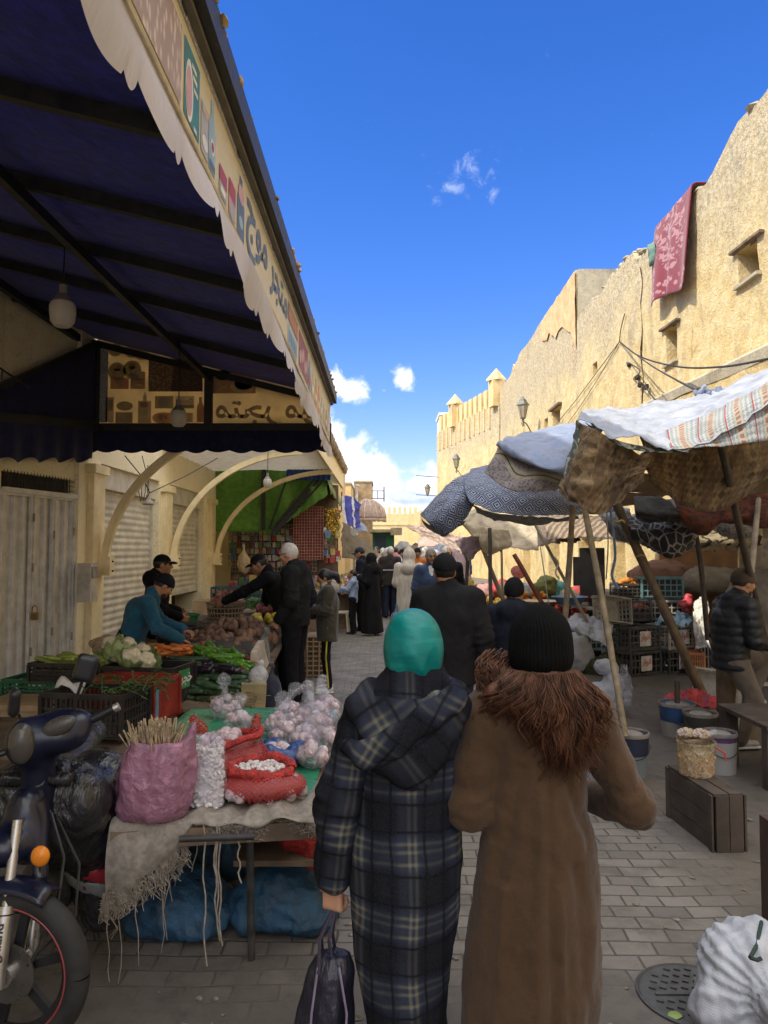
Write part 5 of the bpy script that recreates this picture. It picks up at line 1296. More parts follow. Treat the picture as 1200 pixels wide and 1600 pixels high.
 p = Person('older white bearded man in a black jacket walking towards the camera', ((698-600)/FPX*11.9, 11.9, 0), R(190), 1.76, {}, (14, -4, 0), SK_M, .014); p.jacket(W_BLACK, hem=.74); p.trousers(W_CHAR); p.shoes(SH_BLK); p.hair(HAIR_G, 'crop'); p.beard(HAIR_G, .003)
 rr = random.Random(21); tops = [('white', (.55, .53, .5)), ('rust red', (.30, .05, .04)), ('pink', (.48, .22, .24)), ('black', (.015, .015, .017)), ('dark blue', (.03, .045, .10)), ('brown', (.10, .06, .04)), ('green', (.04, .10, .06)), ('grey', (.18, .18, .18)), ('orange', (.45, .14, .03)), ('beige', (.38, .32, .24))]
 spots = [(600, 21, 0), (588, 24, 3), (628, 22.5, 0), (648, 20, 4), (660, 24, 1), (655, 27.5, 5), (640, 29, 9), (622, 31, 8), (612, 34, 7), (668, 30, 2), (633, 38, 1), (652, 36, 3), (604, 40, 4), (688, 21.5, 7), (725, 26, 4), (646, 45, 0), (618, 46, 9), (595, 30, 5), (606, 18.8, 1), (633, 18.2, 3), (652, 18.6, 8), (664, 20.8, 9), (618, 25, 2), (640, 24, 7), (598, 26, 8), (676, 27, 6), (690, 33, 0), (627, 34, 4), (608, 29, 1), (662, 42, 8)]
 hats = ['in a white headscarf', 'with dark hair', 'in a dark hat']
 words = ['at the crowd\'s near edge', 'behind the cream djellaba', 'among the distant shoppers', 'near the green kiosk', 'under the pink awnings', 'by the far market stalls']
 for i, (px, dd, ci) in enumerate(spots):
  nm, c = tops[ci]; hk = i % 3
  fw = rr.choice([0, 180, 20, -20, 200])
  p = Person(f'distant shopper in a {nm} top {hats[hk]}, ' + words[i % 6], ((px-600)/FPX*dd, dd, 0), R(fw), rr.uniform(1.6, 1.8), {}, (rr.uniform(-20, 20), -8, 0), rr.choice([SK_M, SK_L, SK_D]), .024, group='distant shoppers in the street', hands=False, face=(fw in (180, 200)))
  p.jacket(cloth_m('crowd_'+nm.replace(' ', '_'), c, .25), hem=.7, seed=i); p.trousers(rr.choice([W_JEAN, W_CHAR, W_BLACK])); p.shoes(SH_BLK)
  if hk == 0: S = SDF(.03); S.ell(p.hp((0, -.012, .01)), (.098, .115, .118)); S.cap(p.hp((0, -.01, -.08)), p.j['nec'], .10, .12); S.ell(p.hp((0, .105, -.01)), (.062, .05, .085), .01, True); p.part(S, 'headscarf', cloth_m('crowd_white', (.55, .53, .5)), .004)
  elif hk == 1: p.hair(HAIR_B)
  else: p.hair(HAIR_B); p.beanie(W_CHAR, .02)
street_people()
def stall_people():
 d = 7.5; x = (222-600)/FPX*d
 p = Person('vendor in a blue jacket and black beanie bending over the carrots', (x, d, .0), R(-72), 1.62, dict(pel=(0, -.16, .86), che=(0, -.02, 1.13), nec=(0, .12, 1.31), hed=(0, .235, 1.425), shl=(-.18, .07, 1.26), shr=(.18, .07, 1.26), ell=(-.24, .22, 1.02), wrl=(-.12, .46, .93), elr=(.26, .16, 1.00), wrr=(.18, .42, .86),
    hil=(-.085, -.14, .84), hir=(.085, -.14, .84), knl=(-.1, .12, .48), knr=(.1, .12, .48), anl=(-.1, -.06, .09), anr=(.1, -.06, .09)), (14, -38, 0), SK_M, .011, curl=.6, hn={'l': (0, 0, 1), 'r': (0, 0, 1)})
 p.jacket(cloth_m('vendor_blue', (.015, .085, .145), .22), hem=.7, puff=1.06, amp=.014, seed=5); p.trousers(W_CHAR); p.shoes(SH_BLK); p.hair(HAIR_B); p.beanie(W_NAVY, .012, sc=1.03); p.beard(pm('stubble_black', (.05, .035, .03), .8, .4, 80, .3, 220), .001)
 d = 8.5; x = (247-600)/FPX*d
 p = Person('young man in a black baseball cap and black jacket standing by the shutters', (x, d, 0), R(-78), 1.66, dict(ell=(-.22, .02, 1.1), wrl=(-.1, .26, 1.02), elr=(.22, .02, 1.1), wrr=(.1, .28, .98), hed=(0, .06, 1.595)), (6, -4, 0), SK_M, .012, curl=.7)
 p.jacket(W_BLACK, hem=.75, puff=1.06, hood=True, amp=.012, seed=2); p.trousers(W_BLACK); p.shoes(SH_BLK); p.hair(HAIR_B); p.cap(W_BLACK)
 d = 6.5; x = (1146-600)/FPX*d
 p = Person('man in a dark puffer jacket and brown beanie perched beside the poles', (x, d, 0), R(-82), 1.66, dict(pel=(0, -.08, .80), che=(0, -.04, 1.12), nec=(0, .04, 1.32), hed=(0, .09, 1.475), shl=(-.19, .01, 1.27), shr=(.19, .01, 1.27), ell=(-.26, .0, .98), wrl=(-.14, .24, .90), elr=(.25, .02, .98), wrr=(.14, .26, .92),
    hil=(-.085, -.06, .78), hir=(.085, -.06, .78), knl=(-.11, .36, .76), knr=(.11, .08, .45), anl=(-.1, .16, .42), anr=(.1, -.06, .10)), (4, -14, 0), SK_M, .012, curl=.7)
 def quilt(V, N): return V + N*(.009*np.abs(np.sin(V[:, 2]*math.pi/.075))-.004)[:, None]
 M_PUF = pm('puffer_nylon', (.006, .007, .010), .6, .3, 10, .4, 40, .008); p.jacket(M_PUF, hem=.70, puff=1.15, hood=True, amp=.010, fn=quilt); p.trousers(cloth_m('trouser_taupe', (.105, .085, .066), .2), 1.12); p.hair(HAIR_B); p.beanie(cloth_m('beanie_brown', (.055, .038, .024), .25), -.0, sc=1.06); p.beard(pm('stubble_black', (.05, .035, .03)), .001)
 p.shoes(pm('trainer_grey', (.30, .31, .33), .6, .2), SOLE)
stall_people()
# ================================================================== produce prototypes
def veg(name, label, cat, group): return dict(name=name, label=label, cat=cat, group=group)
def proto_mesh(name, b, mats, label, cat, group, angle=180, origin=(0, 0, 0)):
 o = b.build(name, mats, None, True, angle, origin=origin); tag(o, label, cat, group); return o
def rrot(rr, flatness=1.0): return (rr.uniform(-.4, .4)*flatness, rr.uniform(-.4, .4)*flatness, rr.uniform(0, 6.28))
def scatter(protos, n, pos, rr, scale=(.85, 1.15), rot=None, label=None):
 out = []
 for i in range(n):
  pr = protos[i % len(protos)]; p = pos(i, rr)
  if p is None: continue
  out.append(place(pr, USED, p, rot(i, rr) if rot else (rr.uniform(0, 6.28), rr.uniform(0, 6.28), rr.uniform(0, 6.28)), rr.uniform(*scale), label));
 return out
def long_veg(b, L, r, bend=.1, n=9, seg=9, tip=.35, ribs=0):
 pts, rs = [], []
 for i in range(seg):
  t = i/(seg-1); pts.append((L*(t-.5), bend*L*(4*t*(1-t))*.5, 0)); rs.append(r*(tip+(1-tip)*math.sin(math.pi*min(1, .12+t*.80))**.6))
 b.tube(pts, rs, n)
M_POT = pm('potato_skin', (.135, .075, .045), .75, .35, 18, .35, 90, objvar=.3)
M_CUC = pm('courgette_skin', (.034, .062, .028), .35, .5, 30, .15, 60, objvar=.3)
M_AUB = pm('aubergine_skin', (.022, .012, .022), .22, .3, 9, 0, objvar=.2)
M_PEP = pm('pepper_green', (.085, .20, .018), .28, .35, 10, .2, 15, .006, objvar=.25)
M_REDP = pm('pepper_red', (.26, .018, .022), .28, .3, 10, .2, 15, .006, objvar=.2)
M_CAR = pm('carrot_skin', (.52, .15, .03), .5, .25, 30, .25, 80, objvar=.2)
M_TOM = pm('tomato_skin', (.42, .04, .02), .2, .25, 6, 0, objvar=.2)
M_CFL = pm('cauliflower_curd', (.60, .54, .38), .8, .15, 20, .8, 60, .012); M_LEAF = pm('cabbage_leaf', (.16, .26, .06), .5, .4, 6, .5, 18, .012, col2=(.36, .44, .19), transl=.2)
M_LEM = pm('squash_skin', (.52, .40, .05), .4, .25, 10, .2, 60, objvar=.25); M_ONI = pm('onion_skin', (.32, .09, .10), .35, .35, 10, .1, 40, objvar=.25)
M_LIME = pm('light_courgette', (.24, .30, .06), .4, .35, 16, .2, 40, objvar=.2)
M_GARL = pm('garlic_skin', (.40, .26, .29), .55, .3, 30, .3, 50, .004, col2=(.60, .50, .50), objvar=.2)
M_HERB = pm('herb_green', (.07, .13, .03), .6, .5, 20, 0, objvar=.2, transl=.2)
def crate(name, label, c, dims, rz, mat, inner=None, group=None, slots=True, cols=9, rows=3, post=True, parts=True):
 """plastic produce crate: slotted walls, rim, floor"""
 W, D, Hh = dims; th = thing(name, label, 'crate', c, rz, group); M = ORG[th.name]
 def T(p): return M @ Vector(p)
 Rm = M.to_3x3(); b = MB()
 def bar(a, q): b.box(T(((a[0]+q[0])/2, (a[1]+q[1])/2, (a[2]+q[2])/2)), (abs(q[0]-a[0]), abs(q[1]-a[1]), abs(q[2]-a[2])), Rm)
 t = .012
 for sx in (-1, 1):      # end walls and side walls built from slats
  for k in range(rows+1):
   z = .02 + (Hh-.06)*k/rows
   bar((sx*(W/2-t), -D/2, z), (sx*(W/2), D/2, z+.018)); bar((-W/2, sx*(D/2-t), z), (W/2, sx*(D/2), z+.018))
  if slots:
   for k in range(cols+1):
    x = -W/2+W*k/cols; bar((x-.008, sx*(D/2-t*.8), .02), (x+.008, sx*(D/2-.001), Hh-.03))
   nd = max(4, int(cols*D/W))
   for k in range(nd+1):
    y = -D/2+D*k/nd; bar((sx*(W/2-t*.8), y-.008, .02), (sx*(W/2-.001), y+.008, Hh-.03))
  else:
   bar((-W/2, sx*(D/2-t*.8), .02), (W/2, sx*(D/2-.002), Hh-.03)); bar((sx*(W/2-t*.8), -D/2, .02), (sx*(W/2-.002), D/2, Hh-.03))
 bar((-W/2+.01, -D/2+.01, .0), (W/2-.01, D/2-.01, .015)); b.build('crate_wall', mat, th, False)
 b = MB(); r = .022
 for s_ in (-1, 1): bar((-W/2-.008, s_*(D/2)-r/2, Hh-.03), (W/2+.008, s_*(D/2)+r/2, Hh)); bar((s_*(W/2)-r/2, -D/2-.006, Hh-.031), (s_*(W/2)+r/2, D/2+.006, Hh-.001))
 for sx in (-1, 1):
  for sy_ in (-1, 1): bar((sx*W/2-.014, sy_*D/2-.014, 0), (sx*W/2+.014, sy_*D/2+.014, Hh-.02))
 b.build('rim', mat, th, False)
 if inner is not None: b = MB(); bar((-W/2+.02, -D/2+.02, .02), (W/2-.02, D/2-.02, Hh*inner)); b.build('lining', M_DARK, th, False)
 return th
CR_BLK = pm('crate_black', (.025, .022, .022), .45, .4, 8, .2, 60); CR_RED = pm('crate_red', (.23, .028, .018), .45, .35, 6, .2, 60); CR_BLU = pm('crate_blue', (.09, .24, .34), .45, .25, 6, .2, 60)
CR_GRN = pm('crate_green', (.016, .10, .05), .45, .3, 6, .2, 60); CR_TEAL = pm('crate_teal', (.13, .25, .26), .5, .25, 6, .2, 60); CR_GREY = pm('crate_grey', (.36, .34, .30), .6, .25, 6, .2, 60); CR_LIME = pm('crate_lime', (.22, .5, .05), .45, .2)
M_CARD = pm('cardboard', (.34, .24, .14), .85, .25, 4, .2, 50); M_PLY = pm('old_planks', (.14, .10, .065), .85, .4, 4, .5, 50)
M_FILM = None
def film(name, col=(.75, .75, .78), mix=.16):
 if name in _cache: return _cache[name]
 g = G(name); v = g.co(); n = g.noise(v, 26, 4, .6, .6)
 p = g.n('ShaderNodeBsdfPrincipled'); g.put(p.inputs['Base Color'], col); p.inputs['Roughness'].default_value = .18; p.inputs['Specular IOR Level'].default_value = .7
 g.l(g.bump(n, .8, .02), p.inputs['Normal']); t = g.n('ShaderNodeBsdfTransparent'); g.put(t.inputs[0], dk(col, 1.15)); mx = g.n('ShaderNodeMixShader')
 g.put(mx.inputs[0], g.math('MULTIPLY_ADD', g.ramp(n, .45, .75), .35, mix)); g.l(t.outputs[0], mx.inputs[1]); g.l(p.outputs[0], mx.inputs[2]); g.l(mx.outputs[0], g.out.inputs[0]); _cache[name] = g.m
 return g.m
def net(name, col, scale=42, fill=.30):
 if name in _cache: return _cache[name]
 g = G(name); v = g.co(); x, y, z = g.sep(v); a = g.math('ADD', g.math('ADD', x, y), z); b_ = g.math('SUBTRACT', g.math('ADD', x, g.math('MULTIPLY', y, -1)), z)
 s1 = g.math('ABSOLUTE', g.math('SINE', g.math('MULTIPLY', a, scale*3.14))); s2 = g.math('ABSOLUTE', g.math('SINE', g.math('MULTIPLY', b_, scale*3.14)))
 m = g.math('GREATER_THAN', g.math('MAXIMUM', s1, s2), 1-fill*.55)
 p = g.n('ShaderNodeBsdfPrincipled'); g.put(p.inputs['Base Color'], g.mix(g.noise(v, 9), dk(col, .7), col)); p.inputs['Roughness'].default_value = .6
 t = g.n('ShaderNodeBsdfTransparent'); mx = g.n('ShaderNodeMixShader'); g.l(m, mx.inputs[0]); g.l(t.outputs[0], mx.inputs[1]); g.l(p.outputs[0], mx.inputs[2]); g.l(mx.outputs[0], g.out.inputs[0]); _cache[name] = g.m
 return g.m
def produce_stall():
 th = thing('display_table', 'sloping wooden vegetable table with straw and boxes along its street side', 'table', (-1.9, 7.8, 0))
 b = MB()
 def tz(y): return .36 + (y-6.3)*.155
 for k in range(9):
  y0, y1 = 6.25+k*.36, 6.25+k*.36+.34; b.prism([(-2.75, y0, tz(y0)), (-1.12, y0, tz(y0)), (-1.12, y1, tz(y1)), (-2.75, y1, tz(y1))], (0, 0, .03))
 b.build('table_top', M_PLY, th, False)
 for x in (-2.6, -1.25):
  for y in (6.5, 9.0): b = MB(); b.beam((x, y, 0), (x, y, tz(y)), .08); b.build('leg', M_PLY, th, False)
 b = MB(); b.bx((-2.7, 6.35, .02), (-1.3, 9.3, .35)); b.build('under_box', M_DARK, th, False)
 rr = random.Random(4)
 pp = []
 for k in range(5):
  S = MB(); S.ball((0, 0, 0), (.062+.008*k % .02, .044, .040), 12, jit=.05, seed=k); pp.append(proto_mesh('potato', S, M_POT, 'brown unwashed potato in the big heap on the vegetable table', 'potato', 'potatoes heaped on the vegetable table'))
 def heap(cx, cy, rx, ry, h, base):
  def f(i, rr):
   a = rr.uniform(0, 6.28); q = math.sqrt(rr.random()); x, y = cx+rx*q*math.cos(a), cy+ry*q*math.sin(a)
   return (x, y, base(y) + h*(1-q*q)*1.0 + rr.uniform(.02, .05))
  return f
 tb = lambda y: tz(y)+.05
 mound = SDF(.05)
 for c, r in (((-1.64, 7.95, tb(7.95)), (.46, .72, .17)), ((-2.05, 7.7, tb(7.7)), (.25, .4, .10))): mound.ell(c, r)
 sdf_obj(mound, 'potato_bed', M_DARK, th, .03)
 scatter(pp, 190, heap(-1.62, 7.95, .46, .74, .20, tb), rr); scatter(pp, 60, heap(-2.04, 7.72, .24, .42, .13, tb), rr)
 cc = []
 for k in range(3): S = MB(); long_veg(S, .23+.02*k, .027, .12, 10); cc.append(proto_mesh('courgette', S, M_CUC, 'dark green courgette in the stack at the front of the vegetable table', 'courgette', 'courgettes stacked on the table'))
 def cpos(i, rr):
  lay = i // 14; r = i % 14; y = 6.42 + lay*.11 + rr.uniform(-.03, .05); x = -1.98+ (r % 5)*.145 + rr.uniform(-.03, .03) + lay*.02
  return (x, y+.05*(r//5), .42 + (r//5)*.045 + lay*.045 + rr.uniform(0, .02))
 scatter(cc, 70, cpos, rr, (.9, 1.1), lambda i, r: (r.uniform(-.1, .1), r.uniform(-.15, .25), r.uniform(-.35, .25)))
 aa = []
 for k in range(2): S = MB(); long_veg(S, .17, .036, .14, 10); aa.append(proto_mesh('aubergine', S, M_AUB, 'small dark aubergine lying above the courgettes', 'aubergine', 'aubergines on the table'))
 scatter(aa, 30, lambda i, r: (-1.80+r.uniform(-.16, .48), 6.88+r.uniform(-.12, .14)-.12*(i % 3 == 0), .60+r.uniform(-.03, .06)), rr, (.85, 1.1), lambda i, r: (0, r.uniform(-.2, .2), r.uniform(-.5, .5)))
 gp = []
 for k in range(2): S = MB(); long_veg(S, .17, .024, .22, 9, tip=.2); S.tube([(-.085, 0, 0), (-.11, .008, .006)], .005, 5); gp.append(proto_mesh('green_pepper', S, M_PEP, 'long green pepper in the pile between the potatoes and the aubergines', 'pepper', 'green peppers piled on the table'))
 def gpos(i, r):
  t = r.random(); x = -1.74+.42*t+r.uniform(-.09, .09); y = 7.2-.32*t+r.uniform(-.12, .12); return (x, y, .72 - .10*t + .07*(1-abs(r.uniform(-1, 1))))
 scatter(gp, 64, gpos, rr, (.85, 1.15), lambda i, r: (r.uniform(-.4, .4), r.uniform(-.1, .5), r.uniform(-1.3, .2)))
 rp = []
 S = MB(); long_veg(S, .17, .022, .2, 9, tip=.2); rp.append(proto_mesh('red_pepper', S, M_REDP, 'long dark red pepper beside the potato heap', 'pepper', 'red peppers on the table'))
 scatter(rp, 24, lambda i, r: (-1.36+r.uniform(-.09, .12), 7.05+r.uniform(-.26, .22), .60+r.uniform(-.03, .05)), rr, (.9, 1.1), lambda i, r: (0, r.uniform(-.1, .4), r.uniform(-1.2, .2)))
 kk = []
 S = MB(); long_veg(S, .17, .019, .05, 8, tip=.15); kk.append(proto_mesh('carrot', S, M_CAR, 'orange carrot in the pile by the vendor\'s hand', 'carrot', 'carrots on the table'))
 scatter(kk, 60, lambda i, r: (-2.28+r.uniform(0, .42), 7.12+r.uniform(-.14, .16), .71+r.uniform(0, .09)), rr, (.9, 1.15), lambda i, r: (0, r.uniform(-.2, .2), r.uniform(-.7, .7)))
 S = MB(); S.ball((0, 0, 0), (.036, .036, .031), 12); tt = [proto_mesh('tomato', S, M_TOM, 'red tomato lying between the carrots and the potatoes', 'tomato', 'tomatoes on the table')]
 scatter(tt, 20, lambda i, r: (-1.93+r.uniform(-.05, .17), 7.32+r.uniform(-.12, .12), .74+r.uniform(-.01, .05)), rr, (.85, 1.15), lambda i, r: (r.uniform(-.5, .5), 0, 0))
 S = MB(); S.ball((0, 0, 0), (.055, .04, .04), 10); ll = [proto_mesh('yellow_squash', S, M_LEM, 'small yellow squash behind the potato heap', 'squash', 'yellow squashes at the back of the table')]
 scatter(ll, 26, lambda i, r: (-1.40+r.uniform(-.22, .2), 8.85+r.uniform(-.2, .2), tb(8.85)+.06+r.uniform(0, .05)), rr)
 S = MB(); S.ball((0, 0, 0), (.04, .04, .036), 10); oo = [proto_mesh('red_onion', S, M_ONI, 'red onion in the small heap beside the yellow squashes', 'onion', 'red onions at the back of the table')]
 scatter(oo, 34, lambda i, r: (-1.42+r.uniform(-.14, .22), 9.2+r.uniform(-.18, .2), tb(9.2)+.08+r.uniform(0, .08)), rr)
 b = MB(); rb = random.Random(8)
 for i in range(420):
  c = Vector((-1.52+rb.gauss(0, .15), 9.55+rb.gauss(0, .12), .95+rb.uniform(0, .13))); a = rb.uniform(0, 6.28); d = Vector((math.cos(a), math.sin(a), rb.uniform(-.3, .3)))*.055
  b.tube([c-d, c+Vector((0, 0, .012)), c+d], [.004, .006, .003], 4, False)
 tag(b.build('green_beans', M_PEP), 'loose pile of green beans behind the potatoes', 'beans', kind='stuff')
 scatter(tt, 60, lambda i, r: (-1.35+r.uniform(-.2, .25), 10.0+r.uniform(-.25, .25), .95+r.uniform(0, .18)), rr, (.8, 1.1), lambda i, r: (0, 0, 0), 'red tomato in the rear heap behind the green beans')
 b = MB(); b.bx((-1.9, 9.35, .2), (-1.05, 10.4, .9)); tag(b.build('back_table', M_PLY, smooth=False), 'rough wooden box table carrying beans and tomatoes behind the potatoes', 'table')
 b = MB(); rs = random.Random(12)
 for i in range(500):
  t = rs.random(); c = Vector((-1.28+rs.gauss(0, .09)-.15*t, 6.3+.5*t+rs.gauss(0, .08), .40+.05*t+rs.uniform(-.02, .04))); a = rs.uniform(0, 6.28); d = Vector((math.cos(a), math.sin(a), rs.uniform(-.4, .3)))*rs.uniform(.03, .09)
  b.tube([c-d, c+Vector((0, 0, .01)), c+d], .0022, 3, False)
 tag(b.build('straw', pm('straw', (.26, .19, .09), .8, .4, 9, 0)), 'dry straw and stalks spilling over the table edge', 'straw', kind='stuff')
 b = MB(); c = P(402, 1082, 6.55); b.box(c+Vector((-.06, .12, -.06)), (.22, .24, .26), (0, .06, .2)); tag(b.build('cardboard_box', pm('pale_box', (.30, .245, .13), .8, .25, 5, .2, 40), smooth=False), 'pale yellowish cardboard box below the straw at the table corner', 'box')
 b = MB(); c = P(401, 1032, 7.05); b.prism([c+Vector((-.05, -.05, .08)), c+Vector((.0, -.02, .08)), c+Vector((.05, .0, -.15)), c+Vector((-.05, -.05, -.13))], (.02, .30, .08)); tag(b.build('box_flap', pm('torn_paper', (.34, .29, .23), .85, .25, 9, .4, 60), smooth=False), 'torn white paper board holding back the potatoes', 'board')
 def bag(label, c, r, mat, seed, amp=.02, name='plastic_bag', sc=(16, 16, 12), knot=True):
  S = SDF(.03); S.ell(c, r);
  if knot: S.cap(Vector(c)+Vector((0, 0, r[2]*.8)), Vector(c)+Vector((.02, 0, r[2]*1.25)), .02, .035)
  o = sdf_obj(S, name, mat, None, .012, amp, sc, seed); return tag(o, label, 'bag')
 WB = pm('white_film', (.60, .60, .60), .3, .2, 12, .6, 30, .02, transl=.35)
 bag('crumpled white plastic bag at the corner of the vegetable table', P(404, 1058, 6.75), (.09, .07, .10), WB, 3)
 bag('dark striped cloth bag standing on the ground by the grey haired man', P(420, 1085, 7.4), (.13, .10, .22), cloth_m('stripe_dark', (.035, .04, .06), .3), 5, .01)
 bag('grey bag hanging on the table side under the squashes', P(412, 1028, 7.4), (.06, .1, .22), cloth_m('grey_sack', (.13, .12, .11), .3), 7, .015)
 c = Vector((-2.0, 9.35, .86)); t = thing('wicker_basket', 'shallow wicker basket of brown roots at the back of the table', 'basket', c)
 b = MB(); M_WK = pm('wicker', (.34, .24, .14), .7, .3, 30, .3, 60)
 for i in range(30):
  a = 2*math.pi*i/30; b.tube([c+Vector((.21*math.cos(a), .16*math.sin(a), 0)), c+Vector((.24*math.cos(a), .19*math.sin(a), .19))], .008, 5)
 b.build('stakes', M_WK, t); b = MB()
 for z, q in ((.0, 1), (.06, 1.05), (.12, 1.1), (.18, 1.14), (.195, 1.15)): b.tube([c+Vector((.21*q*math.cos(a), .165*q*math.sin(a), z)) for a in np.linspace(0, 6.283, 25)], .011, 6)
 b.build('weave', M_WK, t); b = MB(); b.lathe([(.2, .0), (.225, .12), (0, .13)], c, 20, sy=.8); b.build('basket_floor', M_DARK, t)
 S = MB(); S.ball((0, 0, 0), (.07, .035, .033), 9, jit=.12, seed=2); rt = [proto_mesh('brown_root', S, pm('root_skin', (.28, .12, .08), .8, .35, 12, .4, 60, objvar=.2), 'brown root vegetable piled in the wicker basket', 'root', 'roots in the wicker basket')]
 scatter(rt, 26, lambda i, r: (c.x+r.uniform(-.16, .16), c.y+r.uniform(-.1, .1), c.z+.17+r.uniform(0, .12)), rr)
 for (px, py, d, r, lab) in ((280, 985, 8.0, .20, 'large black rubber bowl behind the potatoes'), (268, 1002, 7.6, .15, 'smaller black rubber bowl beside the vendor\'s arm')):
  c = P(px, py, d); b = MB(); b.lathe([(r*.6, -.12), (r*.95, .0), (r, .03), (r*1.06, .03), (r*1.06, .045), (r*.98, .045), (r*.9, .0), (r*.5, -.1), (0, -.1)], c, 28); tag(b.build('rubber_bowl', pm('black_rubber', (.022, .022, .023), .5, .3)), lab, 'bowl')
 c = P(284, 968, 8.9); b = MB(); b.lathe([(.17, -.10), (.2, .04), (.22, .05), (.22, .07), (.19, .07), (.16, -.08), (0, -.08)], c, 28, sy=.7); tag(b.build('plastic_tub', pm('tub_green', (.02, .14, .05), .4, .2)), 'green plastic tub in front of the half open shutter', 'tub')
 b = MB(); rs = random.Random(5)
 for i in range(110):
  c = P(312, 984, 8.3)+Vector((rs.gauss(0, .12), rs.gauss(0, .1), rs.uniform(-.08, .09))); a = rs.uniform(0, 6.28); d = Vector((math.cos(a), .6*math.sin(a), rs.uniform(-.2, .35)))*rs.uniform(.05, .14); b.tube([c-d, c, c+d], .0045, 4, False)
 tag(b.build('dry_twigs', pm('twig', (.10, .075, .05), .85, .4, 9, 0)), 'tangle of dry brown twigs beside the shop pilaster', 'twigs', kind='stuff')
 b = MB(); c = P(322, 930, 14.5); b.bx((-3.6, 13.9, .0), (-2.75, 14.5, .75)); tag(b.build('cardboard_box', M_CARD, smooth=False), 'large brown cardboard box in the half open shop', 'box')
 crate('produce_crate', 'black and red slotted crate nearest the motorbike, with herb scraps and paper', P(150, 1128, 5.45)-Vector((0, 0, .07)), (.62, .40, .31), R(-10), CR_BLK, .35, 'produce crates at the near end of the stall', cols=16)
 t = crate('produce_crate', 'dark red plastic crate with a pale blue corner, behind the black crate', P(205, 1108, 6.0)-Vector((0, 0, .07)), (.62, .42, .33), R(-12), CR_RED, .5, 'produce crates at the near end of the stall', slots=False)
 M = ORG[t.name]; b = MB(); b.box(M @ Vector((.24, -.213, .15)), (.09, .006, .27), M.to_3x3()); b.box(M @ Vector((.313, -.17, .15)), (.006, .07, .27), M.to_3x3()); b.build('blue_corner', CR_BLU, t, False)
 t = crate('produce_crate', 'black plastic crate with a green label, beside the courgettes', P(232, 1082, 6.45)-Vector((0, 0, .07)), (.66, .42, .32), R(-12), CR_BLK, .5, 'produce crates at the near end of the stall', slots=False)
 M = ORG[t.name]; b = MB(); b.box(M @ Vector((.333, .0, .2)), (.006, .2, .16), M.to_3x3()); b.build('green_label', pm('label_green', (.05, .22, .08), .5), t, False)
 b = MB(); V, F = text_geo('\uFEAE\uFEA0\uFEA7', .13); b.add([tuple(M @ Vector((.338, -.07+p[0], .17+p[1]))) for p in V], F); b.build('label_script', SH_WHT, t, False)
 crate('produce_crate', 'low green crate beside the white gate', P(62, 1075, 7.0)-Vector((0, 0, .06)), (.52, .36, .17), R(-8), CR_GRN, None, 'produce crates at the near end of the stall')
 crate('produce_crate', 'black crate filled with light green courgettes', P(112, 1050, 6.9)-Vector((0, 0, .06)), (.60, .40, .17), R(-8), CR_BLK, .6, 'produce crates at the near end of the stall')
 S = MB(); long_veg(S, .17, .023, .1, 9); lc = [proto_mesh('light_courgette', S, M_LIME, 'pale green courgette heaped in the crate by the gate', 'courgette', 'pale courgettes in the crate by the gate')]
 scatter(lc, 34, lambda i, r: (-2.92+r.uniform(-.24, .38), 6.9+r.uniform(-.14, .14), .64+r.uniform(-.02, .10)), rr, (.9, 1.15), lambda i, r: (0, r.uniform(-.2, .3), r.uniform(-.6, .7)))
 def cauli():
  t = thing('cauliflower', 'white cauliflower with pale green leaves on the red crate', 'cauliflower', (0, 0, 0), 0, 'cauliflowers on the crates')
  S = SDF(.012); rc = random.Random(3)
  for i in range(26):
   a = rc.uniform(0, 6.28); e = rc.uniform(.1, 1.5); S.ell((.065*math.cos(a)*math.cos(e), .065*math.sin(a)*math.cos(e), .06*math.sin(e)+.04), (.024, .024, .022))
  S.ell((0, 0, .03), (.075, .075, .06)); sdf_obj(S, 'curd', M_CFL, t, .009, .004, (60, 60, 60))
  b = MB()
  for i in range(8):
   a = 2*math.pi*i/8+.2; pts = []
   for u in np.linspace(0, 1, 7):
    row = []
    for w in np.linspace(-1, 1, 5):
     rad = .05+.075*math.sin(u*1.7); h = -.05+.115*u+.01*math.sin(w*5+i); wid = .055*math.sin(math.pi*(.15+.75*u))
     aa = a + w*wid/rad; q = rad + .012*(1-w*w) + .02*max(0, u-.75); row.append((q*math.cos(aa), q*math.sin(aa), h))
    pts.append(row)
   b.grid(np.array(pts))
  b.build('leaves', M_LEAF, t, True, 180); return t
 cf = cauli()
 for i, (px, py, d, s, rx) in enumerate(((182, 1018, 6.5, 1.05, -.9), (196, 1006, 6.8, .95, .4), (203, 1025, 6.35, 1.05, .2), (222, 1016, 6.7, .95, -.5), (228, 1030, 6.4, 1.0, -.3), (178, 1004, 6.9, 1.0, .6))):
  place(cf, USED, P(px, py, d)-Vector((0, 0, .05)), (rx, .4*math.sin(i*2), i*1.1), s, ['big leafy cauliflower lying on its side at the front left of the heap', 'cauliflower at the top of the heap near the vendor', 'cauliflower showing the most white curd, in the middle of the heap', 'round leafy cauliflower at the right of the heap', 'smaller cauliflower at the lower right corner of the red crate', 'leafy cauliflower half hidden at the back left of the heap'][i])
 b = MB(); rs = random.Random(15)
 for i in range(70):
  c = P(200, 1068, 5.5)+Vector((rs.gauss(0, .14), rs.gauss(0, .08), rs.uniform(-.06, .05))); a = rs.uniform(0, 6.28); d = Vector((math.cos(a), math.sin(a), rs.uniform(-.2, .8)))*rs.uniform(.03, .09); b.tube([c-d, c+Vector((0, 0, .01)), c+d], [.005, .004, .002], 4, False)
  q = c+d; b.ball(q, (.014, .012, .003), 6, Euler((rs.uniform(0, 3), rs.uniform(0, 3), 0)).to_matrix())
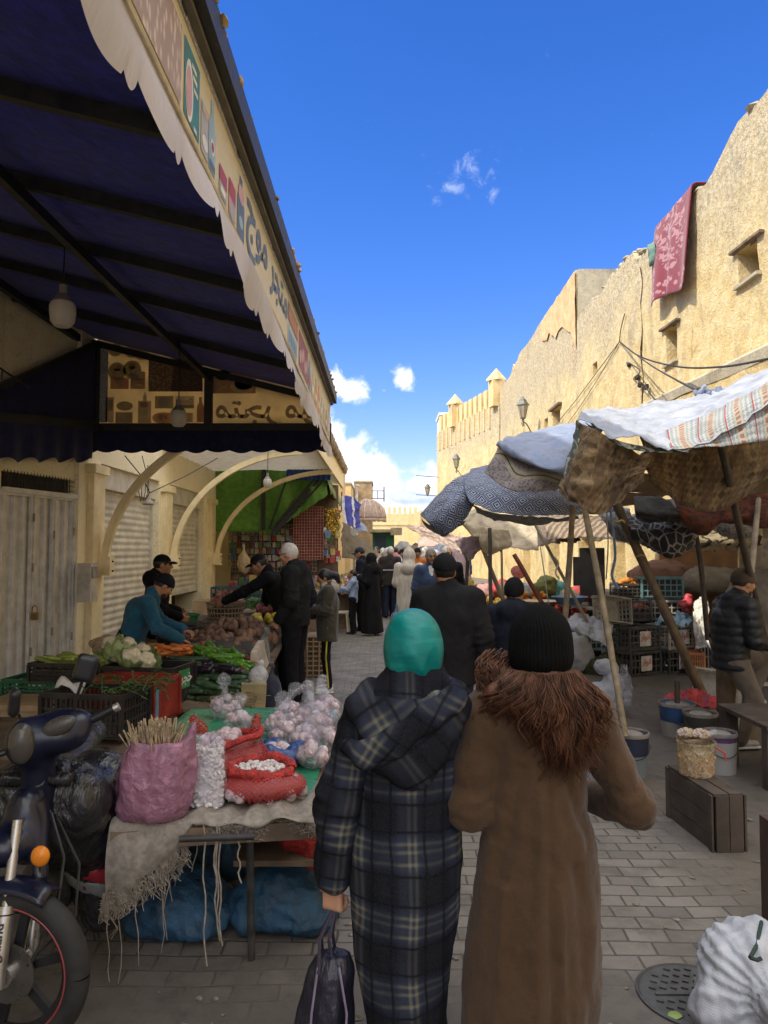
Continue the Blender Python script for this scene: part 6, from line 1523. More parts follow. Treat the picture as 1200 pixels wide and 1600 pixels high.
 tag(b.build('herb_scraps', M_HERB), 'wilted herb scraps in the front black crate', 'herbs', kind='stuff')
 b = MB(); c = P(100, 1080, 5.5); b.grid(np.array([[c+Vector((.06*i-.08+.02*j, .02*j, .05*math.sin(i*1.3+j)+.03*j)) for j in range(4)] for i in range(4)])); tag(b.build('paper_scrap', pm('white_paper', (.6, .58, .54), .8), solid=.002), 'crumpled white paper on the front black crate', 'paper')
 t = thing('plank_platform', 'low platform of worn wooden planks beside the white gate', 'platform', (-2.9, 5.8, 0))
 for k in range(6): b = MB(); b.bx((-3.7, 5.0+k*.3, .24), (-1.62, 5.0+k*.3+.28, .28)); b.build('plank', M_PLY, t, False)
 for x in (-3.5, -2.5, -1.75): b = MB(); b.bx((x-.05, 5.02, 0), (x+.05, 6.75, .24)); b.build('bearer', M_PLY, t, False)
 b = MB(); c = P(48, 1092, 6.6); b.box(c-Vector((0, 0, .03)), (.7, .45, .05), (.02, 0, -.1)); b.box(c-Vector((0, 0, .09)), (.66, .4, .05), (0, 0, -.05)); tag(b.build('folded_cardboard', M_CARD, smooth=False), 'folded brown cardboard lying on the planks by the green crate', 'cardboard')
 b = MB()
 for (z0, z1, x, w) in ((.28, .36, -2.3, .9),): b.bx((-2.8, 5.1, .28), (-1.75, 6.7, .33))
 tag(b.build('pallet_board', M_PLY, smooth=False), 'flat board under the produce crates', 'board')
 for i, (px, py, d) in enumerate(((158, 1005, 8.8), (172, 1000, 8.9), (163, 1014, 8.6))):
  S = SDF(.03); c = P(px, py, d); S.ell(c, (.14, .12, .07)); tag(sdf_obj(S, 'jute_sack', pm('jute', (.34, .26, .16), .9, .3, 20, .6, 60), None, .018, .015, (12, 12, 12), i), ['folded jute sack against the first shutter', 'topmost folded jute sack against the first shutter', 'lowest folded jute sack against the first shutter'][i], 'sack')
produce_stall()
# ================================================================== garlic table
def garlic_table():
 TZ = .615; th = thing('garlic_table', 'low table with a green plastic sheet and frayed sacking, covered in garlic', 'table', (-.75, 4.1, 0))
 b = MB(); b.prism([(-1.09, 3.0, TZ-.05), (-.30, 3.12, TZ-.05), (-.34, 5.3, TZ-.05), (-1.34, 5.2, TZ-.05)], (0, 0, .04)); b.build('table_top', M_PLY, th, False)
 b = MB(); b.tube([onZ(395, 1302, .46)*1, Vector((onZ(395, 1302, .46).x, 3.14, 0))], .014, 8)
 L0 = P(393, 1480, 3.17); L1 = P(390, 1300, 3.17); b = MB(); b.tube([Vector((L0.x, 3.17, 0)), Vector((L1.x, 3.17, TZ-.05))], .016, 8); b.build('leg', M_IRON, th)
 for (x, y) in ((-1.05, 3.5), (-.36, 4.3), (-.4, 5.2), (-1.25, 5.1)): b = MB(); b.tube([(x, y, 0), (x, y, TZ-.05)], .018, 8); b.build('leg', M_IRON, th)
 a, c = P(280, 1311, 2.94), P(397, 1307, 2.96); b = MB(); b.tube([a, c], .013, 10); b.build('handle_bar', M_IRON, th)
 b = MB(); b.tube([c-Vector((.04, 0, 0)), Vector((L1.x, 3.17, c.z))], .012, 8); b.build('handle_stay', M_IRON, th)
 b = MB(); b.beam((-1.09, 3.0, TZ-.055), (-.28, 3.12, TZ-.055), .03, .07); b.build('edge_board', M_WOOD, th, False)
 pts = np.zeros((26, 40, 3))
 for i in range(26):
  for j in range(40):
   u, v = i/25, j/39; x = -1.3+.98*u; y = 3.35+1.95*v; x += -.08*v*(1-u); z = TZ+.004+.014*fbm(np.array(x*5.), np.array(y*5.), s=2, o=2)+.004
   if v > .93: z -= (v-.93)*1.6
   if u < .04: z -= .03
   pts[i, j] = (x, y, max(z, TZ-.1))
 b = MB(); b.grid(pts); b.build('plastic_sheet', pm('sheet_green', (.022, .19, .10), .28, .2, 4, .5, 30, .006), th)
 M_BUR = pm('burlap', (.29, .255, .215), .95, .25, 30, .6, 160, .004, transl=.15); M_THR = pm('frayed_thread', (.27, .23, .185), .95, .3, 30, 0)
 ns, nt = 60, 22; pts = np.zeros((ns, nt, 3))
 for i in range(ns):
  u = i/(ns-1); x0 = -1.095 + .83*u; hang = .03+.26*max(0, 1-u*2.6)**.6 if u < .4 else .03+.015*math.sin(u*20)
  for j in range(nt):
   v = j/(nt-1)
   if v < .4: y = 3.45-.45*v/.4+.10*u; z = TZ+.018+.012*math.sin(x0*23)+.01*math.sin(x0*60+v*9)
   else: t = (v-.4)/.6; y = 3.0+.10*u-.03*math.sin(t*3)-.03*math.sin(x0*18)*t; z = TZ+.012-hang*t+.008*math.sin(x0*40)
   pts[i, j] = (x0-.03*max(0, v-.4)*(u < .2), y, z)
 b = MB(); b.grid(pts); b.build('sacking', M_BUR, th, True)
 b = MB(); rr = random.Random(6)
 for q in range(620):
  i = min(ns-1, int(ns*rr.random()**1.5)); p = Vector(pts[i, -1]) + Vector((rr.uniform(-.01, .01), rr.uniform(-.012, .004), .01)); L = rr.uniform(.02, .09)*(1.4 if i < 22 else .7)
  if q % 28 == 0 and i < 26: L = rr.uniform(.18, .40)
  m = [p]
  for k in range(1, 6): m.append(p+Vector((rr.uniform(-.010, .010)*k*.5, rr.uniform(-.006, .006), -L*k/5)))
  b.tube(m, [.0016]*6 if L < .15 else [.003, .0028, .0025, .002, .002, .0015], 3, False)
 for (px, py0, py1) in ((318, 1290, 1510), (338, 1290, 1470), (342, 1292, 1478), (372, 1315, 1380), (335, 1300, 1440)):
  a, c = P(px, py0, 2.98), P(px+3, py1, 2.96); b.tube([a+(c-a)*t+Vector((.006*math.sin(t*14), 0, 0)) for t in np.linspace(0, 1, 9)], .0032, 4, False)
 b.build('fringe', M_THR, th)
 S = SDF(.010)
 for k in range(8): a = k*math.pi/4; S.ell((.016*math.cos(a), .016*math.sin(a), .0), (.016, .016, .022))
 S.cap((0, 0, .01), (0, 0, .038), .010, .004); V, Q = S.mesh(.0055); b = MB(); b.add(V, Q); gb = b.build('garlic_bulb', M_GARL, None, True, 180, origin=(0, 0, 0)); tag(gb, 'purple tinged garlic bulb', 'garlic', 'garlic bulbs on the table'); used = {}
 def bulbs_in(c, r, n, seed, lab, half=True, s=1.0):
  q = random.Random(seed); c = Vector(c)
  for i in range(n):
   a = q.uniform(0, 6.28); e = q.uniform(-.2, 1.45) if half else q.uniform(-1.2, 1.5); m = q.uniform(.7, .86)
   p = c+Vector((r[0]*m*math.cos(a)*math.cos(e), r[1]*m*math.sin(a)*math.cos(e), r[2]*m*math.sin(e)))
   place(gb, used, p, (q.uniform(0, 6.28), q.uniform(0, 6.28), 0), s*q.uniform(.85, 1.1), lab)
 CF = film('clear_film', (.80, .80, .84), .10)
 bags = [(435, 1136, 4.5, .11), (452, 1118, 4.75, .11), (470, 1132, 4.55, .11), (445, 1150, 4.25, .11), (490, 1118, 4.75, .12), (497, 1140, 4.4, .11), (478, 1158, 4.15, .11), (512, 1108, 4.9, .12), (505, 1160, 4.1, .10), (489, 1182, 3.85, .10), (352, 1106, 4.9, .12), (372, 1132, 4.45, .10)]
 where = ['leftmost of the right group', 'second along the back of the right group', 'in the middle of the right group', 'front left of the right group', 'rear right, next to the plaid sleeve', 'right centre, beside the plaid robe', 'front centre, above the blue bag', 'rearmost at the right end', 'front right by the plaid sleeve', 'nearest the camera beside the blue bag', 'standing alone at the back on the green sheet', 'small, behind the red net sack']
 for i, (px, py, d, r) in enumerate(bags):
  d = min(d, 5.0); r *= .80; c = onZ(px, py, TZ+r*.72); c = Vector((c.x, c.y, TZ+r*.78))
  lab = 'clear plastic bag of garlic, '+where[i]
  q = random.Random(i); S = SDF(.03); S.ell(c, (r, r*.9, r*.8)); S.cap(c+Vector((0, 0, r*.7)), c+Vector((q.uniform(-.02, .02), 0, r*1.05)), .03, .016); S.cap(c+Vector((0, 0, r*1.05)), c+Vector((q.uniform(-.05, .05), q.uniform(-.02, .02), r*1.75)), .012, .045)
  tag(sdf_obj(S, 'garlic_bag', CF, None, .012, .018, (18, 18, 14), i), lab, 'bag', 'clear bags of garlic')
  bulbs_in(c, (r*.95, r*.85, r*.78), 13, i, 'garlic bulb inside a clear plastic bag')
 c = Vector((-.80, 3.72, TZ+.09)); t = thing('net_sack', 'upright red net sack of garlic behind the bag of white cloves', 'sack', c-Vector((0, 0, .12)))
 S = SDF(.03); S.ell(c+Vector((.05, 0, -.02)), (.18, .15, .10)); S.cap(c+Vector((.14, 0, .02)), c+Vector((.16, .05, .17)), .04, .02); S.cap(c+Vector((-.12, .05, .1)), c+Vector((-.16, .03, .16)), .03, .02)
 sdf_obj(S, 'netting', net('red_net', (.42, .03, .025)), t, .014, .012, (14, 14, 14), 3)
 b = MB(); b.tube([c+Vector((.165*math.cos(a)+.02, .13*math.sin(a), .065+.04*math.cos(a)+.008*math.sin(5*a))) for a in np.linspace(0, 6.283, 22)], .017, 8); b.build('rolled_rim', pm('net_red_dense', (.36, .028, .022), .6, .5, 40, .9, 110, .012), t)
 S = SDF(.03); S.ell(c+Vector((.04, 0, -.02)), (.155, .125, .095)); sdf_obj(S, 'sack_core', pm('garlic_core', (.38, .20, .19), .8, .3, 40, .5, 50), t, .014, .014, (24, 24, 24), 3)
 bulbs_in(c+Vector((0, .02, -.02)), (.17, .14, .13), 44, 77, 'loose garlic bulb on top of the upright red net sack')
 c = Vector((-.545, 3.30, TZ+.07)); t = thing('net_sack', 'wide red net sack of garlic with a thick rolled rim at the front', 'sack', c-Vector((0, 0, .08)))
 S = SDF(.03); S.ell(c, (.205, .15, .072)); sdf_obj(S, 'netting', net('red_net', (.42, .03, .025)), t, .012, .006, (14, 14, 14), 5)
 S = SDF(.02); S.ell(c, (.19, .135, .06)); sdf_obj(S, 'sack_core', pm('garlic_core', (.38, .20, .19)), t, .014, .010, (24, 24, 24), 3)
 b = MB(); pts = [c+Vector((.145*math.cos(a)-.015, .10*math.sin(a)+.02, .06+.010*math.sin(2*a)+.02*max(0, math.sin(a)))) for a in np.linspace(0, 6.283, 40)]; b.tube(pts, [.024+.005*math.sin(i*1.1) for i in range(40)], 10, False); b.build('rolled_rim', pm('net_red_dense', (.36, .028, .022), .6, .5, 40, .9, 110, .012), t)
 bulbs_in(c+Vector((0, 0, -.01)), (.215, .155, .075), 52, 88, 'garlic bulb held inside the wide red net sack', False, .95)
 b = MB(); q = random.Random(5)
 for i in range(120): a = q.uniform(0, 6.28); m = math.sqrt(q.random()); b.ball(c+Vector((.11*m*math.cos(a)-.01, .07*m*math.sin(a)+.02, .06+q.uniform(0, .02))), (.014, .010, .009), 6, Euler((q.uniform(0, 3), 0, q.uniform(0, 3))).to_matrix())
 tag(b.build('garlic_cloves', pm('clove_white', (.60, .55, .52), .5, .15)), 'loose peeled garlic cloves in the wide red net sack', 'garlic', kind='stuff')
 c = P(432, 1182, 3.85); c.z = TZ+.05; S = SDF(.03)
 for k in range(14): a = 2*math.pi*k/14; S.ell(c+Vector((.12*math.cos(a), .08*math.sin(a), .02*math.sin(k*2)+.005)), (.05, .04, .04))
 tag(sdf_obj(S, 'blue_bag', pm('blue_film_dark', (.025, .06, .19), .3, .3, 9, .5, 40, .01), None, .012, .016, (22, 22, 22), 4), 'crumpled blue plastic bag open on the green sheet', 'bag')
 bulbs_in(c+Vector((0, 0, .0)), (.07, .05, .05), 6, 99, 'garlic bulb in the crumpled blue bag')
 c = P(322, 1262, 3.18); c.z = TZ+.015; t = thing('clove_bag', 'tall clear bag full of white garlic cloves beside the purple bag', 'bag', c)
 S = SDF(.03); S.robe([(c.z, c.x, c.y, .072, .055), (c.z+.08, c.x, c.y, .085, .065), (c.z+.2, c.x-.002, c.y, .082, .055), (c.z+.285, c.x-.004, c.y, .086, .02), (c.z+.30, c.x-.004, c.y, .088, .012)]); sdf_obj(S, 'bag_film', film('clear_film', (.8, .8, .84), .17), t, .010, .008, (20, 20, 16), 2)
 b = MB(); q = random.Random(9)
 for i in range(520):
  z = q.uniform(.01, .25); a = q.uniform(0, 6.28); m = q.uniform(.75, .93); f = .075 if z < .2 else .07; b.ball(c+Vector((f*m*math.cos(a), .052*m*math.sin(a)*(1.15 if z < .15 else .9), z)), (.013, .009, .009), 6, Euler((q.uniform(0, 3), q.uniform(0, 3), 0)).to_matrix())
 o = b.build('cloves', pm('clove_white', (.60, .55, .52)), t); o['kind'] = 'stuff'
 S = SDF(.03); S.robe([(c.z+.01, c.x, c.y, .06, .042), (c.z+.1, c.x, c.y, .068, .05), (c.z+.24, c.x, c.y, .062, .036)]); sdf_obj(S, 'clove_core', pm('clove_white', (.6, .55, .52)), t, .012, .01, (40, 40, 40), 1)
 c = P(240, 1285, 3.06); c.z = TZ+.012; t = thing('purple_bag', 'translucent purple bag with dry pale garlic stalks sticking out of the top', 'bag', c)
 g = G('purple_film'); v = g.co(); n = g.noise(g.mapped(v, (1, 1, .5), (0, R(25), 0)), 13, 5, .6, .5); cc = g.mix(g.ramp(n, .3, .7), (.27, .11, .17), (.46, .25, .34)); MP = g.done(cc, .25, g.bump(n, .9, .03), transl=.25, spec=.6)
 S = SDF(.03); S.robe([(c.z, c.x-.01, c.y, .12, .075), (c.z+.05, c.x-.005, c.y, .150, .10), (c.z+.15, c.x, c.y, .160, .105), (c.z+.25, c.x+.012, c.y, .145, .09), (c.z+.31, c.x+.02, c.y, .120, .075)], folds=[(5, .05, .03, 0), (8, .05, .01, 1)])
 S.ell((c.x+.02, c.y, c.z+.36), (.10, .06, .09), .01, True); S.cap((c.x+.125, c.y, c.z+.26), (c.x+.155, c.y+.01, c.z+.37), .022, .012, .02)
 sdf_obj(S, 'bag_film', film('purple_film', (.50, .25, .36), .48), t, .010, .018, (13, 13, 8), 6); S = SDF(.03); S.robe([(c.z+.01, c.x-.008, c.y, .105, .06), (c.z+.15, c.x, c.y, .135, .08), (c.z+.27, c.x+.012, c.y, .11, .06)]); sdf_obj(S, 'stalk_mass', pm('stalk_mass', (.33, .19, .16), .85, .45, 14, .8, 40, .02), t, .012, .03, (22, 22, 12), 2)
 b = MB(); q = random.Random(14)
 for i in range(150):
  x0, y0 = q.gauss(0, .032), q.gauss(0, .025); top = .335+q.uniform(0, .065); p0 = c+Vector((.012+x0*.8, y0*.8, .22)); p2 = c+Vector((.012+x0*1.7+q.uniform(-.018, .018), y0*1.5, top)); p1 = (p0+p2)/2+Vector((q.uniform(-.018, .018), q.uniform(-.01, .01), 0)); b.tube([p0, p1, p2], [.003, .0032, q.uniform(.002, .0048)], 5)
 o = b.build('stalks', pm('dry_stalk', (.36, .27, .165), .85, .45, 30, .3, 80), t)
 MS = pm('blue_sack', (.02, .065, .12), .6, .35, 12, .7, 60, .01)
 for (x, y, rx, rz, lab, seed) in ((-.93, 3.45, .22, .17, 'blue woven sack under the table behind the burlap fringe', 3), (-.47, 3.50, .23, .16, 'dusty blue sack lying under the right side of the table', 8), (-.95, 4.1, .3, .22, 'blue sack farther back under the table', 4)):
  S = SDF(.05); S.ell((x, y, rz*.75), (rx*.9, .2, rz*.8)); S.ell((x+.12, y-.03, rz*.5), (rx*.65, .2, rz*.5)); S.ell((x-.14, y+.02, rz*.45), (rx*.5, .18, rz*.45)); S.cut((0, 0, -1), -.01); tag(sdf_obj(S, 'woven_sack', MS, None, .014, .05, (5, 7, 8), seed), lab, 'sack')
 t = thing('onion_net', 'bright red net bag of onions tucked under the table beside the plaid robe', 'bag', (-.37, 3.6, .38))
 S = SDF(.03); S.ell((-.37, 3.45, .47), (.14, .14, .13)); S.ell((-.30, 3.42, .36), (.09, .1, .09)); sdf_obj(S, 'netting', pm('net_red_dense', (.40, .03, .02), .5, .5, 40, .7, 90, .01), t, .012, .02, (16, 16, 16), 5)
 b = MB(); b.bx((-.66, 3.3, .33), (-.15, 3.8, .355)); tag(b.build('shelf_board', M_PLY, smooth=False), 'thin board under the table carrying the red net bag', 'board')
garlic_table()
# ================================================================== motorbike
def motorbike():
 F = Vector((-1.27, 2.60, .285)); th = thing('motorbike', 'dark blue motorbike with a black leg cover parked beside the garlic table', 'motorbike', (-1.45, 3.1, 0))
 M_TYRE = pm('tyre_rubber', (.020, .019, .019), .75, .35, 12, .4, 60); M_CHR = pm('fork_silver', (.52, .50, .47), .3, .15, 9, .05, 60, metal=.85); M_BLU = pm('paint_blue', (.004, .006, .022), .36, .3, 6, .05, 60, coat=.15); M_PLB = pm('black_plastic', (.014, .014, .016), .38, .3, 9, .1, 80)
 dW = Vector((.985, -.17, 0)).normalized(); nW = Vector((.17, .985, 0)).normalized()       # wheel plane and its axle
 Mw = Matrix((dW, nW, Vector((0, 0, 1)))).transposed()
 def circ(r, o=0, n=48): return [F+Mw @ Vector((r*math.cos(a), o, r*math.sin(a))) for a in np.linspace(0, 2*math.pi, n)]
 w = MB(); w.tube(circ(.240), .041, 12, False); wheel = w.build('front_wheel', M_TYRE, th)
 for o in (-.028, .028): b = MB(); b.tube(circ(.2125, o), .0045, 6, False); b.build('rim_line', pm('rim_red', (.30, .05, .06), .4), wheel)
 b = MB(); b.tube(circ(.197), .014, 8, False); b.build('rim', M_PLB, wheel)
 b = MB()
 for k in range(6): a = k*math.pi/3+.3; b.beam(F+Mw @ Vector((.03*math.cos(a), 0, .03*math.sin(a))), F+Mw @ Vector((.195*math.cos(a), 0, .195*math.sin(a))), .03, .02, nW)
 b.build('spoke', M_PLB, wheel); b = MB(); b.tube([F-nW*.06, F+nW*.06], .035, 16); b.build('hub', M_CHR, wheel); b = MB(); b.tube([F-nW*.035, F-nW*.028], .10, 24); b.build('brake_disc', pm('disc_steel', (.25, .24, .23), .35, metal=.9), wheel)
 head = Vector((-1.275, 2.74, .82)); ax = (head-F).normalized()
 for s in (-1, 1):
  o = nW*(.085*s)
  b = MB(); b.tube([F+o-ax*.02, F+o+ax*.20], [.026, .028], 12); b.tube([F+o+ax*.205, F+o+ax*.23], .030, 12); b.build('fork_slider', M_CHR, th)
  b = MB(); b.tube([F+o+ax*.22, F+o+ax*.50], .017, 10); b.build('fork_tube', M_CHR, th)
 V, Fc = text_geo('Highland', .052); wv = V[:, 0].max(); nrm = (-nW-dW*.0).normalized(); sd = ax.cross(nrm).normalized(); b = MB()
 b.add([tuple(F-nW*.085 + ax*(.03+p[0]/wv*.155) + nrm*.0295 + sd*(-(p[1]-.018))) for p in V], Fc); b.build('fork_lettering', pm('ink_black', (.02, .02, .02), .5), th, False)
 pts = []
 for i in range(17):
  a = R(62+ i*6.0); row = []
  for j in range(9):
   q = (j-4)/4; row.append(F+Mw @ Vector((.305*math.cos(a), .062*q, .305*math.sin(a)-.03*q*q)))
  pts.append(row)
 b = MB(); b.grid(np.array(pts)); b.build('mudguard', M_BLU, th, True, solid=.004)
 S = SDF(.04); c = P(72, 1150, 2.78); S.ell(P(78, 1148, 2.80), (.14, .10, .075)); S.ell(P(40, 1160, 2.74), (.07, .07, .085)); S.ell(P(108, 1128, 2.84), (.09, .07, .05)); S.cap(P(60, 1190, 2.8), P(60, 1260, 2.82), .06); sdf_obj(S, 'headlamp_cowl', M_BLU, th, .010)
 S = SDF(.02); S.ell(P(34, 1162, 2.68), (.045, .04, .075)); sdf_obj(S, 'headlamp', pm('lamp_glass', (.055, .05, .045), .08, .2, 6, 0), th, .009)
 S = SDF(.02); S.ell(P(90, 1136, 2.73), (.075, .03, .034), .01, False, Matrix.Rotation(R(-25), 3, 'Y')); sdf_obj(S, 'instrument_visor', pm('visor_grey', (.06, .056, .05), .25, .2), th, .009)
 S = SDF(.03); S.ell(P(10, 1320, 2.68), (.10, .10, .07)); S.ell(P(40, 1290, 2.75), (.08, .07, .14)); S.cap(P(58, 1250, 2.78), P(62, 1370, 2.66), .035, .03); sdf_obj(S, 'front_shield', M_BLU, th, .010)
 a0, a1 = P(132, 1130, 2.84), P(178, 1107, 2.86); b = MB(); b.tube([a0, a1], .0175, 12); b.build('grip', M_PLB, th); b = MB(); b.tube([a1, a1+(a1-a0).normalized()*.02], .016, 10); b.build('bar_end', M_CHR, th)
 a2 = P(15, 1190, 2.78); b = MB(); b.tube([P(-40, 1190, 2.7), P(20, 1172, 2.78), P(75, 1158, 2.82), a0], .012, 8); b.build('handlebar', M_PLB, th)
 for (base, mid, c, tilt, big) in (((112, 1132, 2.82), (118, 1095, 2.83), (134, 1044, 2.80), .25, 1.0), ((40, 1132, 2.76), (30, 1118, 2.75), (22, 1098, 2.72), -.9, .62)):
  m = thing  # noqa
  b = MB(); b.tube([P(*base), P(*mid), P(c[0]-4 if big == 1 else c[0]+6, c[1]+16, c[2])], .006, 6); st = b.build('mirror_stalk', M_PLB, th)
  S = SDF(.015); cc = P(*c); S.rbox(cc, (.040*big, .02, .052), .018, None, False, Matrix.Rotation(tilt, 3, 'Z') @ Matrix.Rotation(.25, 3, 'Y')); sdf_obj(S, 'mirror', M_PLB, st, .007)
 b = MB(); c = P(63, 1338, 2.60); b.ball(c, (.033, .022, .036), 16); b.build('indicator', pm('amber', (.62, .20, .015), .25, .1, 9, .2, 90), th)
 b = MB(); b.tube([P(80, 1270, 2.78), P(100, 1340, 2.7), P(88, 1430, 2.62), P(50, 1500, 2.56)], .006, 6); b.tube([P(88, 1275, 2.8), P(124, 1350, 2.75), P(118, 1430, 2.66), P(42, 1510, 2.55)], .005, 6); b.build('brake_cable', M_PLB, th)
 g = G('black_oilcloth'); v = g.co(); n = g.noise(g.mapped(v, (1, 1, .6)), 7, 5, .55, .5); cc = g.mix(g.ramp(n, .3, .7), (.010, .010, .012), (.026, .026, .030)); MO = g.done(cc, .27, g.bump(n, 1.0, .06), spec=.6)
 S = SDF(.06); S.ell(P(70, 1250, 2.92), (.25, .14, .17)); S.ell(P(120, 1275, 3.05), (.16, .16, .20)); S.cap(P(150, 1220, 3.2), P(165, 1395, 3.2), .12, .11); S.ell(P(20, 1255, 2.95), (.16, .12, .13)); S.cap(P(135, 1330, 3.15), P(160, 1420, 3.2), .10, .08)
 sdf_obj(S, 'leg_cover', MO, th, .014, .030, (5, 5, 4), 3)
 for nm, mt, z0, z1 in (('red_band', pm('cover_red', (.20, .010, .020), .4, .2), P(150, 1372, 3.12).z, P(150, 1350, 3.12).z), ('grey_band', pm('cover_grey', (.13, .13, .13), .45, .2), P(150, 1394, 3.12).z, P(150, 1372, 3.12).z+.001)):
  S = SDF(.06); S.cap(P(150, 1220, 3.2), P(165, 1395, 3.2), .126, .116); S.cap(P(135, 1330, 3.15), P(160, 1420, 3.2), .106, .086); S.cut((.35, 0, 1), z1+.35*P(155, 1360, 3.1).x); S.cut((-.35, 0, -1), -(z0+.35*P(155, 1360, 3.1).x)); S.cut((0, 1, 0), 3.2); sdf_obj(S, nm, mt, th, .011)
 S = SDF(.03); S.rbox(P(50, 1217, 2.80), (.15, .03, .025), .02); sdf_obj(S, 'cover_strap', MO, th, .012, .006)
 S = SDF(.05); S.cap((-1.40, 3.1, .78), (-1.52, 3.75, .80), .11, .12, flat=(1, 1, .6)); S.ell((-1.42, 3.2, .6), (.12, .25, .16)); S.ell((-1.5, 3.6, .62), (.12, .22, .14)); sdf_obj(S, 'seat', MO, th, .016)
 Rw = Vector((-1.50, 3.85, .285)); b = MB(); b.tube([Rw+Vector((.1*.24*math.cos(a), .24*math.cos(a), .24*math.sin(a))) for a in np.linspace(0, 6.283, 40)], .045, 10, False); rw = b.build('rear_wheel', M_TYRE, th); b = MB(); b.tube([Rw+Vector((-.05, 0, 0)), Rw+Vector((.05, 0, 0))], .05, 12); b.build('hub', M_CHR, rw)
 b = MB(); b.tube([head, (-1.38, 3.0, .5), (-1.42, 3.3, .3), Rw], .03, 8); b.tube([head+Vector((0, .02, .05)), (-1.4, 3.2, .7), (-1.5, 3.8, .72)], .025, 8); b.build('frame', M_PLB, th); b = MB(); b.ball((-1.40, 3.2, .33), (.12, .2, .14), 12); b.build('engine', M_IRON, th)
 b = MB(); b.tube([(-1.30, 3.3, .2), (-1.25, 3.3, .02)], .012, 6); b.build('side_stand', M_IRON, th)
motorbike()
# ================================================================== cloth canopies on the right
def uvmat(name, fn, rough=.9, transl=.12, bumps=.35, sheen=.15):
 if name in _cache: return _cache[name]
 g = G(name); uv = g.co('UV'); v = g.co(); x, y, z = g.sep(uv)
 c = fn(g, uv, x, y, v); n = g.noise(v, 7, 5, .6); c = g.mix(g.math('MULTIPLY', g.ramp(n, .42, .75), .4), c, (.10, .085, .07)); fz = g.noise(v, 300, 2)
 m = g.done(c, rough, g.bump(fz, .25, .002, g.bump(g.noise(g.mapped(v, (1, 1, .6)), 11, 6, .65, .8), bumps*2, .035)), sheen=sheen, spec=.2, transl=transl); _cache[name] = m; return m
def fr(g, x, per): return g.math('FRACT', g.math('ADD', g.math('DIVIDE', x, per), 50.0))
def tri(g, x, per): return g.math('ABSOLUTE', g.math('SUBTRACT', fr(g, x, per), .5))      # 0 at the middle .. .5
def f_white(g, uv, x, y, v): return g.mix(g.ramp(g.noise(v, 5, 5), .3, .7), (.29, .32, .40), (.41, .44, .50))
def f_blue(g, uv, x, y, v): return g.mix(g.ramp(g.noise(v, 4, 5), .3, .7), (.20, .25, .37), (.29, .33, .44))
def f_broc(g, uv, x, y, v):
 s = tri(g, x, .21); c = g.mix(g.ramp(s, .18, .21), (.30, .20, .12), (.42, .30, .17))
 m = g.math('MULTIPLY', g.ramp(g.math('ADD', tri(g, x, .07), tri(g, y, .09)), .55, .66), g.ramp(s, .2, .23)); c = g.mix(g.math('MULTIPLY', m, .6), c, (.09, .06, .04))
 l = g.math('LESS_THAN', g.math('ABSOLUTE', g.math('SUBTRACT', s, .19)), .012); c = g.mix(l, c, (.42, .30, .14))
 d = g.ramp(g.math('ADD', tri(g, g.math('ADD', x, g.math('MULTIPLY', y, .5)), .05), tri(g, y, .05)), .3, .6); return g.mix(g.math('MULTIPLY', d, .35), c, (.10, .07, .04))
def f_kilim(g, uv, x, y, v):
 s = fr(g, x, .21); c = g.mix(g.ramp(g.math('ADD', tri(g, x, .035), tri(g, y, .035)), .42, .58), (.38, .38, .36), (.20, .25, .28))
 c = g.mix(g.math('LESS_THAN', g.math('ABSOLUTE', g.math('SUBTRACT', s, .5)), .16), c, (.36, .33, .27))
 c = g.mix(g.math('MULTIPLY', g.math('LESS_THAN', g.math('ABSOLUTE', g.math('SUBTRACT', s, .5)), .08), g.ramp(tri(g, y, .04), .1, .3)), c, (.26, .13, .10))
 return g.mix(g.math('LESS_THAN', g.math('ABSOLUTE', g.math('SUBTRACT', s, .06)), .025), c, (.30, .05, .06))
def f_diam(g, uv, x, y, v):
 a, b = g.math('ADD', x, y), g.math('SUBTRACT', x, y); p = .19
 ta, tb_ = tri(g, a, p), tri(g, b, p); m = g.math('MAXIMUM', ta, tb_)
 r1 = g.math('LESS_THAN', g.math('ABSOLUTE', g.math('SUBTRACT', m, .43)), .05); r2 = g.math('LESS_THAN', g.math('ABSOLUTE', g.math('SUBTRACT', m, .25)), .055); r3 = g.math('LESS_THAN', m, .10)
 k = g.math('MAXIMUM', g.math('MAXIMUM', r1, r2), r3); return g.mix(k, (.34, .38, .47), (.035, .05, .11))
def f_greyp(g, uv, x, y, v):
 wob = g.math('MULTIPLY', g.math('SINE', g.math('MULTIPLY', x, 14.0)), .03); s = fr(g, g.math('ADD', y, wob), .22)
 c = g.mix(g.ramp(g.vor(v, 40), .25, .5), (.13, .115, .12), (.27, .24, .24)); c = g.mix(g.math('LESS_THAN', g.math('ABSOLUTE', g.math('SUBTRACT', s, .5)), .17), c, (.36, .32, .24))
 return g.mix(g.math('LESS_THAN', g.math('ABSOLUTE', g.math('SUBTRACT', s, .5)), .025), c, (.06, .05, .05))
def f_cream(g, uv, x, y, v): return g.mix(g.ramp(g.noise(v, 4, 6), .3, .7), (.52, .44, .31), (.66, .57, .43))
def f_stripe(g, uv, x, y, v): return g.mix(g.ramp(g.math('SINE', g.math('MULTIPLY', g.math('ADD', x, g.math('MULTIPLY', y, .35)), 62.0)), -.1, .3), (.20, .14, .095), (.40, .31, .22))
def f_mott(g, uv, x, y, v): return g.mix(g.ramp(g.noise(v, 38, 3), .4, .6), (.17, .125, .10), (.29, .23, .19))
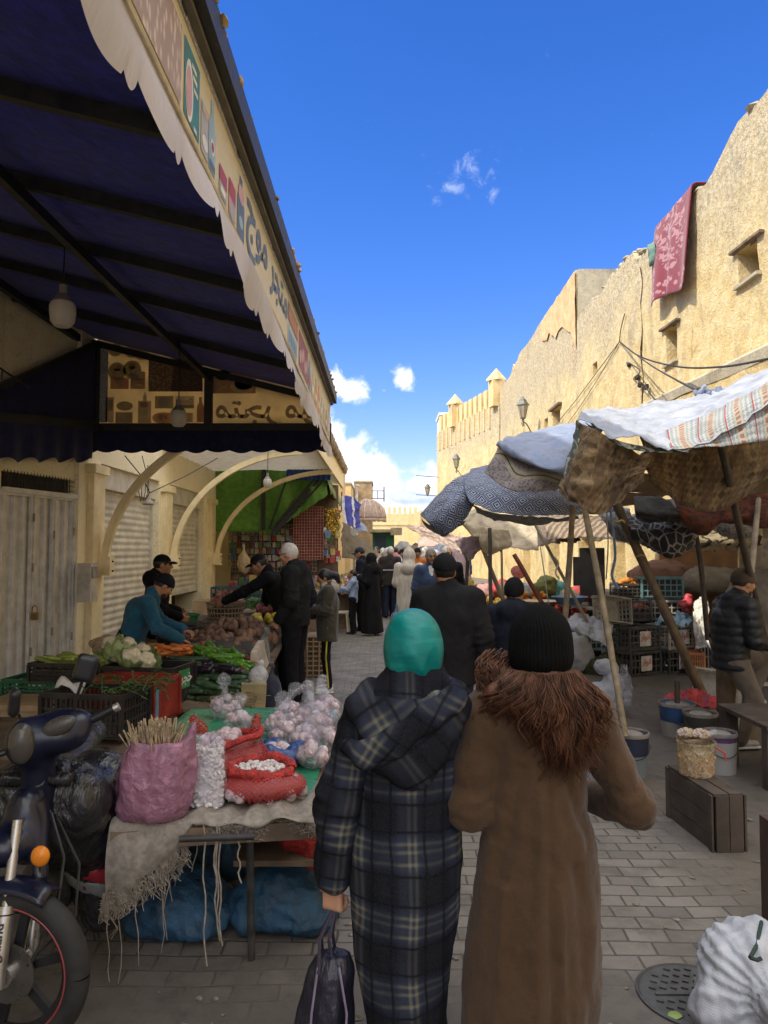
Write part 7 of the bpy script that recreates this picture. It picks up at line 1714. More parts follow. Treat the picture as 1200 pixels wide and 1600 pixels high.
def f_crack(g, uv, x, y, v):
 d = g.vor(g.mapped(uv, (1, .7, 1)), 11, 'DISTANCE_TO_EDGE'); n = g.noise(v, 40, 3); return g.mix(g.ramp(g.math('ADD', d, g.math('MULTIPLY_ADD', n, .08, -.04)), .03, .09), (.34, .33, .33), (.020, .022, .032))
def f_flor(g, uv, x, y, v):
 d = g.noise(uv, 9, 2, .4, 1.6); return g.mix(g.ramp(d, .54, .58), (.46, .38, .24), (.05, .035, .03))
def f_leaf(g, uv, x, y, v):
 d = g.noise(uv, 17, 2, .4, 1.2); return g.mix(g.ramp(d, .52, .57), (.07, .10, .085), (.40, .40, .34))
def f_rust(g, uv, x, y, v): return g.mix(g.ramp(g.noise(uv, 12, 2, .4, 1.5), .5, .56), (.15, .045, .028), (.07, .028, .020))
def f_black(g, uv, x, y, v): return g.mix(g.noise(v, 6, 4), (.018, .018, .022), (.05, .048, .05))
def f_pink(g, uv, x, y, v): return g.mix(g.ramp(g.noise(v, 3, 5), .3, .7), (.50, .37, .31), (.62, .49, .42))
def f_grey(g, uv, x, y, v): return g.mix(g.ramp(g.vor(v, 30), .2, .6), (.16, .16, .17), (.30, .30, .31))
def f_purp(g, uv, x, y, v): return g.mix(g.noise(v, 4, 4), (.15, .10, .125), (.25, .18, .20))
def f_tarpbrown(g, uv, x, y, v): return g.mix(g.noise(v, 3, 5), (.17, .135, .085), (.24, .19, .125))
MC = {k: uvmat('awning_'+k, f, transl=t) for k, f, t in (('white', f_white, .15), ('blue', f_blue, .12), ('brocade', f_broc, .45), ('kilim', f_kilim, .15), ('diamond', f_diam, .1), ('greypattern', f_greyp, .15), ('cream', f_cream, .4), ('stripe', f_stripe, .3), ('mottled', f_mott, .25), ('cracked', f_crack, .1), ('floral', f_flor, .3), ('leafy', f_leaf, .1), ('rust', f_rust, .2), ('black', f_black, .05), ('pink', f_pink, .35), ('grey', f_grey, .1), ('purple', f_purp, .15), ('brown', f_tarpbrown, .35))}
def cloth_geo(rows, nu=26, nv=34, wr=.02, seed=0, frq=5.0, fray=0.0):
 A = surf([[tuple(P(*q)) for q in r] for r in rows], nu, nv)
 du = np.linalg.norm(np.diff(A, axis=0), axis=2).mean(1); dv = np.linalg.norm(np.diff(A, axis=1), axis=2).mean(0)
 U = np.concatenate([[0], np.cumsum(du)]); Vv = np.concatenate([[0], np.cumsum(dv)])
 gu = np.gradient(A, axis=0); gv = np.gradient(A, axis=1); N = np.cross(gu, gv); N /= np.linalg.norm(N, axis=2)[..., None]+1e-9
 X, Y = np.meshgrid(Vv, U); w = fbm(X*frq+seed*7, Y*frq*.7, s=seed, o=4)*wr*1.6 + np.abs(fbm(X*frq*.8+9+seed, Y*frq*.5, s=seed+3, o=3))*wr
 w = w + wr*.5*(1-np.abs(fbm(X*frq*2.3+seed, Y*frq*1.3+X*3, s=seed+7, o=3))*3.2); A = A + N*w[..., None]
 if fray:
  A[-1, :, 2] += fray*fbm(Vv*30, Vv*0+seed, s=seed, o=3)
 uv = np.stack([X, Y], -1); return A, uv
def cloth(name, mat, rows, parent=None, label=None, cat='awning', group=None, **kw):
 A, uv = cloth_geo(rows, **kw); b = MB(); b.grid(A, uv); o = b.build(name, MC[mat] if isinstance(mat, str) else mat, parent, True, 180, solid=.004)
 if parent is None: tag(o, label, cat, group)
 return o
M_BAM = pm('bamboo', (.21, .165, .11), .6, .3, 9, .3, 40, col2=(.31, .25, .17)); M_POLE = pm('grey_pole', (.24, .20, .155), .7, .3, 12, .3, 60); M_POLED = pm('dark_pole', (.055, .042, .034), .6, .4, 12, .3, 60)
def pole(label, pts, r, mat, knots=0, cat='pole', group='poles holding up the right awnings', name='pole'):
 t = thing(name, label, cat, P(*pts[-1]), group=group); w = [P(*q) for q in pts]; b = MB(); n = max(2, knots*3)
 path = [Vector(p) for p in spline(w, max(6, n))] if len(w) > 2 else [w[0]+(w[1]-w[0])*i/(max(6, n)-1)+Vector((.004*math.sin(i*1.7), 0, 0)) for i in range(max(6, n))]
 b.tube(path, [r*(1+.10*(i % 3 == 1)) if knots else r for i in range(len(path))], 9); b.build('shaft', mat, t); return t
def right_canopies():
 t = thing('cloth_awning', 'nearest market awning of white sheet over patterned fabric, sagging between poles', 'awning', P(1050, 700, 5.5))
 cloth('white_sheet', 'white', [[(930, 672, 7.3), (1000, 660, 7.4), (1080, 645, 7.4), (1150, 625, 7.3), (1240, 585, 7.1)], [(915, 648, 6.3), (985, 641, 6.4), (1060, 628, 6.5), (1130, 606, 6.5), (1240, 558, 6.4)], [(908, 649, 5.7), (970, 660, 5.6), (1040, 662, 5.5), (1120, 640, 5.5), (1240, 585, 5.5)], [(902, 655, 5.2), (955, 681, 5.0), (1030, 699, 4.9), (1105, 692, 4.9), (1240, 607, 4.9)]], t, wr=.03, seed=2, nu=34, nv=46)
 cloth('patterned_sheet', 'kilim', [[(1040, 672, 5.3), (1100, 650, 5.3), (1160, 620, 5.3), (1240, 580, 5.3)], [(1045, 695, 4.98), (1100, 680, 4.98), (1160, 640, 4.98), (1240, 600, 4.98)], [(1050, 704, 4.9), (1110, 699, 4.9), (1170, 692, 4.88), (1240, 684, 4.88)]], t, wr=.012, seed=5, nu=24, nv=30)
 cloth('floral_edge', 'leafy', [[(915, 660, 5.2), (955, 684, 5.03), (1000, 696, 4.97), (1075, 701, 4.94)], [(925, 672, 5.18), (965, 696, 5.02), (1010, 706, 4.96), (1075, 708, 4.93)]], t, wr=.012, seed=6, nu=10, nv=30)
 cloth('end_drape', 'brocade', [[(903, 657, 5.22), (938, 676, 5.08), (975, 697, 5.02), (1018, 706, 5.0)], [(893, 705, 5.3), (922, 715, 5.1), (962, 726, 5.15), (1016, 722, 5.02)], [(884, 745, 5.32), (912, 762, 5.08), (950, 768, 5.2), (1008, 738, 5.05)], [(880, 767, 5.35), (905, 790, 5.1), (940, 801, 5.16), (1006, 750, 5.06)]], t, wr=.05, seed=8, nu=34, nv=34, frq=6, fray=.03)
 cloth('dark_fold', 'leafy', [[(904, 657, 5.21), (912, 665, 5.16), (925, 675, 5.1)], [(893, 700, 5.27), (900, 706, 5.14), (915, 700, 5.08)], [(878, 752, 5.33), (892, 748, 5.2), (908, 735, 5.1)]], t, wr=.03, seed=18, nu=20, nv=12)
 cloth('inner_drape', 'brocade', [[(1000, 676, 5.7), (1070, 680, 5.75), (1135, 676, 5.7), (1245, 665, 5.7)], [(1008, 725, 5.85), (1070, 740, 5.9), (1140, 742, 5.8), (1245, 720, 5.75)], [(1014, 752, 5.9), (1065, 790, 5.9), (1130, 797, 5.8), (1215, 736, 5.7)]], t, wr=.05, seed=9, nu=34, nv=44, frq=4, fray=.02)
 b = MB(); c = P(1105, 622, 6.4); q = random.Random(3)
 for i in range(26): b.ball(c+Vector((q.gauss(0, .09), q.gauss(0, .05), q.uniform(-.05, .07))), (.05, .04, .02), 6, Euler((q.uniform(0, 3), q.uniform(0, 3), 0)).to_matrix(), .3, i)
 b.build('knot', MC['blue'], t)
 t = thing('cloth_awning', 'second awning with blue grey top and grey patterned valance, beside the nearest awning', 'awning', P(840, 720, 6.5))
 cloth('top_sheet', 'blue', [[(815, 700, 8.2), (860, 690, 8.3), (905, 680, 8.2), (960, 672, 8.0)], [(795, 686, 7.2), (845, 673, 7.3), (900, 660, 7.2), (955, 652, 7.0)], [(780, 691, 6.45), (822, 712, 6.25), (866, 724, 6.15), (925, 716, 6.2)], [(778, 695, 6.4), (820, 720, 6.2), (862, 738, 6.1), (920, 740, 6.15)]], t, wr=.022, seed=12, nu=30, nv=32)
 cloth('valance', 'greypattern', [[(783, 690, 6.5), (822, 716, 6.27), (864, 733, 6.18), (918, 735, 6.22)], [(768, 718, 6.42), (805, 745, 6.22), (850, 756, 6.2), (908, 750, 6.25)], [(757, 737, 6.46), (792, 764, 6.2), (845, 768, 6.22), (898, 758, 6.3)]], t, wr=.028, seed=13, nu=24, nv=36, frq=6, fray=.015)
 t = thing('cloth_awning', 'blue and white diamond patterned awning with a drooping left corner', 'awning', P(790, 770, 8.2))
 cloth('main_sheet', 'diamond', [[(735, 733, 8.9), (780, 727, 9.1), (840, 737, 9.2), (900, 747, 9.0), (970, 775, 8.8)], [(725, 757, 8.3), (780, 763, 8.2), (840, 771, 8.1), (900, 779, 8.1), (970, 794, 8.2)], [(734, 784, 8.0), (775, 800, 7.9), (830, 807, 7.85), (890, 805, 7.85), (960, 802, 8.0)]], t, wr=.014, seed=21, nu=30, nv=50)
 cloth('corner_flap', 'diamond', [[(738, 734, 8.7), (712, 747, 8.5), (690, 763, 8.4), (656, 803, 8.3)], [(736, 762, 8.3), (716, 780, 8.1), (696, 797, 8.05), (670, 818, 8.15)], [(740, 788, 8.2), (727, 812, 8.2), (705, 831, 8.15), (685, 836, 8.2)]], t, wr=.016, seed=22, nu=26, nv=30)
 cloth('dark_lining', 'grey', [[(737, 786, 8.15), (775, 801, 8.05), (830, 808, 8.0), (900, 806, 8.0)], [(748, 800, 8.5), (785, 814, 8.5), (840, 818, 8.5), (905, 808, 8.5)]], t, wr=.02, seed=23, nu=10, nv=30)
 cloth('flap_lining', 'grey', [[(660, 808, 8.22), (690, 828, 8.2), (728, 812, 8.25)], [(668, 822, 8.5), (695, 838, 8.5), (722, 818, 8.5)]], t, wr=.02, seed=24, nu=10, nv=16)
 one = [('cream', 'cream cotton awning glowing in the sun behind the diamond patterned one', [[(700, 802, 13.4), (750, 796, 13), (800, 800, 12.6), (842, 800, 12.2)], [(718, 816, 12.8), (760, 812, 12.4), (802, 826, 12.1), (842, 838, 11.8)], [(738, 838, 12.4), (770, 842, 12.1), (800, 856, 11.8), (842, 862, 11.6)]]),
   ('cream', 'hanging cream cloth end beside the dark pole', [[(752, 822, 11.4), (772, 826, 11.3), (795, 828, 11.2)], [(750, 840, 11.4), (770, 848, 11.3), (800, 852, 11.2)], [(756, 862, 11.5), (768, 866, 11.4), (782, 860, 11.3)]]),
   ('pink', 'long pale pink awning reaching towards the far wall', [[(630, 820, 21), (665, 822, 18.5), (700, 832, 16.4), (738, 846, 14.5)], [(640, 827, 20), (672, 842, 17.8), (702, 856, 16), (732, 866, 14.3)]]),
   ('purple', 'purple brown awning corner under the cream cloth', [[(712, 846, 13.6), (738, 838, 13.2), (762, 838, 12.8)], [(718, 858, 13.4), (736, 860, 13), (756, 852, 12.7)], [(726, 873, 13.3), (736, 876, 13), (744, 862, 12.8)]]),
   ('stripe', 'brown and tan striped awning hanging in front of the dark shop opening', [[(846, 803, 11.2), (890, 808, 10.8), (930, 806, 10.4), (985, 818, 10.0)], [(852, 822, 10.3), (892, 826, 10), (930, 828, 9.7), (985, 840, 9.5)], [(856, 846, 9.9), (892, 842, 9.6), (932, 846, 9.4), (985, 850, 9.2)]]),
   ('mottled', 'mottled brown awning sheet beside the striped awning', [[(828, 806, 11.6), (858, 806, 11.2), (900, 818, 10.6)], [(838, 826, 11.0), (868, 830, 10.6), (905, 838, 10.1)], [(842, 856, 10.4), (874, 850, 10.1), (908, 848, 9.7)]]),
   ('black', 'black cloth sagging under the nearest awning', [[(990, 778, 8.0), (1030, 780, 7.9), (1075, 782, 7.8)], [(992, 800, 7.7), (1030, 806, 7.6), (1072, 806, 7.6)], [(1000, 812, 7.9), (1032, 818, 7.8), (1070, 816, 7.8)]]),
   ('cracked', 'navy cloth with a pale cracked line print hanging in a deep fold', [[(975, 806, 8.3), (1015, 806, 8.2), (1055, 806, 8.0), (1096, 812, 7.9)], [(985, 830, 7.8), (1020, 838, 7.7), (1058, 842, 7.6), (1092, 832, 7.6)], [(1000, 848, 7.9), (1030, 862, 7.8), (1060, 868, 7.7), (1085, 850, 7.8)]]),
   ('rust', 'dark rust red printed cloth hanging below the nearest awning', [[(1050, 782, 7.5), (1100, 786, 7.4), (1150, 778, 7.3), (1230, 770, 7.2)], [(1062, 808, 7.3), (1102, 816, 7.2), (1150, 806, 7.1), (1230, 800, 7.1)], [(1070, 820, 7.4), (1096, 834, 7.3), (1140, 818, 7.2), (1230, 826, 7.2)]]),
   ('floral', 'cream cloth with dark leaf print hanging behind the poles', [[(1075, 822, 8.4), (1110, 820, 8.3), (1150, 818, 8.2), (1192, 822, 8.1)], [(1078, 840, 8.2), (1112, 842, 8.1), (1150, 844, 8.0), (1190, 842, 8.0)], [(1066, 864, 8.3), (1105, 860, 8.2), (1148, 858, 8.1), (1188, 850, 8.1)]]),
   ('grey', 'grey mottled cloth bundled above the leaf printed cloth', [[(1118, 802, 7.9), (1150, 800, 7.8), (1182, 806, 7.8)], [(1120, 824, 7.7), (1150, 830, 7.6), (1184, 828, 7.7)], [(1130, 838, 7.9), (1152, 842, 7.8), (1180, 836, 7.8)]]),
   ('cream', 'pale ragged cloth in the sun at the right edge behind the seated man', [[(1170, 850, 9.4), (1195, 842, 9.3), (1240, 842, 9.2)], [(1172, 868, 9.4), (1195, 872, 9.3), (1240, 870, 9.2)], [(1166, 884, 9.5), (1190, 888, 9.4), (1240, 890, 9.3)]]),
   ('grey', 'grey netting hanging between the striped awning and the thick bamboo pole', [[(930, 800, 9.2), (960, 792, 9.0), (985, 795, 8.8)], [(945, 816, 9.0), (968, 822, 8.8), (988, 822, 8.7)], [(962, 842, 9.0), (975, 848, 8.8), (988, 846, 8.7)]]),
   ('white', 'small white cloth awning far down the street', [[(690, 842, 19), (712, 838, 18), (730, 840, 17)], [(672, 868, 18.5), (694, 862, 17.6), (720, 866, 16.8)]]),
   ('grey', 'grey beach umbrella shaped awning near the far wall', [[(614, 858, 34), (630, 846, 34), (648, 858, 34)], [(612, 862, 33), (630, 861, 32.6), (650, 862, 33)]]),
   ('rust', 'reddish awning strip among the far stalls', [[(645, 850, 30), (670, 848, 28), (700, 852, 26)], [(640, 861, 29), (668, 862, 27.5), (700, 866, 25.5)]]),
   ('purple', 'dark purple cloth tent beyond the two men walking towards the camera', [[(698, 866, 15.6), (714, 860, 15.2), (732, 872, 14.8)], [(690, 905, 15.8), (712, 905, 15.2), (735, 905, 14.8)]])]
 for i, (m, lab, rows) in enumerate(one): cloth('cloth_awning', m, rows, None, lab, wr=.03 if rows[0][0][2] < 16 else .05, seed=30+i, nu=22, nv=28, fray=.012)
 pole('light bamboo pole standing in the concrete filled bucket nearest the coat woman', [(903, 745, 5.95), (935, 905, 5.75), (977, 1150, 5.52)], .024, M_BAM, 5)
 pole('pale straight pole behind the knitted hat', [(895, 790, 7.7), (888, 900, 7.6), (872, 1105, 7.5)], .030, M_BAM, 5)
 pole('thick leaning bamboo pole with a yellow tie', [(962, 785, 8.0), (1000, 868, 7.9), (1112, 1118, 7.55)], .048, pm('dark_bamboo', (.13, .09, .055), .6, .35, 9, .3, 40), 5)
 pole('dark pole under the nearest awning by the seated man\'s hat', [(1126, 690, 5.5), (1150, 800, 6.0), (1174, 908, 6.5), (1200, 1020, 7.0)], .030, M_POLED)
 pole('grey iron pole crossing in front of the seated man', [(1185, 780, 7.2), (1173, 905, 6.6), (1147, 1165, 6.35)], .027, M_POLE)
 pole('short dark pole behind the seated man', [(1086, 828, 7.9), (1096, 890, 7.9), (1106, 1000, 7.9)], .028, M_POLED)
 for i, (lab, a, c, r, m) in enumerate((('thin dark pole by the cream awning', (765, 825, 11.2), (767, 960, 11.2), .03, M_POLED), ('brown leaning pole under the cream awning', (748, 842, 11.5), (795, 960, 11.5), .035, M_WOOD), ('dark pole under the purple awning corner', (731, 866, 13.2), (726, 965, 13.2), .035, M_POLED), ('thin light stick leaning before the shop opening', (832, 812, 10.2), (918, 972, 9.7), .022, M_BAM), ('reddish brown stick leaning by the pile of oranges', (803, 866, 11.3), (858, 962, 11.2), .035, pm('red_wood', (.16, .05, .03), .6)), ('thin pole under the cream cloth end', (783, 850, 12), (786, 965, 12), .02, M_POLE))): pole(lab, [a, c], r, m)
 def rope(label, pts, r, col, cat='rope'):
  b = MB(); w = [P(*q) for q in pts]; b.tube([Vector(p) for p in spline(w, 16)], r, 5); tag(b.build('rope', pm('rope_'+cat+str(col[2])[:4].replace('.', '_'), col, .8, .2)), label, 'rope')
 rope('blue and white cord hanging from the awning to the tilted grey crate', [(953, 790, 7.9), (958, 830, 7.9), (961, 870, 7.9), (956, 900, 7.85), (966, 920, 7.85)], .016, (.20, .28, .45)); rope('white cord beside the blue cord', [(948, 800, 8.0), (950, 850, 8.0), (947, 905, 8.0)], .008, (.5, .5, .48))
 rope('pale string hanging from the mottled awning', [(838, 815, 10.2), (848, 880, 10.1), (858, 950, 10.1)], .008, (.45, .45, .40)); rope('white string tied round the leaning stick', [(866, 870, 9.9), (872, 880, 9.9), (868, 895, 9.9), (874, 905, 9.9)], .012, (.5, .52, .5))
 for k, (px, py) in enumerate(((968, 815), (1000, 868))):
  b = MB(); c = P(px, py, 7.9); b.tube([c+Vector((.052*math.cos(a), .052*math.sin(a), .012*math.sin(3*a))) for a in np.linspace(0, 9, 20)], .010, 5); tag(b.build('pole_tie', pm('tie_yellow', (.42, .32, .12), .7)), ['yellow tie high on the thick bamboo pole', 'dark tie halfway down the thick bamboo pole'][k], 'tie')
right_canopies()
def added_shade_tarps():  # extra tarps hidden behind the front awnings, added to block the sun
 def tarp(label, mat, x0, x1, y0, y1, z0, z1, seed):
  n, m = 22, 26; A = np.zeros((n, m, 3)); uv = np.zeros((n, m, 2))
  for i in range(n):
   for j in range(m):
    u, v = i/(n-1), j/(m-1); x, y = x0+(x1-x0)*u, y0+(y1-y0)*v; A[i, j] = (x+.12*math.sin(v*9+seed), y+.15*math.sin(u*7+seed), z0+(z1-z0)*u-.18*math.sin(math.pi*u)*math.sin(math.pi*v)+.05*math.sin(x*5+y*3)); uv[i, j] = (x, y)
  b = MB(); b.grid(A, uv); tag(b.build('cloth_awning', MC[mat], None, True, 180, solid=.004), label, 'awning')
 tarp('unseen grey patched tarp added for shade between the nearest awning and the retaining wall', 'grey', 3.0, 5.85, 7.0, 9.4, 2.75, 3.0, 1); tarp('unseen brown patched tarp added to shade the stacked crates', 'brown', 2.7, 5.85, 9.9, 12.2, 2.65, 2.95, 2); tarp('unseen mottled tarp added to shade the shop openings farther along the right', 'mottled', 2.9, 5.85, 12.9, 15.6, 2.6, 2.9, 3)
added_shade_tarps()
def right_goods():
 rr = random.Random(31)
 def bucket(label, px, pyb, r, hgt, bands, fill=True, group='paint buckets filled with concrete', stub=None, d=None):
  c = onZ(px, pyb, 0); c.y += r*.6; t = thing('bucket', label, 'bucket', c, group=group); z = 0
  for (h0, h1, mt, nm) in bands:
   b = MB(); r0, r1 = r*(.88+.12*h0), r*(.88+.12*h1); b.lathe([(r0, hgt*h0), (r0*1.0, hgt*h0+.002), (r1, hgt*h1-.002), (r1, hgt*h1)], c, 28); b.build(nm, mt, t, True, 30)
  b = MB(); b.lathe([(r*1.02, hgt-.03), (r*1.04, hgt-.015), (r*1.02, hgt), (r*.97, hgt), (r*.96, hgt-.03)], c, 28); b.lathe([(r*.95, hgt*.62), (r*.98, hgt*.64), (r*.95, hgt*.66)], c, 28) if False else None; b.build('rim', pm('bucket_rim', (.20, .18, .16), .6, .4, 9, .3), t)
  b = MB(); b.lathe([(r*.955, hgt-.035), (r*.5, hgt-.015+.01), (0, hgt-.012)], c, 28); b.build('concrete_fill', pm('concrete', (.24, .22, .20), .95, .3, 12, .6, 50), t)
  b = MB(); pts = [c+Vector((r*1.03*math.cos(a), r*1.03*math.sin(a), hgt*.72-.09*math.sin((a-3.3)/2.7*math.pi))) for a in np.linspace(3.3, 6.0, 14)]; b.tube(pts, .004, 5); b.build('handle', M_IRON, t)
  if stub: b = MB(); b.tube([c+Vector((0, 0, hgt-.05)), c+Vector((.0, 0, hgt+stub))], .024, 10); b.build('pipe_stub', M_POLED, t)
  return c
 grime = lambda nm, c: pm(nm, c, .6, .45, 7, .4, 50, .004, col2=dk(c, .55))
 BW, BB, BD, BK, BP = grime('bucket_white', (.42, .41, .39)), grime('bucket_blue', (.03, .10, .26)), grime('bucket_navy', (.02, .03, .07)), grime('bucket_black', (.06, .055, .05)), grime('bucket_purple', (.12, .04, .15))
 bucket('blue and white paint bucket with a black pipe stub, beside the thick bamboo pole', 1066, 1152, .165, .30, [(0, .45, BW, 'lower_band'), (.45, .95, BB, 'upper_band')], stub=.20)
 bucket('dark concrete filled paint bucket between the blue and the purple banded ones', 1102, 1168, .145, .29, [(0, .35, BW, 'lower_band'), (.35, .95, BK, 'upper_band')])
 bucket('white paint bucket with a purple band at the rim, beside the wooden table', 1133, 1210, .125, .31, [(0, .78, BW, 'lower_band'), (.78, .95, BP, 'upper_band')])
 bucket('navy and grey bucket holding the light bamboo pole', 992, 1216, .135, .33, [(0, .5, grime('bucket_grey', (.22, .26, .29)), 'lower_band'), (.5, .95, BD, 'upper_band')])
 bucket('small white and blue bucket tucked behind the coat woman\'s elbow', 968, 1222, .085, .24, [(0, .7, BW, 'lower_band'), (.7, .95, BB, 'upper_band')])
 MWD = pm('dark_boards', (.060, .046, .038), .8, .4, 5, .5, 60)
 t = thing('wooden_box', 'old dark wooden box standing on its long edge under the tub of chickpeas', 'box', (1.94, 4.55, 0), R(4)); M = ORG[t.name]; Rm = M.to_3x3()
 for nm, parts_ in (('side_board', [(-.085, 0, .16, .016, .52, .30), (.085, 0, .16, .016, .52, .30)]), ('end_board', [(-.04, -.285, .16, .076, .02, .315), (.041, -.286, .16, .078, .02, .315), (0, .285, .16, .16, .02, .315)]), ('top_board', [(-.045, 0, .322, .085, .58, .014), (.045, 0, .324, .08, .58, .014)]), ('corner_batten', [(-.098, -.27, .16, .012, .04, .32), (.098, -.27, .16, .012, .04, .32), (-.098, .27, .16, .012, .04, .32), (.098, .27, .16, .012, .04, .32)])):
  for (x, y, z, a, b_, c_) in parts_: b = MB(); b.box(M @ Vector((x, y, z)), (a, b_, c_), Rm); b.build(nm, MWD, t, False)
 b = MB();
 for z in (.10, .21): b.box(M @ Vector((-.0945, 0, z)), (.002, .55, .006), Rm)
 b.build('board_gap', M_DARK, t, False)
 c = Vector((1.93, 4.62, .332)); t = thing('chickpea_tub', 'translucent plastic tub half full of chickpeas on the wooden box', 'tub', c)
 b = MB(); b.lathe([(.098, .0), (.102, .01), (.112, .19), (.118, .195), (.118, .205), (.108, .205), (.106, .19), (.097, .012), (0, .012)], c, 32); b.build('tub_wall', film('tub_film', (.74, .67, .54), .18), t)
 b = MB(); q = random.Random(2)
 for i in range(700):
  a = q.uniform(0, 6.28); z = q.uniform(.01, .115); m = q.uniform(.84, .93) if z < .105 else math.sqrt(q.random()); rad = (.1+.055*z/.2*.2)*m; b.ball(c+Vector((rad*math.cos(a)*1.02, rad*math.sin(a)*1.02, z)), .0085, 6)
 o = b.build('chickpeas', pm('chickpea', (.46, .33, .18), .6, .2, 30, .2), t); o['kind'] = 'stuff'
 b = MB(); b.box(c+Vector((.01, -.02, .213)), (.24, .035, .012), (0, 0, .5)); b.box(c+Vector((.0, .03, .214)), (.22, .03, .012), (0, 0, -.2)); tag(b.build('stick', M_WOOD, smooth=False), 'two flat wooden sticks lying across the chickpea tub', 'stick')
 for i, (dx, dy, lab) in enumerate(((.03, .0, 'clear bag of chickpeas on top of the tub, nearer one'), (-.045, .03, 'clear bag of chickpeas on top of the tub, farther one'))):
  S = SDF(.02); cc = c+Vector((dx, dy, .245)); S.ell(cc, (.062, .045, .03)); S.cap(cc+Vector((.05, 0, 0)), cc+Vector((.09, .02, .01)), .012, .02); g_ = tag(sdf_obj(S, 'chickpea_bag', film('clear_film', (.8, .8, .84), .17), None, .008, .006, (22, 22, 22), i), lab, 'bag')
  b = MB()
  for k in range(110): a = q.uniform(0, 6.28); m = math.sqrt(q.random())*.95; e = q.uniform(-1, 1)*math.sqrt(max(0, 1-m*m)); b.ball(cc+Vector((.056*m*math.cos(a), .04*m*math.sin(a), .026*e)), .0085, 6)
  M0 = b; o = MB.build(M0, 'chickpeas', pm('chickpea', (.46, .33, .18)), g_); o['kind'] = 'stuff'
 b = MB(); b.tube([c+Vector((.11, -.03, .17)), c+Vector((.15, -.06, .14)), c+Vector((.155, -.06, .10))], .006, 6); tag(b.build('string', pm('red_cord', (.4, .03, .02), .5)), 'short red string hanging on the rim of the chickpea tub', 'string')
 t = thing('wooden_table', 'low rough wooden table at the right edge beside the purple banded bucket', 'table', (3.05, 5.7, 0))
 for k in range(4): b = MB(); b.bx((2.72, 5.3+k*.2, .43), (3.6, 5.3+k*.2+.19, .46)); b.build('table_plank', MWD, t, False)
 for (x, y) in ((2.78, 5.36), (3.5, 5.36), (2.78, 6.0), (3.5, 6.0)): b = MB(); b.bx((x-.05, y-.04, 0), (x+.05, y+.04, .43)); b.build('leg', MWD, t, False)
 b = MB(); b.bx((2.74, 5.31, .33), (3.58, 5.34, .425)); b.build('apron', MWD, t, False); b = MB(); b.bx((2.74, 5.33, .08), (3.58, 5.37, .13)); b.build('foot_rail', MWD, t, False)
 t = thing('wooden_crate_seat', 'dark upturned crate the man in the puffer jacket perches on', 'crate', (3.2, 6.75, 0)); b = MB(); b.bx((3.08, 6.6, 0), (3.30, 6.9, .62)); b.build('crate_side', M_WOOD, t, False)
 g = G('white_woven_sack'); v = g.co(); n = g.noise(v, 6, 5); wv = g.math('MULTIPLY', g.math('ADD', g.math('SINE', g.math('MULTIPLY', g.sep(v)[0], 900.)), g.math('SINE', g.math('MULTIPLY', g.sep(v)[2], 900.))), .25)
 cc = g.mix(g.ramp(n, .3, .7), (.33, .345, .39), (.47, .485, .53)); cc = g.mix(g.math('MULTIPLY', g.ramp(g.noise(v, 3, 5), .55, .75), .5), cc, (.28, .24, .19)); MSK = g.done(cc, .55, g.bump(wv, .3, .002, g.bump(n, .4, .03)), transl=.1)
 def radial(cx, cz, n_, amp):
  def fn(V, N):
   a = np.arctan2(V[:, 2]-cz, V[:, 0]-cx); rr_ = np.hypot(V[:, 0]-cx, V[:, 2]-cz); return V + N*(amp*np.sin(a*n_+3*np.sin(a*2))*np.exp(-(rr_-.08)**2/.03))[:, None]
  return fn
 c = P(1188, 1560, 2.62); t = thing('white_sack', 'big knotted white woven sack in the bottom right corner', 'sack', Vector((c.x, c.y, 0)))
 S = SDF(.04); S.ell((c.x+.02, c.y+.08, .19), (.19, .19, .19)); S.ell((c.x-.10, c.y+.02, .11), (.12, .13, .11)); S.ell((c.x+.14, c.y, .15), (.16, .15, .15)); S.cap((c.x+.0, c.y-.08, .22), (c.x-.01, c.y-.18, .235), .06, .035); S.cut((0, 0, -1), -.004)
 sdf_obj(S, 'sack_body', MSK, t, .011, .034, (8, 8, 8), 4, fn=radial(c.x-.01, .235, 17, .006))
 S = SDF(.02); kx = Vector((c.x-.01, c.y-.20, .24))
 for i in range(7): a = i*.9; S.ell(kx+Vector((.03*math.cos(a), -.01, .03*math.sin(a))), (.022, .02, .022))
 S.ell(kx, (.035, .02, .035)); sdf_obj(S, 'sack_knot', MSK, t, .008, .004, (40, 40, 40), 2)
 b = MB(); b.tube([P(1190, 1440, 2.7), P(1182, 1478, 2.6), P(1172, 1496, 2.5)], .007, 5); b.tube([P(1172, 1496, 2.5), P(1184, 1500, 2.5), P(1190, 1497, 2.5)], .007, 5); b.build('tie_cord', pm('cord_green', (.01, .03, .025), .7), t)
 b = MB(); b.bx((1.70, 3.1, 0), (1.9, 3.4, .52)); tag(b.build('rusty_stand', pm('rust_brown', (.05, .028, .02), .7, .4, 8, .4, 60), smooth=False), 'rusty brown stand at the right edge behind the big white sack', 'stand')
 b = MB(); b.lathe([(.07, .0), (.075, .12), (.078, .125), (.07, .13), (.065, .02), (0, .02)], (1.79, 3.2, .522), 20); tag(b.build('tin_can', pm('tin', (.42, .42, .40), .35, .2, 9, .1, metal=.6)), 'open tin can on the rusty stand', 'can')
 c = onZ(1085, 1556, .006); t = thing('manhole_cover', 'round iron manhole cover with raised arrow studs, partly under the white sack', 'manhole', c)
 MI = pm('cast_iron', (.055, .055, .057), .6, .3, 20, .5, 90); b = MB(); b.lathe([(.215, 0), (.215, .006), (.205, .010), (.20, .004), (0, .004)], c, 44); b.build('cover_plate', MI, t); b = MB()
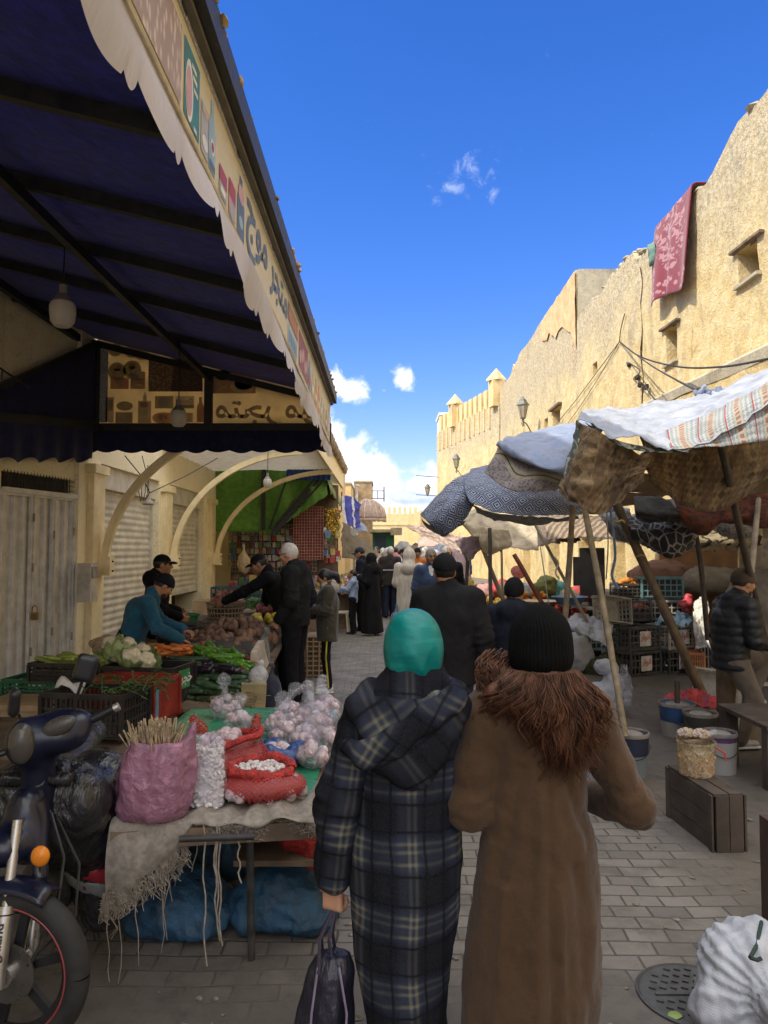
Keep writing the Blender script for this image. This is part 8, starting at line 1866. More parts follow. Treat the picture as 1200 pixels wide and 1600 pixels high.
 for i in range(-4, 5):
  for j in range(-4, 5):
   x, y = i*.042+(.021 if j % 2 else 0), j*.042
   if math.hypot(x, y) < .18 and abs(j) > 0: b.prism([c+Vector((x-.014, y, .004)), c+Vector((x+.008, y-.012, .004)), c+Vector((x+.014, y, .004)), c+Vector((x+.008, y+.012, .004))], (0, 0, .006))
 b.box(c+Vector((0, 0, .007)), (.30, .012, .006)); b.build('stud_pattern', MI, t, False)
 b = MB(); q = random.Random(44)
 for i in range(260):
  y = 2.7+q.random()**1.6*14; x = q.uniform(-1.4, 3.2)*(.5+y*.08); s = q.uniform(.006, .022); b.ball((x, y, .008), (s*q.uniform(.6, 1.6), s, .003), 5, Matrix.Rotation(q.uniform(0, 6), 3, 'Z'), .3, i)
 tag(b.build('litter', pm('litter_mix', (.16, .13, .09), .9, .6, 30, 0, col2=(.24, .22, .19))), 'small scraps of paper and leaves trodden into the street', 'litter', kind='stuff')
 b = MB(); c = onZ(1055, 1587, .012); b.ball(c, (.026, .022, .007), 9, Matrix.Rotation(.4, 3, 'Z'), .25, 3); tag(b.build('cabbage_leaf', pm('leaf_lime', (.22, .30, .08), .6, .2)), 'single pale green leaf lying on the manhole cover', 'leaf')
 def sack(label, c, r, seed, mat=MSK, amp=.03):
  S = SDF(.05); S.ell(c, r); S.ell(Vector(c)+Vector((r[0]*.4, 0, -r[2]*.3)), (r[0]*.7, r[1]*.8, r[2]*.65)); S.cut((0, 0, -1), -.004); return tag(sdf_obj(S, 'white_sack', mat, None, .016, amp, (9, 9, 9), seed), label, 'sack')
 c = onZ(906, 1054, 0); sack('rounded white sack stuffed full, beside the knitted hat', (c.x, c.y+.2, .27), (.22, .2, .29), 3)
 c = onZ(925, 1040, 0); cloth('crumpled_sacking', MSK, [[(885, 968, 9.9), (915, 962, 9.9), (950, 985, 9.7)], [(888, 985, 9.6), (915, 985, 9.5), (952, 1000, 9.5)], [(892, 990, 9.5), (925, 1000, 9.4), (948, 1012, 9.4)]], None, 'crumpled empty white sacking thrown over the stuffed sack', 'sacking', wr=.08, seed=5, frq=7)
 t = thing('white_sack', 'slumped white plastic sack tied at the neck, behind the light bamboo pole', 'sack', onZ(955, 1115, 0))
 c = onZ(955, 1115, 0); S = SDF(.04); S.ell((c.x-.05, c.y+.1, .16), (.21, .16, .16)); S.ell((c.x+.05, c.y+.1, .30), (.10, .09, .14)); S.ell((c.x-.02, c.y+.1, .47), (.13, .09, .09)); S.cut((0, 0, -1), -.004); sdf_obj(S, 'sack_body', MSK, t, .014, .035, (9, 9, 9), 8)
 S = SDF(.03); S.robe([(.08, c.x+.17, c.y+.02, .06, .05), (.3, c.x+.16, c.y+.02, .07, .05), (.5, c.x+.15, c.y+.02, .03, .03)], folds=[(5, .1, .1, 0)]); sdf_obj(S, 'loose_film', film('clear_film', (.8, .8, .84), .17), t, .014, .02, (14, 14, 9), 2)
 ST = 'stacked produce crates at the right'; CR_BLK = pm('crate_black_sunlit', (.075, .072, .068), .5, .4, 8, .2, 60)  # crate black lightened here: sunlight on the slats put into the colour
 TXT = '\uFEAD\uFE8D\uFEEE\uFEE7\uFE8D'
 def lab(t, W, D, Hh):
  M = ORG[t.name]; b = MB(); b.box(M @ Vector((0, -D/2-.011, Hh*.5)), (.20, .006, .20), M.to_3x3()); b.build('paper_label', pm('label_white', (.55, .52, .48), .7), t, False)
  V, F = text_geo(TXT, .11); w = V[:, 0].max(); b = MB(); b.add([tuple(M @ Vector((-.08+p[0]/w*.16, -D/2-.0155, Hh*.46+p[1]))) for p in V], F); b.build('label_script', pm('red_ink', (.42, .04, .03), .6), t, False)
 rz = R(28)
 for (px, py, d, mt, lb, sc, lbl) in ((992, 1052, 10.3, CR_BLK, 'black crate with a red script label, lower left of the front stack', 0, 1), (990, 1015, 10.3, CR_BLK, 'black crate with a red script label, upper left of the front stack', 0, 1), (1050, 1052, 10.5, CR_BLK, 'black crate with a red script label, lower right of the front stack', 0, 1), (1050, 1015, 10.5, CR_GREY, 'pale grey slotted crate on the right of the front stack, under the blue cloth', 0, 1)):
  c = P(px, py, d); c.z = 0 if py > 1040 else .335; t = crate('produce_crate', lb, c, (.56, .40, .33), rz, mt, None, ST, cols=7); lab(t, .56, .40, .33)
 for (px, z, d, mt, lb, dm, r2, inn) in ((978, .67, 11.0, CR_BLK, 'black crate of tomatoes in the second layer of the stack', (.62, .42, .30), R(-6), .5), (1030, .67, 11.1, CR_GREY, 'grey slotted crate in the second layer beside the tomatoes', (.56, .4, .30), R(-6), .8), (1028, .98, 11.3, CR_TEAL, 'teal crate on top of the stack', (.60, .42, .32), R(-4), .9), (950, .67, 11.0, CR_LIME, 'lime green crate end beside the tomatoes', (.16, .42, .30), R(-6), .8), (1086, .0, 10.6, CR_GREY, 'whitish slatted crate at the right end of the stack', (.3, .4, .62), R(-10), .9), (1082, .0, 10.2, pm('crate_orange', (.42, .15, .05), .5, .2), 'orange slatted crate end at the right of the stack', (.2, .3, .32), R(-12), .9), (985, .98, 11.4, CR_BLK, 'dark crate of oranges at the back of the stack', (.5, .4, .22), 0, .6), (928, .3, 10.6, CR_TEAL, 'dark teal crate behind the stuffed white sack', (.5, .4, .3), 0, .8)):
  c = P(px, 900, d); c.z = z; crate('produce_crate', lb, c, dm, r2, mt, inn, ST, cols=7)
 for (px, z, d, lb) in ((978, .36, 11.6, 'support crate under the tomato crate'), (1030, .36, 11.6, 'support crate under the grey crate'), (985, .0, 11.6, 'bottom support crate behind the front stack, left'), (1035, .0, 11.6, 'bottom support crate behind the front stack, right')):
  c = P(px, 900, d); c.z = z; crate('produce_crate', 'black '+lb, c, (.6, .42, .30), 0, CR_BLK, .9, ST, cols=6)
 t = crate('produce_crate', 'empty grey crate tipped on its side on top of the stack', P(945, 955, 10.4), (.5, .34, .26), R(20), CR_GREY, None, ST, cols=8); t.rotation_euler = (R(80), R(8), R(30))
 t = crate('produce_crate', 'grey slatted crate leaning on edge behind the thick bamboo pole', P(1108, 1085, 8.3), (.36, .5, .22), 0, CR_GREY, None, ST, cols=7); t.rotation_euler = (R(75), R(6), R(-20))
 c = P(978, 950, 11.0); S = MB(); S.ball((0, 0, 0), (.04, .04, .034), 9); tm = [proto_mesh('tomato', S, pm('tomato_pale', (.40, .13, .10), .25, .2, 6, 0, objvar=.25), 'pale red tomato in the black crate on the right', 'tomato', 'tomatoes in the right hand crate')]
 scatter(tm, 50, lambda i, r: (c.x+r.uniform(-.27, .27), c.y+r.uniform(-.18, .18), .86+r.uniform(-.02, .06)), rr, (.9, 1.15))
 S = MB(); S.ball((0, 0, 0), .045, 9); og = [proto_mesh('orange', S, pm('orange_skin', (.55, .20, .02), .4, .15, 20, .2, 90, objvar=.15), 'orange in the dark crate at the back of the stack', 'orange', 'oranges on the right stalls')]
 c2 = P(985, 905, 11.4); scatter(og, 26, lambda i, r: (c2.x+r.uniform(-.2, .2), c2.y+r.uniform(-.15, .15), 1.17+r.uniform(0, .08)), rr, (.95, 1.2))
 def heap(label, c, r, mat, seed, name='covered_heap', cat='heap', amp=.06): S = SDF(.06); S.ell(c, r); S.cut((0, 0, -1), -(c[2]-r[2]*.5)); tag(sdf_obj(S, name, mat, None, .03, amp, (4, 4, 4), seed), label, cat)
 heap('dusty pink cloth covered heap behind the teal crate', P(1040, 905, 12.2), (.62, .4, .32), pm('cloth_pink', (.26, .14, .10), .95, .2, 5, .4, 30), 2); heap('beige tarp covered heap behind the short dark pole', P(1110, 912, 12.0), (.75, .5, .28), pm('tarp_beige', (.28, .24, .18), .9, .2, 5, .4, 30), 4); heap('large sacking covered heap at the right edge', P(1215, 960, 9.6), (.7, .5, .75), pm('tarp_beige2', (.2, .17, .13), .9, .2, 5, .4, 30), 6)
 cloth('blue_cloth', pm('cloth_paleblue', (.24, .38, .48), .9, .25, 8, .4, 40), [[(1022, 978, 10.5), (1050, 970, 10.7), (1078, 968, 10.7)], [(1026, 984, 10.25), (1050, 980, 10.2), (1080, 982, 10.2)]], None, 'pale blue cloth thrown over the right crates', 'cloth', wr=.10, seed=3, frq=7)
 cloth('striped_cloth', pm('cloth_whitestripe', (.55, .53, .47), .9, .3, 30, .3, 40), [[(1086, 938, 10.4), (1098, 934, 10.3), (1108, 940, 10.2)], [(1084, 975, 10.2), (1096, 975, 10.15), (1107, 978, 10.1)], [(1090, 1014, 10.2), (1098, 1012, 10.1), (1106, 1012, 10.1)]], None, 'white rumpled cloth hanging down beside the seated man', 'cloth', wr=.06, seed=5, frq=9)
 S = SDF(.03); q = random.Random(1)
 for i in range(12): S.ell(P(1072, 945, 10.5)+Vector((q.gauss(0, .08), q.gauss(0, .05), q.gauss(0, .05))), (.06, .05, .04))
 tag(sdf_obj(S, 'red_plastic', pm('red_film', (.42, .05, .06), .35, .25, 9, .5, 40), None, .014, .02, (20, 20, 20), 3), 'crumpled red plastic on the right crates', 'plastic')
 cloth('red_plastic_sheet', pm('red_film', (.42, .05, .06)), [[(1036, 1088, 7.4), (1075, 1082, 7.5), (1128, 1090, 7.4)], [(1038, 1096, 7.2), (1080, 1100, 7.2), (1128, 1112, 7.1)]], None, 'red plastic sheet lying on the ground behind the paint buckets', 'plastic', wr=.05, seed=7, frq=8)
 heap('wilted green leaves heaped between the sacks and the crates', onZ(948, 1046, .05), (.3, .25, .22), pm('wilted_leaves', (.045, .05, .02), .8, .5, 12, .8, 30, .02), 9, 'leaf_heap', 'leaves', .1)
 M_TB = pm('stall_dark', (.05, .042, .035), .8, .4)
 def stall(label, x0, x1, y0, y1, z): b = MB(); b.bx((x0, y0, z-.05), (x1, y1, z)); b.bx((x0+.05, y0+.05, .05), (x1-.05, y1-.05, z-.05)); tag(b.build('market_table', M_TB, smooth=False), label, 'table')
 stall('low dark market table under the pile of oranges', 2.0, 3.4, 11.4, 12.6, .78); stall('low dark market table with red goods before the striped awning', 2.45, 3.05, 10.8, 11.4, .72); stall('far dark market table in the sun on the right', 1.9, 4.0, 15.0, 17.5, .8); stall('dark table along the shop openings', 3.9, 5.2, 12.5, 18, .8)
 YL = pm('fruit_yellow', (.58, .40, .05), .4, .2, 20, .2, 80, objvar=.2); S = MB(); S.ball((0, 0, 0), (.05, .04, .04), 8); ye = [proto_mesh('yellow_fruit', S, YL, 'yellow fruit on the dark table ahead of the navy hooded youth', 'fruit', 'yellow fruits on the right stall')]
 cy = P(780, 945, 12.0); scatter(ye, 46, lambda i, r: (cy.x+r.uniform(-.4, .35), cy.y+r.uniform(-.3, .3), .82+r.uniform(0, .10)), rr)
 co = P(828, 942, 12.0); scatter(og, 34, lambda i, r: (co.x+r.uniform(-.25, .25), co.y+r.uniform(-.25, .25), .82+r.uniform(0, .18)), rr, (.9, 1.1), None, 'orange in the pile beside the yellow fruits')
 cr = P(885, 952, 11.1); scatter(tt2 := [proto_mesh('red_fruit', (lambda m: (m.ball((0, 0, 0), .04, 8), m)[1])(MB()), M_TOM, 'red fruit on the table before the striped awning', 'fruit', 'red fruits on the right stall')], 40, lambda i, r: (cr.x+r.uniform(-.25, .25), cr.y+r.uniform(-.25, .25), .75+r.uniform(0, .1)), rr)
 c = P(890, 938, 11.0); b = MB(); b.lathe([(.16, -.06), (.25, .05), (.27, .055), (.24, .045), (.14, -.05), (0, -.05)], c, 24); tag(b.build('plastic_bowl', pm('bowl_blue', (.10, .24, .42), .4, .15)), 'pale blue plastic bowl on the table before the dark shop', 'bowl')
 c = P(845, 942, 11.5); b = MB(); b.lathe([(.2, -.05), (.3, .03), (.32, .035), (.28, .03), (.15, -.03), (0, -.03)], c, 24); tag(b.build('plastic_bowl', pm('bowl_cream', (.55, .42, .25), .5, .15)), 'shallow cream bowl beside the pile of oranges', 'bowl')
 t = thing('table_railing', 'black metal railing at the front of the fruit table', 'railing', P(778, 975, 11.2)); b = MB()
 for z in (.55, .85): b.tube([Vector((1.55, 11.3, z)), Vector((2.1, 11.3, z))], .014, 6)
 for k in range(4): b.tube([Vector((1.56+k*.175, 11.3, 0)), Vector((1.56+k*.175, 11.3, .86))], .012, 6)
 b.build('rail_frame', M_IRON, t)
 cols = [('crimson', (.36, .05, .05)), ('olive', (.16, .17, .05)), ('teal', (.12, .32, .30)), ('white', (.55, .54, .50)), ('tan', (.36, .26, .16)), ('grey', (.2, .2, .2)), ('pink', (.42, .22, .20)), ('yellow', (.5, .4, .1)), ('brown', (.14, .09, .06)), ('cream', (.5, .44, .33))]
 q = random.Random(17)
 for i in range(34):
  nm, cl = cols[i % 10]; px, py, d = q.uniform(715, 930), q.uniform(905, 952), q.uniform(12.5, 17); c = P(px, py, d)
  S = SDF(.04); S.ell(c, (q.uniform(.10, .22), .15, q.uniform(.06, .13))); S.ell(c+Vector((q.uniform(-.15, .15), 0, -.1)), (.2, .2, .14))
  tag(sdf_obj(S, 'goods_bundle', pm('bundle_'+nm, cl, .8, .3, 9, .4, 40), None, .03, .05, (9, 9, 9), i), f'{nm} bundle of goods piled on the sunny right stalls, '+['lowest', 'near the posts', 'beside the fruit', 'farther back'][i//10], 'bundle', 'bundles of goods on the right stalls')
 for (px0, px1, py0, py1, d, lb) in ((905, 945, 856, 930, 13.4, 'black poster board leaning in the dark shop opening'), (895, 920, 870, 915, 13.0, 'smaller black board before the poster board')):
  b = MB(); a, c = P(px0, py0, d), P(px1, py1, d); b.bx((a.x, d-.03, c.z), (c.x, d, a.z)); tag(b.build('black_board', pm('board_black', (.012, .012, .013), .5), smooth=False), lb, 'board')
 b = MB(); c = P(1120, 840, 12.4); b.bx((4.6, 12.3, 0), (5.9, 12.36, 2.4)); tag(b.build('partition', pm('warm_plaster', (.46, .26, .12), .9, .25, 3, .4, 40), smooth=False), 'warm brown plaster partition under the awnings', 'wall')
 b = MB(); c = P(810, 895, 13); b.lathe([(.0, -.02), (.12, -.02), (.14, .03), (.0, .05)], c, 20, Matrix.Rotation(R(50), 3, 'X')); tag(b.build('sieve', pm('red_print', (.30, .05, .03), .6, .6, 30)), 'round red patterned tray propped behind the fruit table', 'tray')
 def lantern(label, c, s, wall_pt):
  t = thing('wall_lantern', label, 'lantern', c); MG = pm('lantern_metal', (.13, .135, .115), .5, .3); b = MB()
  b.lathe([(.10, -.36), (.20, .10)], (0, 0, 0), 4) if False else None
  for k in range(4):
   a = math.pi/4+k*math.pi/2; b.beam(c+Vector((.11*math.cos(a), .11*math.sin(a), -.30))*s, c+Vector((.21*math.cos(a), .21*math.sin(a), .16))*s, .022*s)
  b.lathe([(.12*s, -.33*s), (.12*s, -.29*s), (.0, -.29*s)], c, 4, Matrix.Rotation(math.pi/4, 3, 'Z')); b.lathe([(.24*s, .15*s), (.24*s, .18*s), (.15*s, .30*s), (.13*s, .36*s), (.05*s, .42*s), (.0, .50*s)], c, 4); b.lathe([(.0, -.42*s), (.03*s, -.40*s), (.05*s, -.33*s)], c, 10); b.build('lantern_frame', MG, t, False)
  b = MB(); b.lathe([(.105*s, -.29*s), (.195*s, .15*s)], c, 4); b.build('lantern_glass', pm('lantern_glass', (.50, .45, .33), .25, .1, 6, 0, transl=.4), t, False)
  if wall_pt is not None:
   b = MB(); w = Vector(wall_pt); f = c+Vector((0, 0, -.42*s)); b.tube([Vector(p) for p in spline([f, f+(w-f)*.3+Vector((0, 0, .02)), f+(w-f)*.7+Vector((0, 0, -.12*s)), w], 14)], .022*s, 6)
   sp = [f+Vector((0, 0, -.12*s))+(w-f).normalized()*(.12*s*(1-k/22)*math.cos(k*.5)-.02)+Vector((0, 0, .12*s*(1-k/22)*math.sin(k*.5))) for k in range(18)]; b.tube(sp, .016*s, 5)
   sp = [f+(w-f)*.55+Vector((0, 0, -.22*s))+(w-f).normalized()*(.10*s*(1-k/22)*math.cos(k*.5))+Vector((0, 0, .10*s*(1-k/22)*math.sin(k*.5))) for k in range(18)]; b.tube(sp, .014*s, 5); b.build('scroll_bracket', MG, t)
  return t
 c = P(817, 640, 30.2); lantern('nearest wall lantern on a scroll bracket above the blue grey awning', c, 1.15, (6.48, 31.2, c.z-.85))
 c = P(713, 722, 44.5); lantern('middle wall lantern on a scroll bracket by the crenellated wall', c, 1.1, (5.15, 46.0, c.z-.95))
 c = P(668, 766, 50.5); t = lantern('farthest lantern hanging between two thin bars at the wall\'s end', c, 1.0, None); b = MB(); w = 3.9
 for py in (743, 773): a = P(650, py, 50.6); b.tube([a, Vector((w, 51.8, a.z))], .025, 6)
 b.build('support_bar', M_IRON, t)
 def cable(label, pts, r=.012):
  b = MB(); b.tube([Vector(p) for p in spline(pts, 26)], r, 5); tag(b.build('electric_cable', pm('cable_black', (.015, .015, .015))), label, 'cable')
 W = lambda px, py, o=.06: onX(px, py, XW-o); K0 = W(968, 534)
 cable('thick cable running from the wall hook out to the right edge', [K0, P(1000, 557, 16.5), P(1060, 573, 14), P(1130, 573, 11.5), P(1215, 558, 9)], .018)
 cable('cable from the wall hook down to the knot on the nearest awning', [K0, P(1010, 566, 13), P(1050, 590, 9.5), P(1092, 612, 6.6)], .012)
 cable('cable sloping from the wall hook down behind the second awning', [K0, W(930, 585), W(900, 625), W(870, 662)]); cable('second cable sloping beside it towards the wall window', [K0, W(940, 582), W(915, 622), W(885, 665)], .010); cable('short cable running up the wall from the hook', [K0, W(970, 515), W(976, 490)], .014)
 cable('tangled cable with hanging loops on the wall', [W(985, 568), P(1000, 580, 16), W(990, 592), W(1005, 600), P(1018, 618, 15), P(1040, 640, 12)], .014)
 b = MB(); q = random.Random(6)
 for (px, py) in ((982, 570), (996, 590), (1000, 602), (1010, 605)): c = W(px, py, .1); b.ball(c, (.06, .10, .07), 7, jit=.3, seed=px)
 tag(b.build('junction_boxes', M_IRON), 'small black junction boxes on the tangled wall cable', 'junction box')
 g = G('red_blanket'); uv = g.co('UV'); x, y, z = g.sep(uv); v = g.co(); n = g.noise(uv, 7.5, 3, .5, 1.2); n2 = g.vor(uv, 9, 'F1')
 cx_, cy_ = .62, .95; dx = g.math('SUBTRACT', x, cx_); dy = g.math('SUBTRACT', y, cy_); rad = g.math('SQRT', g.math('ADD', g.math('MULTIPLY', g.math('MULTIPLY', dx, dx), 3.2), g.math('MULTIPLY', dy, dy)))
 med = g.math('MULTIPLY', g.math('LESS_THAN', rad, .80), g.ramp(n, .49, .54)); bd = g.math('MULTIPLY', g.math('LESS_THAN', g.math('ABSOLUTE', g.math('SUBTRACT', y, 2.02)), .16), g.ramp(n2, .46, .40))
 bd2 = g.math('MULTIPLY', g.math('LESS_THAN', g.math('ABSOLUTE', g.math('SUBTRACT', x, 1.18)), .10), g.ramp(n2, .46, .40)); k = g.math('MAXIMUM', med, g.math('MAXIMUM', bd, bd2))
 MBL = g.done(g.mix(k, (.16, .012, .026), (.32, .15, .16)), .95, g.bump(g.noise(v, 90, 3), .4, .008), sheen=.3)
 y0, y1 = sy(1103), sy(1041); zt = onX(1072, 340, XW).z; nu, nv = 30, 40; pts = np.zeros((nv, nu, 3)); uvs = np.zeros((nv, nu, 2))
 zb1, zb0 = onX(1103, 418, XW-.25).z, onX(1042, 455, XW-.25).z
 for j in range(nv):
  for i in range(nu):
   u = i/(nu-1); t_ = j/(nv-1); y = y0+(y1-y0)*u; zb = zb1+(zb0-zb1)*u - .05*math.sin(u*7); top = 9.17+.1*math.sin(y*1.2)*0+.02
   wob = .05*math.sin(u*15+2)*t_+.04*math.sin(u*7+1)*t_ + .07*math.exp(-((u-.45)/.06)**2)*t_
   if t_ < .12: p = (XW+.35-.45*t_/.12, y, top+.12)
   else: q_ = (t_-.12)/.88; p = (XW-.10-.16*q_**.7-wob, y+.03*math.sin(q_*5)*(u-.5), top+.10+(zb-top-.10)*q_)
   pts[j, i] = p; uvs[j, i] = (u*1.35, t_*2.25)
 b = MB(); b.grid(pts, uvs); tag(b.build('blanket', MBL, None, True, 180, solid=.015), 'dark red blanket with a pale pink flower pattern hung over the fortress wall', 'blanket')
 cloth('green_garment', pm('garment_green', (.10, .17, .13), .9, .25, 8, .4, 30), [[(1012, 384, 17.2), (1021, 378, 17.0), (1030, 372, 16.8)], [(1013, 396, 17.0), (1021, 398, 16.8), (1027, 392, 16.7)], [(1013, 416, 17.0), (1018, 417, 16.9), (1022, 414, 16.8)]], None, 'green garment drying on the fortress wall beside the red blanket', 'garment', wr=.06, seed=3, nu=14, nv=12)
right_goods()
# ================================================================== shops and stalls further along on the left
def green_shop():
 d = 17.4; th = thing('green_awning', 'green canvas shop awning with dark folding arms and a pale scalloped edge', 'awning', (-2.6, d, 2.1))
 MG = cloth_m('canvas_green', (.27, .54, .12), .2, .7, transl=.5); MGP = cloth_m('canvas_palegreen', (.34, .44, .17), .2, .7, transl=.3)
 def q(px, py, dd=d): return P(px, py, dd)
 A = surf([[tuple(q(333, 733)), tuple(q(372, 733)), tuple(q(412, 734))], [tuple(q(333, 785, d+.1)), tuple(q(372, 786, d+.12)), tuple(q(412, 784, d+.1))], [tuple(q(333, 830)), tuple(q(372, 831)), tuple(q(412, 830))]], 14, 16); b = MB(); b.grid(A); b.build('side_panel', MG, th, True, 180, solid=.01)
 n = 40; top, bot = [], []
 for i in range(n+1):
  t = i/n; a = q(413+(507-413)*t, 734+6*t); px = 413+(512-413)*t; py = 836-(836-772)*t**1.05 + 2.2*abs(math.sin(t*math.pi*7)); top.append(a); bot.append(q(px, py))
 mid = [(top[i]+bot[i])/2+Vector((0, .12*math.sin(i*.35), 0)) for i in range(n+1)]; b = MB(); b.grid(np.array([[tuple(p) for p in top], [tuple(p) for p in mid], [tuple(p) for p in bot]])); b.build('fan_panel', MG, th, True, 180, solid=.01)
 for (x0, y0, x1, y1, r) in ((412, 733, 411, 828, .045), (452, 736, 421, 826, .02), (497, 742, 424, 828, .028), (503, 744, 428, 830, .03), (508, 748, 430, 832, .025)):
  b = MB(); b.beam(q(x0, y0, d-.08), q(x1, y1, d-.08), r*2, r*2); b.build('folding_arm', M_BLACK, th, False)
 b = MB(); b.grid(surf([[(-3.9, d, 3.62), (-2.6, d, 3.58), (-1.4, d, 3.52)], [(-3.9, 19.5, 3.6), (-2.6, 19.5, 3.52), (-1.4, 19.5, 3.46)], [(-3.9, 21.5, 3.6), (-2.6, 21.5, 3.5), (-1.4, 21.5, 3.42)]], 12, 10)); b.build('roof_sheet', MG, th, True, 180, solid=.01)
 pts = []
 for i in range(120):
  y = d+4.4*i/119; s = .07*abs(math.sin(y*math.pi/.36)); z0 = 3.52-.022*(y-d); pts.append([(-1.40, y, z0), (-1.30+.02*math.sin(y*5), y, z0-.25), (-1.27+.03*math.sin(y*7), y, z0-.40-s)])
 b = MB(); b.grid(np.array(pts)); b.build('scalloped_edge', MGP, th, True, 180, solid=.006)
 t = thing('display_rack', 'wire display rack full of small packets under the green awning', 'rack', (-3.0, 19.2, 0)); b = MB(); z0, z1 = 1.15, 2.35
 for k in range(26): x = -4.0+k*.09; b.tube([(x, 19.0, z0), (x, 19.0, z1)], .006, 4)
 for k in range(14): z = z0+k*.092; b.tube([(-4.0, 19.0, z), (-1.75, 19.0, z)], .006, 4)
 b.build('wire_grid', pm('wire_white', (.5, .48, .44), .5), t)
 b = MB(); b.bx((-4.0, 19.25, 0), (-1.2, 19.35, 3.4)); b.build('back_board', pm('shop_back', (.16, .115, .075), .85, .4), t, False)
 q_ = random.Random(3); inks = [('white', (.55, .52, .46)), ('red', (.40, .05, .05)), ('cream', (.52, .45, .30)), ('green', (.12, .25, .10)), ('pink', (.45, .25, .25)), ('brown', (.2, .11, .06)), ('yellow', (.5, .4, .12)), ('blue', (.12, .2, .32)), ('grey', (.32, .31, .3))]
 for i in range(120):
  nm, c = inks[q_.choice([0, 0, 0, 2, 2, 1, 3, 4, 5, 6, 7, 8])]; col, row = i % 20, i // 20
  x = -3.95+col*.112+q_.uniform(-.015, .015); z = 2.16-row*.165+q_.uniform(-.02, .02); w, h = q_.uniform(.07, .105), q_.uniform(.11, .155)
  if x > -1.85: continue
  b = MB(); b.box((x, 18.95-.02*(i % 3), z), (w, .03, h), (q_.uniform(-.06, .06), 0, q_.uniform(-.08, .08))); b.box((x, 18.93-.02*(i % 3), z+h*.32), (w*.8, .004, h*.14)); tag(b.build('packet', pm('packet_'+nm, c, .45, .3, 14, .1, 40), smooth=False), f'small {nm} packet hanging in the {["top", "second", "third", "fourth", "fifth", "bottom"][row]} row of the display rack', 'packet', 'packets on the display rack')
 t = thing('red_rack', 'red panel behind a square wire mesh beside the green awning', 'rack', (-2.0, 18.6, 1.1)); a, c = P(459, 792, 18.6), P(505, 874, 18.6); b = MB(); b.bx((a.x, 18.65, c.z), (c.x, 18.7, a.z)); b.build('panel', pm('panel_red', (.30, .055, .035), .7, .45, 14, .3, 40), t, False); b = MB()
 for k in range(12): x = a.x+(c.x-a.x)*k/11; b.tube([(x, 18.6, c.z), (x, 18.6, a.z)], .008, 4)
 for k in range(19): z = c.z+(a.z-c.z)*k/18; b.tube([(a.x, 18.6, z), (c.x, 18.6, z)], .008, 4)
 b.build('wire_mesh', pm('wire_pink', (.48, .30, .25), .5), t)
 b = MB()
 for i in range(260): c = P(519+q_.gauss(0, 4.5), q_.uniform(795, 835), 18.3); b.ball(c, (.035, .02, .05), 5, Euler((q_.uniform(0, 3), q_.uniform(0, 3), 0)).to_matrix())
 tag(b.build('gold_tinsel', pm('tinsel_gold', (.50, .33, .06), .25, .5, 40, 0, metal=.7)), 'bunch of gold tinsel hanging at the corner of the green awning', 'tinsel', kind='stuff')
 for i in range(44):
  nm, c = inks[q_.randrange(9)]; px, py = 507+24*q_.random(), 800+78*q_.random(); w = P(px, py, 18.0+q_.uniform(0, 1.2)); b = MB(); b.box(w, (q_.uniform(.06, .14), .05, q_.uniform(.08, .2)), (0, 0, q_.uniform(-.4, .4))); tag(b.build('hanging_toy', pm('packet_'+nm, c), smooth=False), f'small {nm} blister pack hanging at the shop corner below the gold tinsel', 'toy', 'blister packs at the shop corner')
 b = MB(); b.bx((-3.7, 16.9, 0), (-1.6, 18.2, .78)); tag(b.build('shop_counter', pm('counter_wood', (.15, .10, .06), .7, .3), smooth=False), 'wooden shop counter below the display rack', 'counter')
 for i in range(46):
  nm, c = inks[q_.randrange(9)]; w = Vector((q_.uniform(-3.6, -1.7), q_.uniform(17.0, 18.1), .78)); h = q_.uniform(.12, .34); b = MB(); b.bx((w.x-q_.uniform(.04, .1), w.y-.06, .78), (w.x+q_.uniform(.04, .1), w.y+.06, .78+h)); b.bx((w.x-.03, w.y-.064, .78+h*.3), (w.x+.03, w.y-.06, .78+h*.7)); tag(b.build('goods_box', pm('packet_'+nm, c), smooth=False), f'{nm} goods box standing on the shop counter', 'box', 'goods boxes on the shop counter')
 for (x, lab) in ((-3.35, 'teal crate of dark bottles before the shop counter, nearer the wall'), (-2.75, 'teal crate of dark bottles before the shop counter, nearer the street')):
  t = crate('bottle_crate', lab, (x, 15.6, .55), (.5, .4, .38), 0, pm('crate_darkteal', (.03, .09, .11), .5, .3), .6, None, cols=6)
  b = MB(); b.bx((x-.28, 15.35, 0), (x+.28, 15.85, .54)); tag(b.build('stand_box', M_WOOD, smooth=False), 'wooden stand under the '+lab.replace('before the shop counter, ', ''), 'stand')
 b = MB(); c = P(292, 1000, 1)
 S = SDF(.05); c = P(381, 880, 16.2); S.ell(c, (.14, .12, .24)); S.cap(c+Vector((0, 0, .2)), c+Vector((0, 0, .4)), .05, .03); tag(sdf_obj(S, 'bread_bag', pm('bag_tan', (.48, .36, .2), .4, .2, 12, .5, 30, transl=.2), None, .02, .03), 'tan plastic bag hanging in front of the shop', 'bag')
green_shop()
